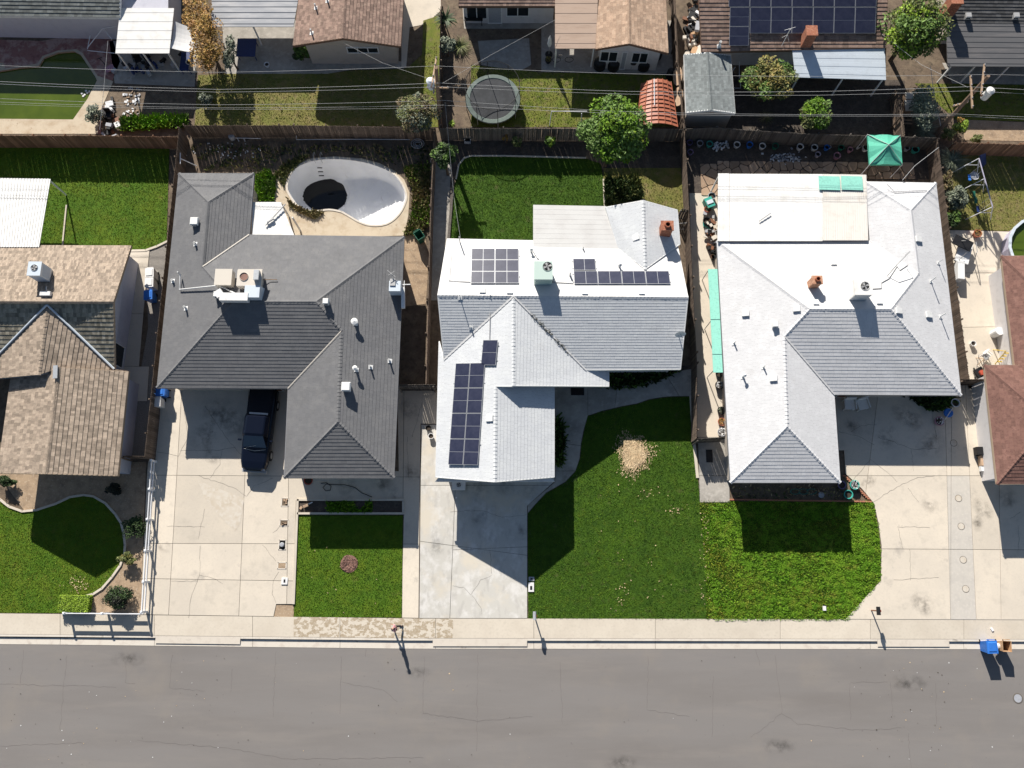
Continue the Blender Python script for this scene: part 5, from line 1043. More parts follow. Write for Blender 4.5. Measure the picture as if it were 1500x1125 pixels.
# --- left shake roofed house
h1 = House('house', 'left house with weathered brown wood shake roof', 'house', (60, 520))
W0 = -160
h1.ze = 2.75
N1, N2, R1, R2, S2 = (W0, 359), (192, 360), (W0, 441), (166, 442), (168, 541)
T1 = (70, 447)
h1.roof({'north': ((0, 360), (192, 360), [N1, N2, R2, R1], {'m': 'roof_shake', 'pitch': .42, 'width': .13}),
         'south': ((0, 541), (168, 541), [R1, R2, S2, T1, (-22, 541), (W0, 541)], {'m': 'roof_moss', 'pitch': .42, 'th': .024}),
         'front_west': ((-95, 600), (-105, 600), [T1, (57, 548), (0, 553), (-60, 560), (-22, 541)], {'nofascia': 1, 'pitch': .33, 'm': 'roof_shake'}) if False else ((-22, 541), (-22, 553), [T1, (57, 549), (-22, 556), (-22, 541)], {'m': 'roof_shake', 'nofascia': 1}),
         'front_east': ((188, 541), (186, 553), [T1, S2, (188, 543), (86, 540), (57, 549)], {'m': 'roof_shake', 'nofascia': 1, 'pitch': .31, 'ze': 2.4})}, 'roof_shake', 'fascia_tan', course=.30, width=.20, th=.035, nocap=[(T1, S2), (T1, (-22, 541))])
for e_ in (S2, (-22, 541)):
    a, b = h1.V[T1] + Vector((0, 0, .10)), h1.V[e_] + Vector((0, 0, .10)); MB().tube([a, b], .075, 'metal_blue_white', 6).build('valley_flashing', h1.ro)
h1.gable(N2, R2, S2, 'stucco_shade_blue', .3)
h1b = House.__new__(House); h1b.t = h1.t; h1b.ze = 2.7; h1b.planes = {}; h1b.faces = {}
q1, q2, q3, q4, q5, q6 = (188, 544), (172, 697), (67, 694), (86, 538), (16, 551), (-4, 693)
h1b.roof({'low_east': (q1, q2, [q1, q2, q3, q4]), 'low_west': (q5, q6, [q5, q4, q3, q6])}, 'roof_shake', under='fascia_tan', course=.30, width=.20, th=.035)
h1b.ro.location = (0, 0, -.04)
h1.walls([(W0, 360), (186, 360), (160, 541), (186, 545), (170, 694), (16, 690), (30, 545), (W0, 545)], 'stucco_shade_blue', ins=.3, z=2.7)
for i_ in range(len(h1.foot)):
    (x0, y0), (x1, y1) = h1.foot[i_], h1.foot[(i_ + 1) % len(h1.foot)]
    if abs(y1 - y0) > 6 and x0 > P(120, 450, 2).x and max(y0, y1) > P(160, 400, 2).y: pa, pb = Vector((x0, y0)), Vector((x1, y1)); h1.opening('door', tuple(pa.lerp(pb, .1 if y0 < y1 else .7)), tuple(pa.lerp(pb, .27 if y0 < y1 else .87)), .4, 2.2, mull=1)
mb = MB(); p = V_ = h1.V[T1]; mb.box(h1b.V[q4] + Vector((-.12, -.35, .1)), (.3, .9, .08), 'galvanised', .1); mb.build('flashing', h1.t)
base = h1.rp('north', 68, 405); cond(0, 0, base + Vector((0, 0, .1)), .85, .95, 1.25, 'metal_blue_white', 'tall grey air conditioner on the wood shake roof', fan_px=(0, .05))
p = h1.rp('north', 70, 430); t = thing('roof_stand', 'small white equipment stand below the air conditioner on shake roof', 'stand', p); MB().box(p + Vector((0, -.1, .2)), (.7, .3, .3), 'paint_white').build('stand_body', t); MB().tube([p + Vector((0, -.5, 0)), p + Vector((0, .4, .3))], .05, 'metal_dull').build('pipe', t)
cover(h1.t, 'patio_cover', [(-60, 260), (74, 262), (57, 362), (-60, 362)], (2.5, 2.5, 2.9, 2.9), 'metal_white', 30, .03, posts=[(72, 264, 2.4), (0, 264, 2.4)])
# --- far right brown house
h5 = House('house', 'red brown roofed house cut off by the right edge', 'house', (1560, 560))
A_, B_, E_, G_, r1, r2 = (1467, 375), (1494, 600), (1680, 375), (1700, 600), (1566, 468), (1578, 505)
h5.roof({'west': (A_, B_, [A_, B_, r2, r1]), 'north': (A_, E_, [A_, E_, r1]), 'east': (E_, G_, [E_, G_, r2, r1]), 'south': (B_, G_, [B_, G_, r2])}, 'roof_red_brown', 'fascia_tan', th=.014, cap=True)
h5b = House.__new__(House); h5b.t = h5.t; h5b.ze = 2.9; h5b.planes = {}; h5b.faces = {}
C_, D_, H_, F_, r3, r4 = (1442, 535), (1461, 709), (1700, 535), (1710, 709), (1538, 617), (1610, 617)
h5b.roof({'north': (C_, H_, [C_, H_, r4, r3]), 'west': (C_, D_, [C_, D_, r3]), 'south': (D_, F_, [D_, F_, r4, r3]), 'east': (F_, H_, [F_, H_, r4])}, 'roof_red_brown', under='fascia_tan', th=.014)
h5.walls([A_, E_, (1705, 709), D_, C_, (1490, 537)], 'stucco_white', ins=.5, z=2.75)
# --- back row
g1 = House('house', 'slate grey roofed house with white wall behind the green pool', 'house', (60, -40))
g1.roof({'south': ((-100, 22), (176, 26), [(-100, 22), (176, 26), (176, -75), (-100, -75)])}, 'roof_slate', 'trim_white', course=.28, width=.35); g1.walls([(-95, -70), (250, -70), (250, 30), (-95, 24)], 'stucco_shade_blue', ins=.25, h=2.7)
cover(g1.t, 'patio_cover', [(176, 12), (255, 12), (248, 78), (169, 78)], (2.75, 2.75, 2.45, 2.45), 'metal_white', 5, .012, axis=1, posts=[(171, 76, 2.4), (245, 76, 2.4), (208, 76, 2.4)])
mb = MB(); Q = [P(256, 31, 2.5), P(286, 41, 2.2), P(290, 77, 2.1), P(249, 70, 2.4)]; n = 6
for i in range(n):
    for j in range(n):
        def bl(u, v): p = Q[0].lerp(Q[1], u).lerp(Q[3].lerp(Q[2], u), v); return p - Vector((0, 0, .5 * u * (1 - u) + .4 * v * (1 - v)))
        mb.face([bl(i / n, j / n), bl(i / n, (j + 1) / n), bl((i + 1) / n, (j + 1) / n), bl((i + 1) / n, j / n)], 'cloth_white')
t = thing('shade_sail', 'sagging pale cloth awning between patio cover and orange tree', 'awning', P(270, 55, 0)); mb.build('cloth', t)
for x, y in ((286, 41), (290, 77)): MB().tube([P(x, y, 0) * 1, P(x, y, 2.2)], .03, 'metal_dull').build('pole', t) if False else MB().tube([Vector((P(x, y, 2.2).x, P(x, y, 2.2).y, 0)), P(x, y, 2.2)], .03, 'metal_dull').build('pole', t)
g2 = House('house', 'brown shingled house with three pane window behind the yellow lawn', 'house', (510, -30))
A_, B_, C_ = (429, 67), (502, 56), (587, 68); D_, E_, F_ = (447, -70), (510, -70), (595, -70)
g2.roof({'west': (A_, D_, [A_, B_, E_, D_]), 'east': (C_, F_, [C_, F_, E_, B_])}, 'roof_brown', 'fascia_brown', course=.25, width=.28)
g2.walls([(445, -60), (584, -60), (582, 66), (440, 66)], 'stucco_tan', ins=.28, z=2.75); g2.gable(A_, B_, C_, 'stucco_tan', .3)
south_open(g2, 505, 551, 64, 'window', 1.45, 2.1, 3)
for x, y in ((463, 12), (480, 2), (457, 49)): vent_pipe(g2, 'west', x, y, .06, .5)
cover(g2.t, 'patio_cover', [(312, -60), (447, -60), (430, 39), (309, 39)], (3.0, 3.0, 2.5, 2.5), 'metal_grey', 12, .025, axis=1, posts=[(312, 37, 2.4), (370, 37, 2.4)])
MB().tube([Vector((P(470 + 6 * math.cos(k * .45), 84, .9).x, P(470, 72, .9).y + .02, .8 + .35 * math.sin(k * .45))) for k in range(15)], .06, 'paint_grey').build('hose_reel', g2.t)
g3 = House('house', 'tan shingled house with flat patio roof behind the trampoline', 'house', (850, -30))
A_, B_, C_ = (873, 72), (922, 64), (979, 78); D_, E_, F_ = (878, -70), (921, -70), (972, -70)
g3.roof({'west': (A_, D_, [A_, B_, E_, D_]), 'east': (C_, F_, [C_, F_, E_, B_])}, 'roof_tan', 'fascia_brown', course=.25, width=.28)
g3.walls([(880, -60), (970, -60), (974, 76), (876, 72)], 'stucco_white', ins=.25, z=2.75); g3.gable(A_, B_, C_, 'stucco_white', .3)
south_open(g3, 882, 907, 72, 'window', 1.0, 2.2, 2); south_open(g3, 914, 921, 72, 'door', .05, 2.2, 1, 'paint_grey'); south_open(g3, 929, 952, 74, 'window', 1.0, 2.2, 2)
cover(g3.t, 'patio_cover', [(813, -60), (878, -60), (873, 71), (813, 71)], (3.2, 3.2, 2.6, 2.6), 'metal_tan', 9, .015, axis=1, posts=[(815, 69, 2.5), (870, 69, 2.5)])
mb = House.__new__(House); mb.t = g3.t; mb.ze = 2.7; mb.planes = {}; mb.faces = {}
mb.roof({'south': ((672, 9), (813, 9), [(672, 9), (813, 9), (813, -70), (672, -70)])}, 'roof_brown', under='fascia_brown', course=.25, width=.28)
pl = [P2(x, y, 2.5) for x, y in ((678, -60), (812, -60), (812, 3), (678, 3))]; g3.wall = anchor(MB().prism(pl, 0, 2.5, 'stucco_white').build('wall', g3.t)); g3.foot = pl
south_open(g3, 682, 712, 3, 'window', .6, 2.1, 2); south_open(g3, 714, 734, 3, 'door', .05, 2.1, 1, 'paint_grey'); south_open(g3, 742, 775, 3, 'window', .9, 2.1, 2)
g4 = House('house', 'brown tile roofed house with large solar array in the back row', 'house', (1180, -30))
g4.roof({'south': ((1028, 76), (1298, 76), [(1028, 76), (1298, 70), (1302, -70), (1020, -70)])}, 'roof_brown', 'fascia_brown', course=.3, width=.35)
g4.walls([(1030, -60), (1295, -60), (1290, 68), (1032, 72)], 'stucco_white', ins=.35, z=2.6)
solar(g4, 'south', [(1068, -70), (1285, -70), (1285, 10), (1068, 10)], 7, 1, 'upper row of blue solar panels on the brown tile roof', 'y'); solar(g4, 'south', [(1099, 10.5), (1284, 10.5), (1282, 49), (1098, 49)], 6, 1, 'lower row of blue solar panels on brown tile roof', 'y'); solar(g4, 'south', [(1069, 10.5), (1098, 10.5), (1097, 67), (1068, 67)], 1, 2, 'small stack of two solar panels at left end of brown tile roof', 'y')
vent_pipe(g4, 'south', 1053, 68, .09, .6); chimney(g4, 'south', 1180, 62, .75, .75, 1.3, 'brick_red', pot=False)
t = thing('antenna', 'white tripod antenna on the brown tile roof beside chimney', 'antenna', g4.rp('south', 1148, 62)); c = g4.rp('south', 1148, 62)
for k in range(3): MB().tube([c + Vector((.4 * math.cos(k * 2.1), .4 * math.sin(k * 2.1), 0)), c + Vector((0, 0, .9))], .02, 'paint_white').build('leg', t)
MB().tube([c + Vector((0, 0, .9)), c + Vector((0, 0, 1.5))], .03, 'paint_white').tube([c + Vector((-.4, 0, 1.4)), c + Vector((.4, .2, 1.5))], .02, 'paint_white').build('mast', t)
cover(g4.t, 'patio_cover', [(1160, 68), (1296, 68), (1298, 117), (1165, 113)], (2.8, 2.8, 2.4, 2.4), 'metal_blue_white', 4, .012, axis=1, posts=[(1170, 112, 2.3), (1235, 114, 2.3), (1294, 115, 2.3)])
g5 = House('house', 'black roofed house with two roof vents at top right', 'house', (1470, -20))
g5.roof({'south': ((1385, 34), (1600, 36), [(1385, 34), (1600, 36), (1600, -80), (1392, -80)])}, 'roof_black', 'fascia_grey', course=.25, width=.35); g5.walls([(1392, -75), (1595, -75), (1595, 36), (1392, 36)], 'stucco_tan', ins=.3, h=2.6)
cover(g5.t, 'patio_cover', [(1386, 34), (1600, 36), (1600, 98), (1388, 97)], (2.75, 2.75, 2.4, 2.4), 'metal_char', 8, .02, axis=1, posts=[(1395, 95, 2.3), (1430, 95, 2.3), (1480, 95, 2.3)])
for x, y in ((1416, 26), (1486, 26)): vent_box(g5, 'south', x, y, 'metal_dull', .45, .3)
chimney(g5, 'south', 1388, 16, .8, .8, 1.3, 'brick_red', pot=False)
# shed and terracotta play roof
g6 = House('shed', 'grey shingled garden shed behind the bucket row', 'shed', (1045, 130), 2.3)
A_, B_, C_ = (1005, 165), (1042, 161), (1077, 166); D_, E_, F_ = (1002, 80), (1036, 77), (1070, 81)
g6.roof({'west': (A_, D_, [A_, B_, E_, D_], {'ze': 2.3, 'pitch': .28}), 'east': (C_, F_, [C_, F_, E_, B_], {'ze': 2.3, 'pitch': .28})}, 'shed_shingle', 'trim_white', course=.2, width=.25, th=.02); g6.walls([D_, F_, C_, A_], 'stucco_tan', ins=.15, z=2.3); g6.gable(A_, B_, C_, 'stucco_tan', .12)
# ================================================================ FENCES
FH = 1.8
fence([(-260, 196.5), (0, 198), (130, 198), (259, 200)], FH, 'fence_red', 'reddish board fence behind the left back lawn', side=-1)
fence([(268, 183), (430, 183), (560, 185), (638, 187)], FH, 'fence_wood', 'weathered brown board fence behind the empty pool', side=-1)
fence([(644, 187), (800, 187.5), (1001, 188.5)], FH, 'fence_grey', 'dark grey board fence behind the middle back lawn', side=-1)
fence([(1004, 188), (1052, 186.5), (1110, 191), (1200, 196), (1373, 201)], FH, 'fence_grey', 'dark board fence behind the row of buckets', side=-1)
fence([(1402, 208), (1500, 211), (1620, 214)], FH, 'fence_red', 'reddish board fence behind the swing set', side=-1)
fence([(262, 186), (235, 440), (211, 670)], FH, 'fence_wood', 'long brown side fence left of the dark roofed house')
fence([(636, 190), (631, 300), (627, 440), (624, 562)], FH, 'fence_wood', 'side fence between dark house and middle white house')
fence([(1003, 190), (1008, 270), (1015, 420), (1021, 530), (1021, 642)], FH, 'fence_wood', 'side fence between the two white roofed houses', side=-1)
fence([(1374, 202), (1402, 420), (1421, 556)], FH, 'fence_wood', 'brown side fence right of the right white house', side=-1)
fence([(646, 8), (644, 100), (644, 185)], FH, 'fence_wood', 'side fence left of trampoline yard', side=-1)
fence([(988, -20), (993, 90), (1003, 186)], FH, 'fence_wood', 'side fence between tan house and grey shed')
fence([(1318, 128), (1325, 198)], FH, 'fence_wood', 'short fence beside the pale grass clump')
fence([(584, 564), (638, 564)], FH, 'fence_grey', 'short cross fence in the gap left of middle house')
fence([(177, 668), (211, 669)], FH, 'fence_wood', 'short cross fence beside the left house')
fence([(1022, 643), (1063, 641)], FH, 'fence_grey', 'short gate fence beside the right house path')
fence([(1409, 556), (1445, 556)], FH, 'fence_wood', 'short gate fence beside the far right brown house')
fence([(998, 306), (1009, 308)], FH, 'fence_grey', 'very short cross fence behind the middle house chimney') 
# wire gate near the chimney side
t = thing('wire_gate', 'thin wire gate across the gap beside the chimney end', 'gate', P(1000, 327, 0))
a, b = P(993, 327, 1.3), P(1008, 326, 1.3)
for k in range(2): MB().tube([Vector((a.x, a.y, .15 + 1.1 * k)), Vector((b.x, b.y, .15 + 1.1 * k))], .02, 'metal_dull').build('rail', t)
for k in range(5): q = a.lerp(b, k / 4); MB().tube([Vector((q.x, q.y, 0)), q], .015, 'metal_dull', 4).build('bar', t)
# white two rail vinyl fence
def vinyl(pts, posts, label):
    W = [P(x, y, .95) for x, y in pts]; t = thing('rail_fence', label, 'fence', (W[0].x, W[0].y, 0), 'white vinyl rail fence')
    A, B = W
    d = (B - A).normalized(); mm = Matrix((d, Vector((-d.y, d.x, 0)), Vector((0, 0, 1)))).transposed()
    for z in (.83, .42): MB().box(((A.x + B.x) / 2, (A.y + B.y) / 2, z), ((B - A).length, .05, .15), 'vinyl_white', mtx=mm).build('rail', t)
    for k in posts: p = A.lerp(B, k); MB().box((p.x, p.y, .48), (.13, .13, .96), 'vinyl_white', mtx=mm).box((p.x, p.y, .98), (.17, .17, .05), 'vinyl_white', mtx=mm, taper=.5).build('post', t)
vinyl([(221, 674), (206.5, 899)], (0, .195, .395, .6, .80, .99), 'white vinyl rail fence along the left edge of the wide driveway')
vinyl([(205, 899.5), (93, 898.5)], (.5, 1), 'short white vinyl rail fence along the sidewalk')
# ================================================================ TREES AND SHRUBS
tree(899, 195, 4.2, 2.5, 1.9, 'bushy bright green tree overhanging the middle back fence', 'leaf_green', 12500, .13, .14, lean=(-.2, -.3), clumps=70, cr=.3, ms=['leaf_green', 'leaf_green', 'grass_bright'])
tree(652, 228, 2.9, 1.05, .8, 'small dark green tree at the corner of the middle back lawn', 'leaf_green', 2300, .10, .09, clumps=26, ms=['leaf_green', 'leaf_dark'])
tree(611, 163, 2.6, 1.75, 1.2, 'twiggy olive and brown tree beside the left utility pole', 'leaf_olive', 5500, .09, .1, clumps=55, cr=.3, ms=['leaf_olive', 'leaf_brown', 'leaf_brown', 'leaf_grey'], ry=1.5)
tree(1129, 119, 2.6, 2.0, 1.3, 'yellow flecked citrus tree between shed and metal patio roof', 'leaf_citrus', 6000, .11, .12, clumps=55, cr=.3, ms=['leaf_citrus', 'leaf_olive', 'leaf_green'])
tree(1197, 166, 2.2, 1.35, 1.1, 'small leafy green tree left of the teal canopy', 'leaf_green', 3600, .10, .09, clumps=36, ms=['leaf_green', 'leaf_olive', 'grass_bright'])
tree(1341, 38, 4.2, 2.35, 2.2, 'large round green tree beside the black roofed house', 'leaf_green', 9000, .13, .16, clumps=70, cr=.32, ms=['leaf_green', 'leaf_olive', 'leaf_lime', 'leaf_green'])
tree(300, 62, 3.2, 1.5, 1.6, 'orange leaved tree beside the cloth awning', 'leaf_orange', 4500, .09, .1, clumps=50, cr=.26, ry=2.5)
tree(287, 14, 3.2, 1.2, 1.2, 'sparse twiggy orange tree at the top edge', 'leaf_orange', 1600, .09, .08, clumps=40, cr=.24, ry=1.6)
tree(1356, 158, 1.6, 1.25, 1.0, 'grey green feathery shrub left of the right utility pole', 'leaf_grey', 3600, .10, .08, cat='shrub', name='shrub', clumps=34, ry=1.9)
tree(1407, 185, .8, .65, .6, 'round bright green shrub with red tips by the bare strip', 'leaf_lime', 1300, .07, .05, cat='shrub', name='shrub', clumps=18, ms=['leaf_lime', 'leaf_green', 'leaf_lime', 'leaf_orange'])
tree(1389, 196, .7, .55, .5, 'small olive shrub beside the red tipped shrub', 'leaf_olive', 900, .07, .05, cat='shrub', name='shrub', clumps=14)
tree(1432, 203, .4, .6, .3, 'low grey green mound in the bare strip', 'leaf_olive', 700, .07, 0, cat='shrub', name='shrub', clumps=14, ry=.35)
tree(1402, 290, .9, .8, .8, 'pale grey green shrub beside the swing set', 'leaf_grey', 2200, .10, .05, cat='shrub', name='shrub', clumps=24, ry=1.0)
tree(1388, 265, .6, .5, .5, 'reddish brown shrub against the right side fence', 'leaf_brown', 1000, .08, .05, cat='shrub', name='shrub', clumps=16, ry=.9)
tree(1398, 322, .5, .7, .5, 'dark green shrub at the end of the right side fence', 'leaf_green', 1300, .09, .05, cat='shrub', name='shrub', clumps=16, ms=['leaf_green', 'leaf_dark'])
tree(655, 64, 1.6, .7, .6, 'grey green shrub below the cycad on the fence line', 'leaf_grey', 1200, .09, .06, cat='shrub', name='shrub', clumps=18)
tree(440, 76, 1.0, .75, .8, 'dark green vine shrub at the corner of brown shingled house', 'leaf_green', 1600, .09, .06, cat='shrub', name='shrub', clumps=20, ms=['leaf_green', 'leaf_dark'])
tree(336, 78, 2.0, .45, .9, 'pale leaning plant beside the shaded patio', 'leaf_grey', 900, .10, .07, cat='shrub', name='shrub', clumps=16, ry=1.5)
tree(758, 207, .9, .45, .5, 'pale leaved shrub in the middle of the shaded back bed', 'leaf_olive', 500, .08, .04, cat='shrub', name='shrub', clumps=12)
tree(806, 208, 1.0, .45, .6, 'bright leaved shrub nearer the big tree in the back bed', 'leaf_green', 600, .08, .04, cat='shrub', name='shrub', clumps=12, ms=['leaf_green', 'leaf_lime'])
tree(741, 202, .8, .25, .35, 'small orange tinted shrub in the shaded back bed', 'leaf_orange', 200, .06, .03, cat='shrub', name='shrub', clumps=8)
tree(137, 168, .8, .55, .8, 'grey green shrub at the corner of the green pool deck', 'leaf_grey', 1000, .09, .05, cat='shrub', name='shrub', clumps=16, ry=.8)
tree(186, 818, .6, .62, .45, 'rounded olive shrub beside white rail fence', 'leaf_olive', 1600, .06, .05, cat='shrub', name='shrub', clumps=22, ms=['leaf_olive', 'leaf_citrus'], ry=.45)
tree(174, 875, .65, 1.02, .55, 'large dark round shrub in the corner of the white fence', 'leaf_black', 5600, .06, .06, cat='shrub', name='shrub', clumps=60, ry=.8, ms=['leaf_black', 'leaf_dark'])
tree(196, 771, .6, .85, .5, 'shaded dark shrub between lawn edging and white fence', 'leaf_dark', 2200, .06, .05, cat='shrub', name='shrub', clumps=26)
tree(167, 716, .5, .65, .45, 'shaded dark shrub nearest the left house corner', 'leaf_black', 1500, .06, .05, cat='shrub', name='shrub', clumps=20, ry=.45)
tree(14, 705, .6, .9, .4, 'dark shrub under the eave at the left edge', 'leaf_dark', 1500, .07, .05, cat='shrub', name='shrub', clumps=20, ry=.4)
tree(22, 700, .9, .5, .4, 'spindly dark shrub near the left front gable', 'leaf_dark', 500, .07, .05, cat='shrub', name='shrub', clumps=12, ry=.4) if False else None
tree(300, 190 - 45, .6, .6, .6, 'shadowed grey shrub left of the yellow green lawn', 'leaf_grey', 700, .10, .04, cat='shrub', name='shrub', clumps=12)
# clipped hedge
c = P(114, 884, 0); t = thing('hedge', 'clipped bright lime green hedge block beside the white fence', 'hedge', c); hb = MB()
for _ in range(5200):
    x, y, z = random.uniform(-.98, .98), random.uniform(-.52, .52), random.uniform(.05, .6)
    f = random.randrange(4)
    if f == 0: x = math.copysign(.98, x)
    elif f == 1: y = math.copysign(.52, y)
    else: z = .6 - .06 * (abs(x) / .98) ** 4 - .08 * (abs(y) / .52) ** 4 + .03 * math.sin(x * 9) * math.sin(y * 11)
    p = c + Vector((x + random.gauss(0, .02), y + random.gauss(0, .02), z + random.gauss(0, .015))); s = random.uniform(.025, .05)
    a = Vector((random.gauss(0, 1), random.gauss(0, 1), random.gauss(0, .6))).normalized(); d = a.cross(Vector((random.gauss(0, .5), random.gauss(0, .5), 1)).normalized())
    if d.length < .1: continue
    d.normalize(); hb.face([p - a * s, p + d * s * .6, p + a * s, p - d * s * .6], 'leaf_lime', random.random())
hb.box(c + Vector((0, 0, .28)), (1.9, .98, .5), 'leaf_green'); hb.build('foliage', t)
# cycad and fountain grasses
def fronds(px, py, h0, L, n, m, label, name, cat, wd=.07, droop=.6, up=.5, seg=5):
    c = P(px, py, 0); t = thing(name, label, cat, c); b = MB()
    for k in range(n):
        a = k * 2.399 + random.uniform(-.2, .2); l_ = L * random.uniform(.7, 1.1); e = random.uniform(.2, 1) * up; pr = None
        for s in range(seg + 1):
            u = s / seg; x = l_ * u * (1 - .15 * u); z = h0 + l_ * (e * u - droop * u * u); w_ = wd * (1 - u * .85)
            p = c + Vector((math.cos(a) * x, math.sin(a) * x, max(.03, z))); q = Vector((-math.sin(a), math.cos(a), 0)) * w_
            if pr: b.face([pr[0], pr[1], p - q, p + q], m, (k % 7) / 7)
            pr = (p + q, p - q)
    b.build('fronds', t); return t
fronds(655, 42, 1.1, 1.15, 46, 'leaf_dark', 'dark cycad palm on the fence line above trampoline yard', 'cycad', 'palm', .09, .35, .6)
fronds(1392, 238, .3, 1.5, 240, 'leaf_grey', 'large fountain grass at the top of right side fence', 'fountain_grass', 'grass clump', .02, .55, .9)
fronds(1351, 196, .3, 1.3, 200, 'leaf_grey', 'spiky grass clump by the wooden frame', 'fountain_grass', 'grass clump', .02, .5, .8)
fronds(675, 70, .1, 1.2, 130, 'leaf_olive', 'long arching grass beside the shaded patio slab', 'fountain_grass', 'grass clump', .02, .5, .8)
fronds(1122, 172, .05, .9, 60, 'dead_weed', 'dry grass tuft by the shed', 'fountain_grass', 'grass clump', .02, .4, .4)
fronds(662, 181, .05, .35, 50, 'leaf_lime', 'small lime green tuft at the foot of the back fence', 'fountain_grass', 'grass clump', .03, .4, .7)
# ================================================================ UTILITY POLES AND WIRES
def pole(bx, by, tx, ty, h, arms, label):
    c = P(bx, by, 0); t = thing('utility_pole', label, 'utility pole', c, 'utility poles'); top = P(tx, ty, h)
    MB().tube([c - Vector((0, 0, .2)), c.lerp(top, .5), top], [.17, .15, .12], 'pole_wood', 10).build('pole_shaft', t)
    for (z, L, ang) in arms:
        p = c.lerp(top, z / h); d = Vector((math.cos(ang), math.sin(ang), 0)); mm = Matrix((d, Vector((-d.y, d.x, 0)), Vector((0, 0, 1)))).transposed()
        MB().box(p + Vector((0, 0, 0)) - Vector((-d.y, d.x, 0)) * -.16, (L, .1, .12), 'stone_tan', mtx=mm).build('crossarm', t)
        for k in (-.46, -.2, .2, .46): q = p + d * L * k; MB().lathe(q + Vector((0, 0, .06)) + Vector((-d.y, d.x, 0)) * .16, [(.03, 0), (.05, .06), (.03, .1), (.001, .12)], 'paint_grey', 8).build('insulator', t)
    return t, c, top
tp, pc, pt = pole(645, 187, 639, 99, 7.6, [(7.2, 2.2, 1.45), (6.0, 2.0, 1.5), (5.0, 1.6, .0)], 'left utility pole standing on the fence line above the small tree')
t = thing('transformer', 'white cylindrical transformer hung on the left utility pole', 'transformer', P(632, 126, 6.4)); MB().lathe(P(632, 128, 5.7), [(.25, 0), (.27, .05), (.27, .75), (.3, .8), (.12, .9), (.001, .9)], 'metal_blue_white', 16, cap0=True).build('tank', t); MB().lathe(P(632, 128, 6.6), [(.05, 0), (.07, .1), (.03, .2), (.001, .22)], 'paint_brown', 8).build('bushing', t)
tp2, pc2, pt2 = pole(1370, 197, 1448, 111, 7.0, [(6.6, 2.4, 1.35), (5.2, 2.6, 1.5), (3.6, 1.2, .3)], 'right utility pole leaning over the shaded yard')
t = thing('transformer', 'white transformer hung on the right utility pole', 'transformer', P(1438, 138, 5.6)); MB().lathe(P(1441, 143, 5.1), [(.25, 0), (.27, .05), (.27, .85), (.3, .9), (.12, 1.0), (.001, 1.0)], 'metal_white', 16, cap0=True).build('tank', t); MB().lathe(P(1437, 141, 6.1), [(.05, 0), (.07, .12), (.03, .22), (.001, .24)], 'paint_brown', 8).build('bushing', t)
WL = [('topmost single wire', [(-300, 90, 7.3), (0, 96, 7), (320, 106, 6.9), (639, 96.5, 7.2), (920, 108, 6.8), (1200, 112, 6.8), (1445, 109, 7), (1700, 112, 7)], .02),
      ('upper wire of first close pair', [(-300, 112, 7), (0, 119.5, 6.8), (320, 131, 6.7), (645, 121.5, 7), (920, 134, 6.7), (1200, 134, 6.7), (1418, 127, 6.8), (1700, 139, 7)], .024),
      ('lower wire of first close pair', [(-300, 115, 6.8), (0, 123, 6.6), (320, 135, 6.5), (645, 127, 6.8), (920, 138, 6.5), (1200, 139.5, 6.5), (1420, 133, 6.6), (1700, 146, 7)], .02),
      ('upper of the second wire pair', [(-300, 138, 6.4), (0, 144.5, 6.2), (320, 153.5, 6.1), (648, 147, 6.4), (900, 163, 6.1), (1200, 168, 6.0), (1400, 167, 6.2), (1700, 177, 6.2)], .02),
      ('lower of the second wire pair', [(-300, 144, 5.9), (0, 149.5, 5.7), (320, 158, 5.6), (648, 154, 5.9), (900, 166, 5.6), (1200, 170, 5.5), (1400, 169.5, 5.8), (1700, 182, 5.8)], .018),
      ('faint lowest wire', [(-300, 149, 5.4), (0, 152.5, 5.2), (320, 160, 5.1), (648, 157.5, 5.4)], .014),
      ('service drop from left pole to solar house', [(652, 150, 6), (665, 290, 4), (675, 352, 4.0)], .02),
      ('service drop from left pole to brown shingled house', [(636, 118, 6.6), (560, 92, 5), (502, 62, 3.8)], .018),
      ('service drop from left pole to tan house', [(648, 122, 6.6), (720, 80, 5.2), (815, 28, 3.3)], .018),
      ('service drop from right pole to tile roofed house', [(1418, 128, 6.6), (1350, 95, 5), (1292, 50, 3.6)], .022)]
for lb, pts, r_ in WL: wire(pts, r_ * .45, lb + ' of the overhead lines' if 'drop' not in lb else lb)
wire([(1375, 216, 3.5), (1340, 243, 3.1), (1322, 264, 2.9)], .02, 'thin guy wire from fence corner to right house roof', group=None)
wire([(1363, 97, 2.4), (1367, 130, 1.8), (1378, 185, 1.6)], .02, 'thin cable dropping beside the grey green shrub', group=None)
wire([(158, 60, 3), (152, 130, 2.4), (146, 190, 1.9)], .014, 'thin cable over the green pool deck', 'wire', None)
# ================================================================ TRAMPOLINE, SWING SET, CANOPY
t = thing('trampoline', 'round trampoline with grey green pad and black net poles', 'trampoline', P(722, 152, 0)); c = P(722, 145, .85); c0 = Vector((c.x, c.y, 0)); Rr = 2.1
MB().lathe(c, [(.001, 0), (Rr - .32, .02)], 'tramp_mat', 40).build('jumping_mat', t)
MB().lathe(c, [(Rr - .34, .02), (Rr - .3, .06), (Rr, .06), (Rr + .03, 0)], 'tramp_pad', 40).build('edge_pad', t)
MB().tube([c + Vector((Rr * math.cos(k * .1571), Rr * math.sin(k * .1571), -.02)) for k in range(41)], .03, 'metal_dull').build('frame', t)
for k in range(8):
    a = k * .785 + .2; q = c + Vector((Rr * math.cos(a), Rr * math.sin(a), 0)); MB().tube([Vector((q.x, q.y, 0)), q], .03, 'metal_dull').build('leg', t)
    MB().tube([q, q + Vector((0, 0, 1.85))], .025, 'rubber').build('net_pole', t)
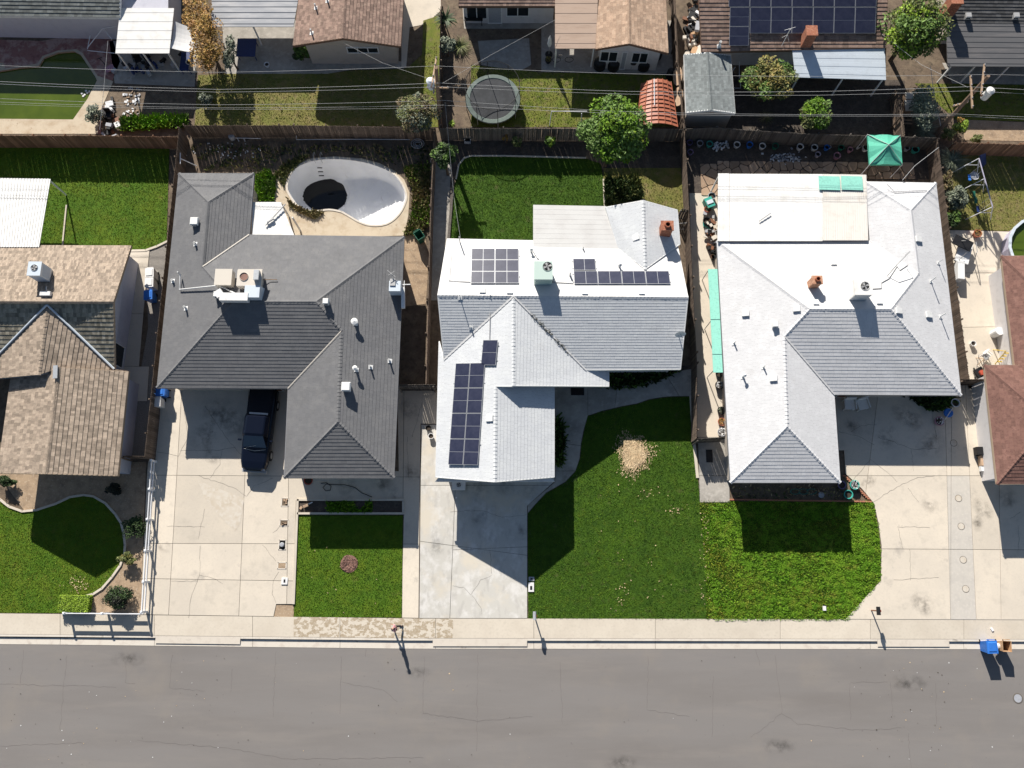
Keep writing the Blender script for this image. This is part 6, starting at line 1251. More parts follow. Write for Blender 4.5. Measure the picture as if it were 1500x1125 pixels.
MB().tube([c + Vector((Rr * .98 * math.cos(k * .1571), Rr * .98 * math.sin(k * .1571), 1.85)) for k in range(41)], .025, 'rubber', 5).build('net_ring', t)
mat('netting', (.02, .02, .02), alpha=.22)
MB().lathe(c, [(Rr * .98, .05), (Rr * .98, 1.83)], 'netting', 40).build('net', t)
# swing set
t = thing('swing_set', 'white and blue metal swing set with slide on the dry lawn', 'swing set', P(1430, 290, 0)); A = P(1434, 232, 2.0); B = P(1454, 303, 2.0)
MB().tube([A, B], .045, 'paint_lilac').build('top_beam', t)
for f, off in ((0, 0), (.42, 0), (1, 0)):
    p = A.lerp(B, f)
    for sx in (-1, 1): MB().tube([p, Vector((p.x + sx * .95, p.y - .1, 0))], .035, 'vinyl_white').build('leg', t)
    MB().tube([Vector((p.x - .45, p.y, 1.0)), Vector((p.x + .45, p.y, 1.0))], .02, 'vinyl_white').build('brace', t)
for k, f in enumerate((.2, .55, .68, .86)):
    p = A.lerp(B, f); d = (B - A).normalized() * .22
    st_ = MB().box((p.x - .1, p.y, .5), (.2, .5, .06), ('paint_blue', 'paint_green', 'paint_green', 'paint_navy')[k]).build('swing_seat', t)
    for s_ in (-1, 1): MB().tube([p + d * s_, Vector((p.x - .1, p.y, .5)) + d * s_], .012, 'paint_yellow' if k in (1, 2) else 'vinyl_white', 4).build('chain', t)
p = P(1438, 234, 1.2); MB().add([(p.x - .3, p.y + .2, 1.5), (p.x + .2, p.y + .4, 1.5), (p.x + .9, p.y + .2, .25), (p.x + .5, p.y - .2, .25)], [(0, 1, 2, 3), (3, 2, 1, 0)], 'paint_navy').build('slide', t)
MB().lathe(P(1427, 258, .45), [(.001, .05), (.3, .06), (.34, .1), (.3, 0)], 'paint_grey', 14).build('rider_seat', t)
# above ground pool at right edge
t = thing('above_ground_pool', 'above ground pool with pale rim and green water at right edge', 'pool', P(1513, 362, 0)); c = P(1512, 372, 0)
MB().lathe(c, [(2.35, 0), (2.35, 1.2)], 'paint_lilac', 18).build('pool_wall', t); MB().lathe(c, [(2.27, 1.18), (2.27, 1.24), (2.47, 1.24), (2.47, 1.16)], 'metal_blue_white', 18).build('rim', t); MB().lathe(c, [(.001, .98), (2.28, .98)], 'green_water', 18).build('water', t)
# teal pop-up canopy
t = thing('canopy', 'teal green fabric canopy on thin poles over the bucket row', 'canopy', P(1290, 225, 0)); K = [P(1271, 197, 2.15), P(1319, 198, 2.15), P(1322, 241, 2.15), P(1274, 241, 2.15)]; pk = sum(K, Vector()) / 4 + Vector((.05, .1, .55)); cb = MB()
for i in range(4):
    a, b = K[i], K[(i + 1) % 4]; n = 5
    for u in range(n):
        for v in range(n):
            def g(u_, v_): e = a.lerp(b, u_); return e.lerp(pk, v_) - Vector((0, 0, .12 * v_ * (1 - v_) * 4 * .5 + .06 * math.sin(u_ * 9) * (1 - v_)))
            cb.face([g(u / n, v / n), g((u + 1) / n, v / n), g((u + 1) / n, (v + 1) / n), g(u / n, (v + 1) / n)], 'shade_teal')
    cb.face([a, a - Vector((0, 0, .18)), b - Vector((0, 0, .18)), b], 'shade_teal'); MB().tube([Vector((a.x, a.y, 0)), a], .025, 'vinyl_white').build('leg', t)
    MB().tube([a, pk], .02, 'metal_dull').build('rib', t)
cb.build('fabric', t)
# teal sheets: on the patio roof and along the side yard
t = thing('shade_cloth', 'pale teal cloth panel stretched over patio roof corner', 'shade cloth', P(1231, 268, 3.0))
for k in range(2): q = [P(1199 + 33 * k, 257.5, 2.92), P(1230 + 33 * k, 258.5, 2.92), P(1231 + 33.5 * k, 278.5, 2.95), P(1200 + 33 * k, 277.5, 2.95)]; MB().add(q[::-1] + [p - Vector((0, 0, .03)) for p in q[::-1]], [(0, 1, 2, 3), (7, 6, 5, 4), (0, 4, 5, 1), (1, 5, 6, 2), (2, 6, 7, 3), (3, 7, 4, 0)], 'cloth_teal').build('panel', t)
MB().box(P(1109, 252, 2.5), (.55, .3, .08), 'paint_blue').build('x', t) if False else None
t = thing('shade_awning', 'long teal shade awning hung along the side of right white house', 'awning', P(1046, 470, 0)); ys = [394, 444, 467, 493, 518, 545]
for k in range(5):
    y0, y1 = ys[k], ys[k + 1]; xl0, xl1 = 1037 + (y0 - 394) * .052, 1037 + (y1 - 394) * .052; zz = 2.0 + .03 * (k % 2)
    q = [P(xl0, y0, zz), P(xl0 + 14, y0, zz + .45), P(xl1 + 14, y1 + .6, zz + .45), P(xl1, y1 + .6, zz)]
    MB().add(q + [p - Vector((0, 0, .03)) for p in q], [(3, 2, 1, 0), (4, 5, 6, 7), (0, 1, 5, 4), (1, 2, 6, 5), (2, 3, 7, 6), (3, 0, 4, 7)], 'cloth_teal').build('panel', t)
for y in (396, 470, 543): p = P(1037.5 + (y - 394) * .052, y, 2.0); MB().tube([Vector((p.x, p.y, 0)), p], .03, 'metal_dull').build('post', t)
# terracotta roofed play shelter (ribbed barrel roof)
t = thing('play_shelter', 'terracotta red ribbed barrel roof shelter beside the grey shed', 'shelter', P(962, 158, 0)); A, B = P(940, 122, 1.9), P(983, 120, 1.9); C_, D_ = P(993, 186, 1.9), P(932, 186, 1.9); n = 6
def gg(u, v): p = A.lerp(B, u).lerp(D_.lerp(C_, u), v); return p + Vector((0, 0, .55 * (1 - (2 * u - 1) ** 2)))
for i in range(n):
    mb = MB()
    for j in range(11):
        a_, b_ = gg(i / n, j / 11), gg((i + 1) / n, j / 11); c1, d1 = gg((i + 1) / n, (j + 1) / 11), gg(i / n, (j + 1) / 11); lo = Vector((0, 0, .06))
        mb.face([a_ - lo, b_ - lo, c1 + lo * .3, d1 + lo * .3][::-1], 'paint_terracotta'); mb.face([d1 + lo * .3, c1 + lo * .3, c1 - lo, d1 - lo], 'paint_terracotta')
    mb.build('roof_panel', t)
for i in range(n + 1): MB().tube([gg(i / n, 0) + Vector((0, 0, .02)), gg(i / n, 1) + Vector((0, 0, .02))], .03, 'paint_terracotta', 5).build('rib', t)
for q in (A, B, C_, D_): MB().tube([Vector((q.x, q.y, 0)), q], .05, 'pole_wood').build('post', t)
MB().tube([gg(.38, .02) + Vector((0, 0, .1)), gg(.4, .62) + Vector((0, 0, .1))], .03, 'vinyl_white').build('loose_strip', t)
for i, (x, y) in enumerate(((993, 111), (994, 141))):
    c = P(x, y, 1.3); t = thing('round_table_top', ('pale upright round board leaning on the fence, upper of two', 'pale upright round board leaning on the fence, lower of two')[i], 'board', c, 'round boards leaning on the fence')
    MB().add([(c.x + .28 * math.cos(k * .4) , c.y + .8 * math.sin(k * .4), c.z + .3 * math.cos(k * .4)) for k in range(16)] + [(c.x + .28 * math.cos(k * .4) - .04, c.y + .8 * math.sin(k * .4), c.z + .3 * math.cos(k * .4) - .04) for k in range(16)], [tuple(range(16)), tuple(reversed(range(16, 32)))] + [(k, k + 16, (k + 1) % 16 + 16, (k + 1) % 16) for k in range(16)], 'stone_tan').build('board_top', t)
# T-shaped frames in back gardens
def frame_thing(name, label, cat, segs, m='vinyl_white', r=.035, loc=None):
    c = P(*segs[0][0]); c.z = 0; t = thing(name, label, cat, c)
    for s in segs: MB().tube([P(*q) for q in s], r, m).build('bar', t)
    return t
frame_thing('goal_frame', 'low white pipe frame on the worn grass by the big tree', 'frame', [[(808, 163, .9), (860, 163, .9)], [(808, 163, .9), (805, 184, 0)], [(852, 166, .9), (851, 184, 0)]])
frame_thing('irrigation_pipe', 'white pipe running along the ground behind the empty pool', 'pipe', [[(344, 202, .1), (382, 203, .1)], [(348, 203, .1), (350, 207, .1)], [(357, 203, .1), (359, 207, .1)]], r=.03)
frame_thing('irrigation_pipe', 'long thin white pipe along the shaded fence foot', 'pipe', [[(434, 199, .3), (434, 204.5, .1), (540, 204, .1), (600, 204.5, .1)]], r=.025)
frame_thing('clothes_post', 'white T shaped clothes line post lying by the dark fence corner', 'post', [[(264, 224, 1.4), (264, 240, 1.4)], [(264, 232, 1.4), (288, 243, .1)]], r=.04)
frame_thing('pipe_stand', 'pale pipe frame leaning over the shaded pool corner', 'frame', [[(128, 70, .8), (150, 42, 1.5), (172, 38, 1.6)], [(128, 74, .6), (168, 78, .6)], [(146, 35, 1.5), (164, 58, 1.0)], [(128, 72, .6), (132, 52, 1.2)]], r=.03)
frame_thing('timber_frame', 'small raw timber frame beside the spiky grass clump', 'frame', [[(1310, 172, .6), (1311, 198, .1)], [(1310, 176, .5), (1336, 176, .5)], [(1311, 180, .4), (1336, 181, .4)], [(1311, 187, .3), (1312, 196, .3)]], 'stone_tan', .06)
frame_thing('pipe_rack', 'thin pale pipe rack between the shed and citrus tree', 'frame', [[(1083, 90, 1.4), (1083, 115, .3)], [(1075, 129, .3), (1085, 129, .3), (1084, 118, .8)], [(1072, 106, .9), (1077, 98, 1.2)]], r=.03)
for i, (x, y, w_, d_, lb) in enumerate(((1329, 160, .8, .9, 'pale block nearest the fence in a stack by the fountain grass'), (1328, 146, .6, .5, 'pale block behind the larger one by the fountain grass'))):
    c = P(x, y, 0); box_thing('planter_box', lb, 'box', c, [('box_body', (0, 0, .25), (w_, d_, .5), 'stone_tan'), ('lid', (0, 0, .52), (w_ + .06, d_ + .06, .04), 'cream_paint')], 'pale blocks by the fountain grass')
# ================================================================ BINS, POTS, SMALL THINGS
bin_(228, 407, .1, 'paint_white', 'white lidded bin nearest the left back lawn beside the long fence'); bin_(227.5, 421, .08, 'paint_white', 'middle white lidded bin in the row of three by the long fence'); bin_(226, 439, .1, 'paint_blue', 'blue bin at the end of the row by the long fence')
bin_(243, 578, -1.5, 'paint_blue', 'blue wheeled bin under the dark eave by the long fence', w_=.62); bin_(238, 593, .05, 'paint_white', 'white lidded bin in front of the blue one at the dark house'); bin_(616, 352, .6, 'paint_green', 'open dark green bin beside the olive weeds', open_=True)
bin_(1440, 946, .02, 'paint_blue', 'blue wheeled bin standing in the gutter at the right', z=-.12, w_=.66, d=.78); bin_(1462, 945, -.05, 'paint_tan', 'open tan bin holding white rubbish beside the blue gutter bin', open_=True, z=-.12)
c = P(1462, 945, .55); MB().lathe(c + Vector((0, -.05, -.15)), [(.001, .25), (.15, .2), (.2, 0)], 'cloth_white', 8).build('x').data.name = 'rubbish'
o = bpy.data.objects['x']; o.name = 'rubbish'; tag(o, 'crumpled white rubbish inside the open tan bin', 'rubbish')
B = [(1024, 213, 'paint_grey', 'grey bucket second from the left in the bucket row', .24), (1038, 214, 'paint_teal', 'teal bucket at the left part of the bucket row', .24), (1078, 215, 'paint_white', 'white bucket beside the pale rubble in the bucket row', .25), (1096.5, 215, 'paint_blue', 'bright blue bucket in the bucket row', .24),
     (1115, 217, 'paint_white', 'white bucket between the bright blue and dark green ones', .25), (1134, 217, 'paint_green', 'dark green bucket in the middle of the bucket row', .24), (1170, 218, 'paint_white', 'lone white bucket right of the dark green one', .25), (1191, 219, 'paint_white', 'white bucket beside the two small blue ones', .25),
     (1196, 229, 'paint_lilac', 'lilac bucket standing in front of the row', .2), (1209, 219, 'paint_blue', 'blue bucket next to the white paper roll', .2), (1230, 219, 'paint_green', 'shaded dark green bucket left of the canopy', .22), (1224, 231, 'paint_pink', 'pink pot in front of the bucket row', .26),
     (1243, 222, 'paint_pink', 'dusty pink bucket left of the canopy', .2), (1256, 217, 'paint_grey', 'small grey bucket close to the canopy', .16), (1266, 219.5, 'paint_white', 'wide white bucket touching the canopy edge', .27), (1326, 220, 'paint_grey', 'grey bucket right of the canopy', .2), (1338, 222, 'paint_teal', 'wide teal bucket right of the canopy', .28),
     (1009, 212, 'paint_purple', 'dark purple pot in the fence corner, farther back', .22), (1010, 226, 'paint_purple', 'dark purple pot in the fence corner, nearer the house', .22)]
for x, y, m, lb, r_ in B: pot(x, y, r_, .36, m, lb, 'soil' if random.random() < .6 else 'black_hole', group='buckets and pots along the back fence', name='bucket', cat='bucket')
pot(1214, 217, .12, .2, 'paint_white', 'small white roll standing among the blue buckets', 'black_hole', name='bucket', cat='bucket')
rb = MB()
for _ in range(16): c = P(1053 + random.uniform(-7, 14), 213 + random.uniform(-5, 6), .1); rb.box(c, (random.uniform(.15, .5), random.uniform(.08, .18), .1), 'cloth_white', random.random() * 3)
tag(rb.build('rubble'), 'pale broken pieces lying between teal and white buckets', 'rubble', kind='stuff')
rb = MB()
for _ in range(90): c = P(1150 + random.gauss(0, 12), 231 + random.gauss(0, 4), .03); rb.box(c, (random.uniform(.05, .2), random.uniform(.05, .15), .04), random.choice(['cloth_white', 'paint_grey']), random.random() * 3)
for _ in range(40): c = P(310 + random.gauss(20, 22), 222 + random.gauss(0, 6), .03); rb.box(c, (random.uniform(.04, .14), random.uniform(.03, .1), .04), 'cloth_white', random.random() * 3)
for _ in range(60): c = P(random.uniform(180, 205), random.uniform(128, 180), .03); rb.box(c, (random.uniform(.05, .25), random.uniform(.05, .2), .06), random.choice(['cloth_white', 'paint_grey', 'stone_tan']), random.random() * 3)
tag(rb.build('litter'), 'small pale litter scattered on the shaded back yards', 'litter', kind='stuff')
# pots in the side yard and front bed of the right house
for x, y, r_, h_, m, lb, pl in ((1041, 290, .28, .35, 'paint_grey', 'grey ball shaped pot at the top of the side yard', None), (1035, 309, .25, .3, 'paint_red', 'red pot between teal box and black pot in side yard', 'leaf_brown'), (1033, 327, .28, .5, 'paint_black', 'tall black pot in the sunlit side yard', None),
        (1052, 549, .26, .35, 'paint_black', 'black pot at the lower end of the teal awning', None), (1052, 566, .3, .4, 'paint_black', 'black pot holding pale plastic beside the white wall', 'cloth_white'), (1055, 603, .28, .35, 'paint_black', 'black pot with pale rim in the lower side yard', 'leaf_grey'),
        (1056, 619, .28, .3, 'paint_terracotta', 'terracotta pot in the lower side yard', 'leaf_orange'), (1056, 634, .3, .3, 'paint_grey', 'pot with white and yellow clutter above the gate fence', 'cloth_white'), (1231, 711, .28, .3, 'paint_purple', 'dark purple pot at the garage corner of the front bed', None),
        (1249, 711, .32, .36, 'paint_teal', 'teal pot with pale contents nearest the driveway', 'cloth_white'), (1240, 725, .3, .36, 'paint_teal', 'teal pot nearest the weedy lawn', None), (1395, 592, .3, .45, 'metal_blue_white', 'pale metal tub at the corner of the shaded eave', None), (1373, 618, .32, .3, 'paint_pink', 'pink rimmed pot on the shaded driveway edge', 'cloth_white'),
        (1422, 505, .2, .35, 'paint_white', 'white bucket alone on the sunlit right patio', None), (628, 628, .2, .3, 'paint_black', 'black pot at the left wall of the white garage', None), (392, 97, .2, .25, 'vinyl_white', 'white ring pot at the edge of the shaded patio', None), (1353, 569 + 14, .18, .2, 'cream_paint', 'cream pot under the eave of right house', None),
        (803, 91, .25, .3, 'paint_black', 'dark pot with yellow plant at the patio corner', 'leaf_citrus')):
    pot(x, y, r_, h_, m, lb, plant=pl)
c = P(1203, 725, .02); tag(MB().lathe(c, [(.001, .05), (.2, .05), (.22, 0)], 'paint_grey', 16).build('stepping_stone', origin=c), 'round grey stepping stone in the shaded front bed', 'stone')
hs = MB()
for k in range(3): hs.tube([P(1165 + 12 * k + 7 * math.cos(j * .5), 720 + 4 * math.sin(j * .5), .06 + .01 * (j % 3)) for j in range(13)], .025, 'hose_teal', 5)
tag(hs.build('hose_coil'), 'teal garden hose coiled in the shaded front bed', 'hose', kind=None); bpy.data.objects['hose_coil']['kind'] = 'stuff'
c = P(1165, 731.5, 0); bk = thing('brick_edging', 'red brick edging between front bed and weedy lawn', 'edging', c); pb_ = None
for i in range(46):
    f = i / 46; p = P(1071 + (1279 - 1071) * f, 731.8 + 3 * f, .05); mb = MB().box(p, (.20, .1, .09), 'brick_red', random.uniform(-.04, .04))
    if pb_ is None: pb_ = mb.build('brick', bk); pb_.data['o'] = 1; bp0 = p
    else: o = pb_.copy(); col.objects.link(o); o.location = pb_.location + (p - bp0)
for i in range(14): f = i / 14; p = P(1237 + (1275 - 1237) * f, 697 + (733 - 697) * f, .05); o = pb_.copy(); col.objects.link(o); o.location = pb_.location + (p - bp0)
# stack of flagstones (path behind the right house) - irregular stones with gaps
fp = patch('flagstone_path', [(1028, 238), (1070, 233), (1335, 238), (1340, 252), (1345, 264), (1050, 264), (1052, 288), (1024, 288)], .008, 'dirt_dark')
def stones(x0, x1, y0, y1, n, gap=.03):
    """irregular paving stones: cells round scattered seeds, joints between"""
    A_, B_ = P2(x0, y1), P2(x1, y0); R_ = [A_, (B_[0], A_[1]), B_, (A_[0], B_[1])]; sd_ = []
    for _ in range(n * 30):
        p = (random.uniform(A_[0], B_[0]), random.uniform(A_[1], B_[1]))
        if all((p[0] - q[0]) ** 2 + (p[1] - q[1]) ** 2 > .42 * abs((B_[0] - A_[0]) * (B_[1] - A_[1])) / n for q in sd_): sd_.append(p)
        if len(sd_) >= n: break
    for p in sd_:
        q = R_
        for o_ in sd_:
            if o_ is p: continue
            nx, ny = p[0] - o_[0], p[1] - o_[1]
            if nx * nx + ny * ny > 9: continue
            q = clip(q, nx, ny, nx * (p[0] + o_[0]) / 2 + ny * (p[1] + o_[1]) / 2)
            if len(q) < 3: break
        q = dedupe(q, .03)
        if len(q) < 3 or abs(parea(q)) < .04: continue
        q = inset(q, gap); r_ = []
        for k in range(len(q)): a, b = Vector(q[k]), Vector(q[(k + 1) % len(q)]); r_ += [tuple(a.lerp(b, .12)), tuple(a.lerp(b, .88))]
        MB().prism(r_, .01, .05 + random.uniform(0, .015), 'stone_tan').build('flagstone', fp)
stones(1027, 1050, 240, 287, 9); stones(1051, 1205, 237, 255, 26); stones(1206, 1338, 238, 262, 24)
# things in the shaded corners
def chair(px, py, rz, m, label, cat='chair', group=None, name='garden_chair'):
    c = P(px, py, .05); t = thing(name, label, cat, c, group); R3 = Matrix.Rotation(rz, 3, 'Z')
    MB().box(c + Vector((0, 0, .40)), (.5, .5, .05), m, rz).build('seat', t); MB().box(c + R3 @ Vector((0, .25, .68)), (.5, .06, .5), m, rz).build('backrest', t)
    for sx in (-1, 1):
        MB().box(c + R3 @ Vector((sx * .27, 0, .6)), (.06, .5, .05), m, rz).build('armrest', t)
        for sy_ in (-1, 1): MB().box(c + R3 @ Vector((sx * .23, sy_ * .22, .2)), (.05, .05, .4), m, rz).build('leg', t)
    return t
for q_ in (chair(1241, 594, 0, 'metal_white', 'pale plastic chair nearer the garage in the shaded driveway corner', group='pale chairs under the eave'), chair(1260, 594, .25, 'metal_white', 'pale plastic chair turned aside, farther from garage', group='pale chairs under the eave')): q_.scale = (1.45, 1.5, 1.05)
def table(px, py, m, label, lx=1.2, ly=.8, rz=0):
    c = P(px, py, 0); t = thing('table', label, 'table', c); R3 = Matrix.Rotation(rz, 3, 'Z'); MB().box(c + Vector((0, 0, .72)), (lx, ly, .05), m, rz).build('table_top', t)
    for sx in (-1, 1):
        for sy_ in (-1, 1): MB().box(c + R3 @ Vector((sx * lx * .44, sy_ * ly * .4, .35)), (.05, .05, .7), m, rz).build('leg', t)
    return t
table(365, 78, 'paint_navy', 'dark table in the shade of the grey metal patio roof', 1.5, 1.6); table(276, 98, 'paint_navy', 'narrow dark bench table beside the orange tree', .7, 1.6); pot(277, 92, .22, .1, 'paint_white', 'white round dish on the narrow dark table', z=.75)
table(762, 24, 'stone_tan', 'light table on the shaded patio of the tan house', 1.6, 1.0); chair(744, 27, 1.4, 'paint_grey', 'pale chair left of the light patio table'); chair(782, 26, -1.4, 'paint_grey', 'pale chair right of the light patio table')
table(694, 32, 'paint_black', 'dark slatted table against the white wall by the fence', 1.5, .9)
def grill(px, py, label, m='paint_black', w_=.9, group='covered shapes by the tan house wall'):
    c = P(px, py, 0); t = thing('covered_chair', label, 'covered furniture', c, group); mb = MB(); mb.lathe(c, [(w_ * .52, 0), (w_ * .55, .5), (w_ * .5, .8), (w_ * .3, .98), (.001, 1.0)], m, 14); mb.build('cover', t); return t
grill(878, 98, 'black covered chair left of the grey door'); grill(898, 99, 'black covered chair second from left along the wall'); grill(942, 98, 'black covered barbecue right of the grey door', w_=1.0); grill(963, 84, 'black covered shape at the house corner', w_=.6); grill(981, 113, 'dark covered shape against the side fence', w_=.6)
t = thing('barbecue', 'round black kettle barbecue with steel knob', 'barbecue', P(926, 99, 0)); c = P(926, 99, 0); MB().lathe(c, [(.1, .5), (.3, .7), (.3, .85), (.1, 1.0), (.001, 1.0)], 'paint_black', 14).build('bowl', t)
for k in range(3): MB().tube([c + Vector((.3 * math.cos(k * 2.1), .3 * math.sin(k * 2.1), 0)), c + Vector((.1 * math.cos(k * 2.1), .1 * math.sin(k * 2.1), .6))], .02, 'metal_dull').build('leg', t)
t = thing('parasol', 'folded white parasol beside the flat patio roof', 'parasol', P(804, 82, 0)); c = P(804, 80, 0); MB().tube([c, c + Vector((0, 0, 2.3))], .03, 'metal_dull').build('pole', t); MB().lathe(c + Vector((0, 0, 1.1)), [(.12, 0), (.18, .3), (.12, .9), (.03, 1.25), (.001, 1.3)], 'cloth_white', 10).build('fabric', t); MB().lathe(c, [(.001, .1), (.3, .08), (.3, 0)], 'rubber', 14).build('base', t)
t = thing('bicycle', 'dark bicycle leaning in the shade of the tan patio roof', 'bicycle', P(824, 92, 0)); c = P(824, 92, 0)
for s_ in (-1, 1): MB().tube([c + Vector((s_ * .5 + .33 * math.cos(k * .449), .05, .34 + .33 * math.sin(k * .449))) for k in range(15)], .025, 'rubber', 5).build('wheel', t)
MB().tube([c + Vector((-.5, .05, .34)), c + Vector((0, .05, .35)), c + Vector((.35, .05, .8)), c + Vector((-.2, .05, .8)), c + Vector((0, .05, .35))], .02, 'metal_dull', 5).build('frame', t); MB().box(c + Vector((-.22, .05, .92)), (.25, .12, .06), 'rubber').build('saddle', t); MB().tube([c + Vector((.38, -.22, .98)), c + Vector((.38, .3, .98))], .015, 'metal_dull', 5).build('handlebar', t)
box_thing('water_heater', 'teal plastic box among the pots of the sunlit side yard', 'box', P(1037, 301, 0), [('box_body', (0, 0, .3), (.6, .8, .6), 'paint_teal', .4), ('lid', (0, 0, .63), (.5, .3, .05), 'metal_blue_white', .4)])
jb = MB()
for _ in range(40): p = P(1041 + random.gauss(0, 4.5), 335 + random.gauss(5, 14), random.uniform(.05, .5)); jb.box(p, (random.uniform(.1, .6), random.uniform(.05, .3), random.uniform(.04, .25)), random.choice(['paint_brown', 'paint_black', 'cream_paint', 'paint_grey', 'paint_teal', 'stone_tan', 'metal_dull']), random.random() * 3)
for _ in range(10): p = P(1044 + random.gauss(0, 3), 370 + random.gauss(0, 10), .2); jb.box(p, (.3, .2, .3), random.choice(['paint_black', 'paint_brown']), random.random() * 3)
tag(jb.build('clutter_heap'), 'heap of mixed clutter against the white patio roof edge', 'clutter', kind='stuff')
jb = MB()
for _ in range(60): p = P(1016 + random.gauss(0, 4.5), 40 + random.gauss(0, 25), random.uniform(.05, .9)); jb.box(p, (random.uniform(.1, .7), random.uniform(.1, .9), random.uniform(.04, .4)), random.choice(['paint_black', 'paint_black', 'paint_grey', 'cream_paint', 'paint_tan', 'paint_brown', 'cloth_white']), random.random() * 3)
tag(jb.build('clutter_heap'), 'long heap of tarpaulins and junk in the gap left of tile roofed house', 'clutter', kind='stuff')
jb = MB()
for _ in range(26): p = P(161 + random.gauss(0, 5), 168 + random.gauss(0, 16), random.uniform(.05, .4)); jb.box(p, (random.uniform(.1, .6), random.uniform(.1, .5), random.uniform(.04, .3)), random.choice(['paint_black', 'paint_grey', 'paint_brown', 'cloth_white']), random.random() * 3)
for _ in range(26): p = P(220 + random.gauss(0, 22), 96 + random.gauss(0, 9), random.uniform(.05, .5)); jb.box(p, (random.uniform(.1, .5), random.uniform(.1, .4), random.uniform(.1, .5)), random.choice(['paint_black', 'paint_navy', 'paint_grey']), random.random() * 3)
tag(jb.build('clutter_heap'), 'dark patio clutter beside and below the white patio roof', 'clutter', kind='stuff')
for i, (x, y, lb) in enumerate(((162, 172, 'dark seated chair on the strip beside the pool shrub'), (205, 92, 'dark chair under the white patio roof'))): chair(x, y, .4 * i, 'paint_black', lb)
tag(MB().box(P(173, 184, .25), (.42, .5, .4), 'paint_white', .5, taper=.9).build('white_bucket', origin=P(173, 184, .05)), 'white box shaped bucket at the foot of the left back fence', 'bucket')
t = thing('scooter', 'child scooter in purple and black on the pool deck', 'scooter', P(162, 102, 0)); c = P(162, 102, 0); MB().box(c + Vector((0, 0, .15)), (.7, .5, .1), 'paint_pink', .5).build('deck', t); MB().tube([c + Vector((-.3, .2, .15)), c + Vector((-.5, .4, .9))], .03, 'paint_black').build('stem', t); MB().tube([c + Vector((-.7, .3, .9)), c + Vector((-.3, .5, .9))], .025, 'paint_black').build('handlebar', t)
wc = P(612, 212, 0); t = thing('bicycle_wheel_heap', 'grey tangled wheel and hose by the fence corner under the twiggy tree', 'wheel', wc)
for r_ in (.5, .34, .2): MB().tube([wc + Vector((r_ * math.cos(k * .33), r_ * .8 * math.sin(k * .33), .12 + .1 * r_)) for k in range(20)], .035, 'paint_grey', 5).build('ring', t)
tag(MB().lathe(P(341, 203, 0), [(.22, 0), (.24, .4), (.18, .45), (.001, .45)], 'paint_grey', 12).build('drum', origin=P(341, 203, 0)), 'grey drum at the end of the white ground pipe', 'drum')
box_thing('planter_box', 'small pale rimmed box at the foot of the dark grey back fence', 'box', P(685, 207, 0), [('box_body', (0, 0, .15), (.5, .45, .3), 'paint_grey'), ('soil', (0, 0, .305), (.4, .35, .01), 'black_hole')])
# stuff on the right-hand patio
t = thing('swing_bench', 'garden swing bench with white cover in the sunny right patio', 'bench', P(1408, 372, 0)); c = P(1408, 372, 0)
MB().box(c + Vector((-.1, -.1, .5)), (1.0, 1.7, .18), 'cloth_white', -.35).build('seat', t); MB().box(c + Vector((-.3, .5, .9)), (1.4, .8, .08), 'paint_black', -.5).build('tarp', t)
for dx, dy in ((-.7, -.9), (.8, -.8), (.9, .8), (-.6, 1.0)): MB().tube([c + Vector((dx, dy, 0)), c + Vector((dx * .5, dy * .5, 1.3))], .03, 'metal_dull').build('leg', t)
MB().tube([c + Vector((.45, -.4, 1.3)), c + Vector((.45, .4, 1.3))], .03, 'metal_dull').build('top_bar', t)
tag(MB().box(P(1404, 398, .4), (.5, 1.4, .8), 'cloth_white', -.1).build('cushion_stack', origin=P(1404, 398, 0)), 'pale stacked cushions leaning on the right side fence', 'cushions')
pot(1428, 345, .3, .4, 'paint_terracotta', 'terracotta pot at the corner of the dry lawn', plant='leaf_orange')
tag(MB().lathe(P(1455, 490, 0), [(.3, 0), (.3, .8), (.28, .85), (.001, .85)], 'cloth_white', 16).build('water_drum', origin=P(1455, 490, 0)), 'white drum by the wall of the far right house', 'drum')
box_thing('red_box', 'red box leaning at the wall behind the yellow stepladder', 'box', P(1467, 502, 0), [('box_body', (0, 0, .3), (.35, .5, .6), 'paint_red'), ('lid', (0, 0, .62), (.38, .53, .04), 'paint_red')])
t = thing('stepladder', 'yellow timber stepladder standing by the far right wall', 'ladder', P(1465, 522, 0)); c = P(1463, 524, 0)
for dx in (-.35, .35): MB().tube([c + Vector((dx, -.5, 0)), c + Vector((dx * .8, .1, 1.4))], .035, 'paint_yellow').tube([c + Vector((dx, .6, 0)), c + Vector((dx * .8, .1, 1.4))], .035, 'paint_yellow').build('side_rail', t)
for k in range(4): z = .3 + .3 * k; MB().box(c + Vector((0, -.5 + .43 * z, z)), (.66, .1, .03), 'paint_yellow').build('rung', t)
t = thing('lawn_mower', 'dark lawn mower with bent handle at the bottom of the sunny patio', 'mower', P(1433, 548, 0)); c = P(1433, 548, 0); MB().box(c + Vector((0, 0, .25)), (.6, .8, .25), 'paint_black', .5).build('deck', t); MB().lathe(c + Vector((0, 0, .38)), [(.18, 0), (.18, .18), (.001, .2)], 'paint_red', 12).build('engine', t); MB().tube([c + Vector((-.25, .3, .3)), c + Vector((-.3, 1.2, .9)), c + Vector((.2, 1.3, .9)), c + Vector((.2, .4, .3))], .02, 'metal_dull').build('handle', t)
for dx, dy in ((-.35, -.3), (.35, -.3), (-.35, .35), (.35, .35)): MB().tube([c + Vector((dx, dy, .1)), c + Vector((dx + .05, dy, .1))], .1, 'rubber', 10).build('wheel', t)
chair(1440, 523, .8, 'paint_white', 'white plastic chair on the sunny right patio'); 
t = thing('folding_stand', 'spindly orange brown stand on the sunny right patio', 'stand', P(1433, 530, 0)); c = P(1433, 530, 0); 
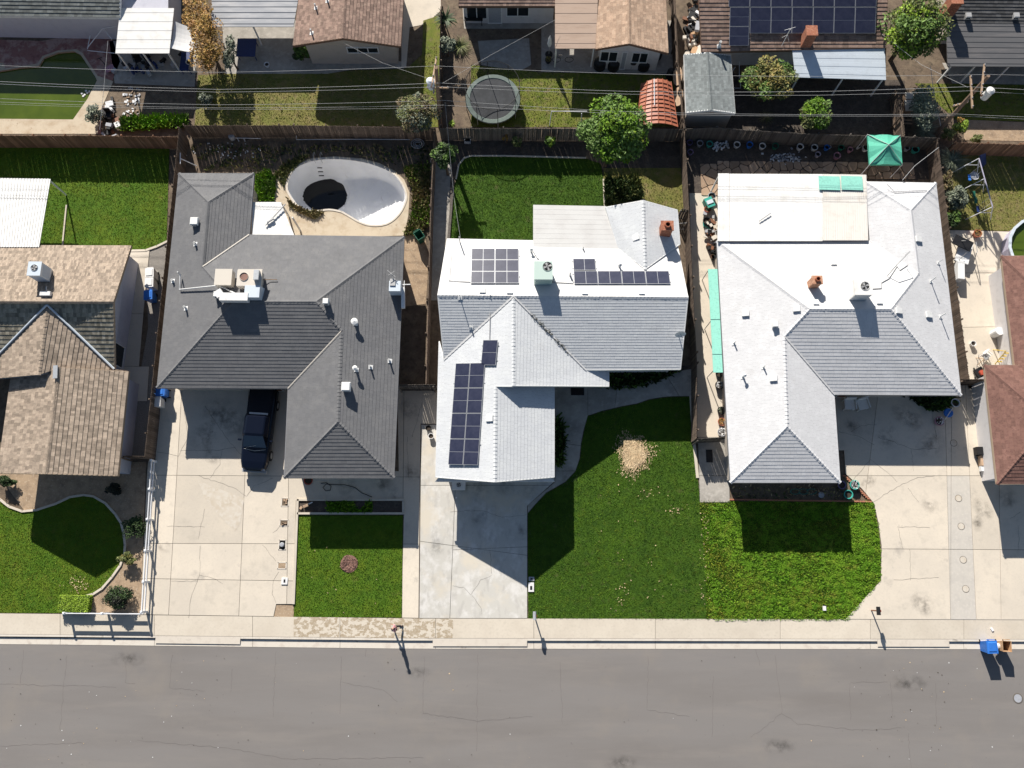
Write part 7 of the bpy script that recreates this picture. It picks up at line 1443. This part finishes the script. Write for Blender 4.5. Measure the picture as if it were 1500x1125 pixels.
for k in range(3): MB().tube([c + Vector((.35 * math.cos(k * 2.1), .35 * math.sin(k * 2.1), 0)), c + Vector((0, 0, .8))], .02, 'paint_tan').build('leg', t)
MB().lathe(c + Vector((.1, .1, .8)), [(.001, .03), (.15, .03), (.15, 0)], 'metal_dull', 12).build('disc', t)
box_thing('grey_board', 'pale grey board leaning by the white wall of the far right house', 'board', P(1437, 581, 0), [('board_face', (0, 0, .6), (.55, 1.2, .06), 'metal_blue_white'), ('foot', (0, 0, .28), (.5, 1.0, .56), 'paint_grey')])
base = P(1441, 636, .05); cond(0, 0, base, .85, .75, .7, 'mint_paint', 'grey green condenser box by the far right wall', legs=False)
t = thing('tool_trolley', 'black tool trolley with white lid by the far right wall', 'trolley', P(1431, 662, 0)); c = P(1431, 662, .05); MB().box(c + Vector((0, 0, .35)), (.6, .55, .5), 'paint_black').build('trolley_body', t); MB().box(c + Vector((.4, .25, .5)), (.45, .35, .3), 'paint_white').build('lid', t); MB().tube([c + Vector((-.1, -.3, .1)), c + Vector((.15, -1.2, .1))], .03, 'paint_black').build('handle', t)
t = thing('push_broom', 'broom with tan head lying by the far right wall', 'broom', P(1435, 680, 0)); c = P(1435, 678, .05); MB().box(c + Vector((0, .1, .25)), (.3, .7, .4), 'stone_tan').build('head', t); MB().box(c + Vector((0, -.45, .25)), (.3, .35, .3), 'cloth_white').build('cap', t); MB().tube([c + Vector((0, -.3, .3)), c + Vector((.05, .05, .45))], .03, 'paint_red').build('handle', t)
t = thing('hose_reel', 'blue hose reel cart standing on the shaded driveway edge', 'hose reel', P(1386, 606, 0)); c = P(1386, 606, .05); MB().lathe(c + Vector((0, 0, .2)), [(.3, 0), (.34, .1), (.3, .2), (.1, .22), (.001, .22)], 'paint_blue', 14).build('reel', t); MB().tube([c + Vector((-.3, -.5, .3)), c + Vector((0, 0, .5)), c + Vector((.2, .3, .6))], .03, 'paint_white').build('handle', t)
# hose at the planter of dark house
hs = MB().tube([P(x, y, .09) for x, y in ((470, 708), (478, 707), (485, 712), (484, 718), (477, 719), (473, 714), (478, 709), (492, 710), (505, 710), (520, 714), (530, 722), (545, 728))], .025, 'hose', 5)
tag(hs.build('garden_hose'), 'dark garden hose looped on the concrete below the dark garage', 'hose')
pot(452, 704, .3, .1, 'paint_red', 'dull red round mat under the dark garage eave')
# items along side yard of house 4 (gate area) and lawn boxes
c = P(1039, 668, .05); t = thing('doormat', 'black mat on the shaded concrete behind gate fence', 'mat', c); MB().box(c + Vector((0, 0, .01)), (.45, .9, .02), 'paint_black').build('mat_body', t)
for k, (x, y, lb) in enumerate(((778.5, 848, 'grey meter box lid in the lawn edge, farther from sidewalk'), (778, 860, 'white meter box lid in the lawn edge nearest the mailbox'))):
    c = P(x, y, .02); box_thing('meter_box', lb, 'utility box', c, [('box_body', (0, 0, .03), (.38, (.28, .62)[k], .08), ('paint_grey', 'paint_white')[k]), ('cover', (0, -.05 * k, .075), (.15, (.1, .25)[k], .015), 'paint_black')], 'meter boxes in the lawn edge')
c = P(1207, 891, .05); box_thing('meter_box', 'tiny white box among the weeds near sidewalk corner', 'utility box', c, [('box_body', (0, 0, .06), (.2, .3, .14), 'paint_white'), ('cover', (0, .16, .1), (.15, .1, .04), 'paint_black')])
c = P(1453, 922, .04); tag(MB().box(c + Vector((0, 0, .03)), (.14, .22, .06), 'cloth_white', .5).build('paper_cup', origin=c), 'small white scrap on the sidewalk above the gutter bins', 'scrap')
c = P(1491, 1023, zr + .006); t = thing('manhole_cover', 'round pale utility cover set in the asphalt', 'utility cover', c); MB().lathe(c, [(.001, .012), (.26, .012)], 'paint_grey', 20).build('lid', t); MB().lathe(c, [(.26, .012), (.33, .006), (.34, 0)], 'crack_dark', 20).build('ring', t)
# mailboxes
def mailbox(px, py, off, label, m='paint_grey', post='vinyl_white'):
    c = P(px, py, 0); t = thing('mailbox', label, 'mailbox', c, 'mailboxes at the sidewalk'); MB().tube([c, c + Vector((0, 0, 1.1))], .045, post, 8).build('post', t)
    q = c + Vector((off, 0, 1.18)); mb = MB(); prof = [(-.11, -.1), (.11, -.1), (.11, .05), (.07, .12), (0, .14), (-.07, .12), (-.11, .05)]; L = .27
    mb.add([(q.x + x, q.y - L, q.z + z) for x, z in prof] + [(q.x + x, q.y + L, q.z + z) for x, z in prof], [tuple(range(7)), tuple(reversed(range(7, 14)))] + [(k, k + 7, (k + 1) % 7 + 7, (k + 1) % 7) for k in range(7)], m); mb.build('box', t); MB().box((q.x + .13, q.y, q.z + .05), (.015, .14, .08), 'paint_red').build('flag', t)
mailbox(782.5, 901, 0, 'pale mailbox at the corner of the middle lawn and driveway', 'paint_grey'); mailbox(1276, 894, .0, 'dark mailbox on a brown post at the corner of right driveway', 'paint_black', 'paint_brown')
t = thing('doormat', 'pair of dark tyre blocks', 'mat', P(0, 0, -3)) if False else None
# pole stub & condenser hose near white garage
t = thing('drain_pipe', 'short white standpipe beside the middle garage door', 'pipe', P(668, 729, 0)); MB().tube([P(668, 729, .05), P(669, 729, .55)], .04, 'vinyl_white').build('pipe', t)
pot(632, 640, .2, .35, 'paint_white', 'white pot at the left wall of the white garage')
# ================================================================ PICKUP TRUCK
def truck():
    c = P(384, 632, .056); t = thing('pickup_truck', 'dark navy pickup truck parked under the eave of the dark house', 'pickup truck', c); rz = math.radians(-3.2); R3 = Matrix.Rotation(rz, 3, 'Z')
    def T(x, y, z): return c + R3 @ Vector((x, y, z))
    def loft(secs, m, cap=True):   # sections along y: (y, halfwidth_bottom, halfwidth_top, z0, z1, zmid)
        mb = MB(); k = 10; vs = []
        for (y, wb, wt, z0, z1) in secs:
            zs = z0 + (z1 - z0) * .62
            for x, z in ((-wb * .94, z0), (-wb, z0 + .12), (-wb, zs), (-wt, z1 - .05), (-wt * .86, z1), (wt * .86, z1), (wt, z1 - .05), (wb, zs), (wb, z0 + .12), (wb * .94, z0)): vs.append(T(x, y, z))
        fs = []
        for i in range(len(secs) - 1):
            for j in range(k): fs.append((i * k + j, i * k + k + j, i * k + k + (j + 1) % k, i * k + (j + 1) % k))
        fs.append(tuple(range(k))); fs.append(tuple(reversed(range((len(secs) - 1) * k, len(secs) * k)))); mb.add(vs, fs, m); return mb
    loft([(2.9, .93, .9, .5, 1.08), (2.8, .98, .93, .42, 1.14), (.9, .98, .93, .36, 1.16), (-.9, .98, .93, .36, 1.14), (-1.3, .98, .92, .38, 1.12), (-2.3, .95, .87, .42, 1.04), (-2.72, .84, .76, .45, .96), (-2.86, .66, .6, .5, .86)], 'car_paint').build('body', t, smooth=False)
    loft([(2.82, .86, .82, 1.05, 1.2), (1.0, .86, .82, 1.05, 1.22)], 'tonneau').build('tonneau_cover', t)
    loft([(.92, .86, .66, 1.1, 1.6), (.72, .86, .68, 1.1, 1.8), (-.45, .86, .68, 1.1, 1.82), (-.62, .86, .66, 1.1, 1.76)], 'car_paint').build('cab', t)
    def quad(name, pts, m): MB().face([T(*p) for p in pts], m).build(name, t)
    quad('windshield', [(-.80, -1.32, 1.15), (.80, -1.32, 1.15), (.66, -.6, 1.76), (-.66, -.6, 1.76)], 'car_glass'); MB().add([T(-.84, -.62, 1.1), T(-.8, -1.33, 1.12), T(-.64, -.62, 1.76), T(.84, -.62, 1.1), T(.8, -1.33, 1.12), T(.64, -.62, 1.76)], [(0, 1, 2), (3, 5, 4)], 'car_paint').build('pillar', t)
    quad('rear_window', [(.66, .925, 1.2), (-.66, .925, 1.2), (-.56, .83, 1.7), (.56, .83, 1.7)], 'car_glass')
    for s_ in (-1, 1):
        quad('side_window', [(s_ * .875, -.5, 1.22), (s_ * .875, .75, 1.22), (s_ * .73, .7, 1.68), (s_ * .73, -.45, 1.7)], 'car_glass')
        MB().box(T(s_ * 1.1, -.85, 1.2), (.22, .12, .18), 'car_paint', rz).build('wing_mirror', t)
        MB().box(T(s_ * .62, -2.80, .78), (.3, .1, .12), 'headlight', rz).build('headlight', t)
        for y in (1.85, -1.75):
            w_ = anchor(MB().tube([T(s_ * .78, y, .37), T(s_ * 1.0, y, .37)], .37, 'rubber', 20).build('wheel', t)); MB().tube([T(s_ * .9, y, .37), T(s_ * 1.012, y, .37)], .22, 'metal_dull', 14).build('rim', w_)
    MB().box(T(0, -2.86, .7), (.9, .06, .26), 'grille', rz).build('grille', t); MB().box(T(0, -2.9, .47), (1.7, .18, .2), 'metal_dull', rz).build('bumper', t); MB().box(T(0, 1.02, 1.30), (1.3, .16, .05), 'paint_white', rz).build('bed_rail', t)
    MB().tube([T(-.6, -1.36, 1.16), T(.1, -1.2, 1.26)], .015, 'metal_dull', 4).build('wiper', t); MB().tube([T(-.75, -1.44, 1.1), T(0, -1.56, 1.12), T(.75, -1.44, 1.1)], .02, 'metal_dull', 4).build('cowl_trim', t)
truck()
# ================================================================ PERSON walking on the sidewalk
def skin(name, nodes, edges, m, parent, sub=2, root=0):
    me = bpy.data.meshes.new(name); L = LOC[parent.name]; me.from_pydata([tuple(Vector(n[0]) - L) for n in nodes], edges, []); o = bpy.data.objects.new(name, me); col.objects.link(o); o.parent = parent
    md = o.modifiers.new('skin', 'SKIN'); md.use_smooth_shade = True
    if not me.skin_vertices: me.skin_vertices.new() if hasattr(me.skin_vertices, 'new') else None
    for i, n in enumerate(nodes): sv_ = me.skin_vertices[0].data[i]; sv_.radius = (n[1], n[2] if len(n) > 2 else n[1]); sv_.use_root = (i == root)
    sb = o.modifiers.new('sub', 'SUBSURF'); sb.levels = sb.render_levels = sub; me.materials.append(M[m]); return o
c = P(581.5, 919, .03); t = thing('person', 'person in pink top and dark trousers walking along the sidewalk', 'person', c)
def Q(x, y, z): return c + Vector((-y, x * -1, z)) if False else c + Vector((y, -x, z))     # walks towards the left: local x = side, y = back
nodes = [(Q(0, 0, .95), .12, .10), (Q(0, 0, 1.12), .11, .09), (Q(0, 0, 1.32), .14, .10), (Q(0, 0, 1.44), .06), (Q(0, -.03, 1.52), .05), (Q(0, -.05, 1.62), .085, .10), (Q(0, -.05, 1.70), .06, .07),
         (Q(.17, 0, 1.39), .05), (Q(.22, .08, 1.12), .042), (Q(.24, -.02, .90), .03), (Q(.25, -.06, .83), .025, .035), (Q(-.17, 0, 1.39), .05), (Q(-.22, -.06, 1.12), .042), (Q(-.24, -.22, .95), .03), (Q(-.24, -.28, .91), .025, .035),
         (Q(.09, 0, .88), .085), (Q(.10, -.14, .49), .058), (Q(.10, -.20, .09), .042), (Q(.10, -.34, .04), .03, .04), (Q(-.09, 0, .88), .085), (Q(-.10, .10, .49), .058), (Q(-.10, .34, .15), .042), (Q(-.10, .26, .03), .03, .04)]
edges = [(0, 1), (1, 2), (2, 3), (3, 4), (4, 5), (5, 6), (2, 7), (7, 8), (8, 9), (9, 10), (2, 11), (11, 12), (12, 13), (13, 14), (0, 15), (15, 16), (16, 17), (17, 18), (0, 19), (19, 20), (20, 21), (21, 22)]
for hi, s_ in ((10, 1), (14, -1)):
    h = nodes[hi][0]
    for k in range(4): a = len(nodes); nodes.append((h + Q(0, -.01 + (k - 1.5) * .02, -.055) - c, .009)); nodes.append((h + Q(0, -.02 + (k - 1.5) * .02, -.09 + .004 * abs(k - 1.3)) - c, .007)); edges += [(hi, a), (a, a + 1)]
    a = len(nodes); nodes.append((h + Q(-.02 * s_, -.045, -.02) - c, .009)); nodes.append((h + Q(-.02 * s_, -.06, -.05) - c, .008)); edges += [(hi, a), (a, a + 1)]
skin('body', nodes, edges, 'skin', t)
sh = [(Q(0, 0, .97), .15, .12), (Q(0, 0, 1.12), .135, .11), (Q(0, 0, 1.32), .16, .12), (Q(0, 0, 1.42), .08), (Q(.17, 0, 1.39), .065), (Q(.21, .06, 1.2), .058), (Q(-.17, 0, 1.39), .065), (Q(-.21, -.04, 1.2), .058)]
skin('shirt', sh, [(0, 1), (1, 2), (2, 3), (2, 4), (4, 5), (2, 6), (6, 7)], 'shirt_pink', t)
tr = [(Q(0, 0, .97), .135, .115), (Q(.09, 0, .86), .095), (Q(.10, -.14, .49), .07), (Q(.10, -.20, .13), .058), (Q(-.09, 0, .86), .095), (Q(-.10, .10, .49), .07), (Q(-.10, .32, .19), .058)]
skin('trousers', tr, [(0, 1), (1, 2), (2, 3), (0, 4), (4, 5), (5, 6)], 'pants_dark', t)
hr = [(Q(0, .0, 1.66), .10, .10), (Q(0, .03, 1.60), .09, .08), (Q(0, .05, 1.50), .05)]; skin('hair', hr, [(0, 1), (1, 2)], 'leaf_black', t)
for s_ in (1, -1): MB().tube([Q(s_ * .032, -.135, 1.63), Q(s_ * .032, -.142, 1.63)], .012, 'pants_dark', 8).build('eye', t)
MB().tube([Q(0, -.13, 1.61), Q(0, -.165, 1.595)], .014, 'skin', 6).build('nose', t); MB().tube([Q(-.025, -.133, 1.565), Q(.025, -.133, 1.565)], .008, 'shirt_pink', 5).build('mouth', t)
for q in ((.10, -.25, .035), (-.10, .28, .045)): MB().box(Q(*q), (.26, .1, .07), 'pants_dark').build('shoe', t)
bpy.context.view_layer.update()
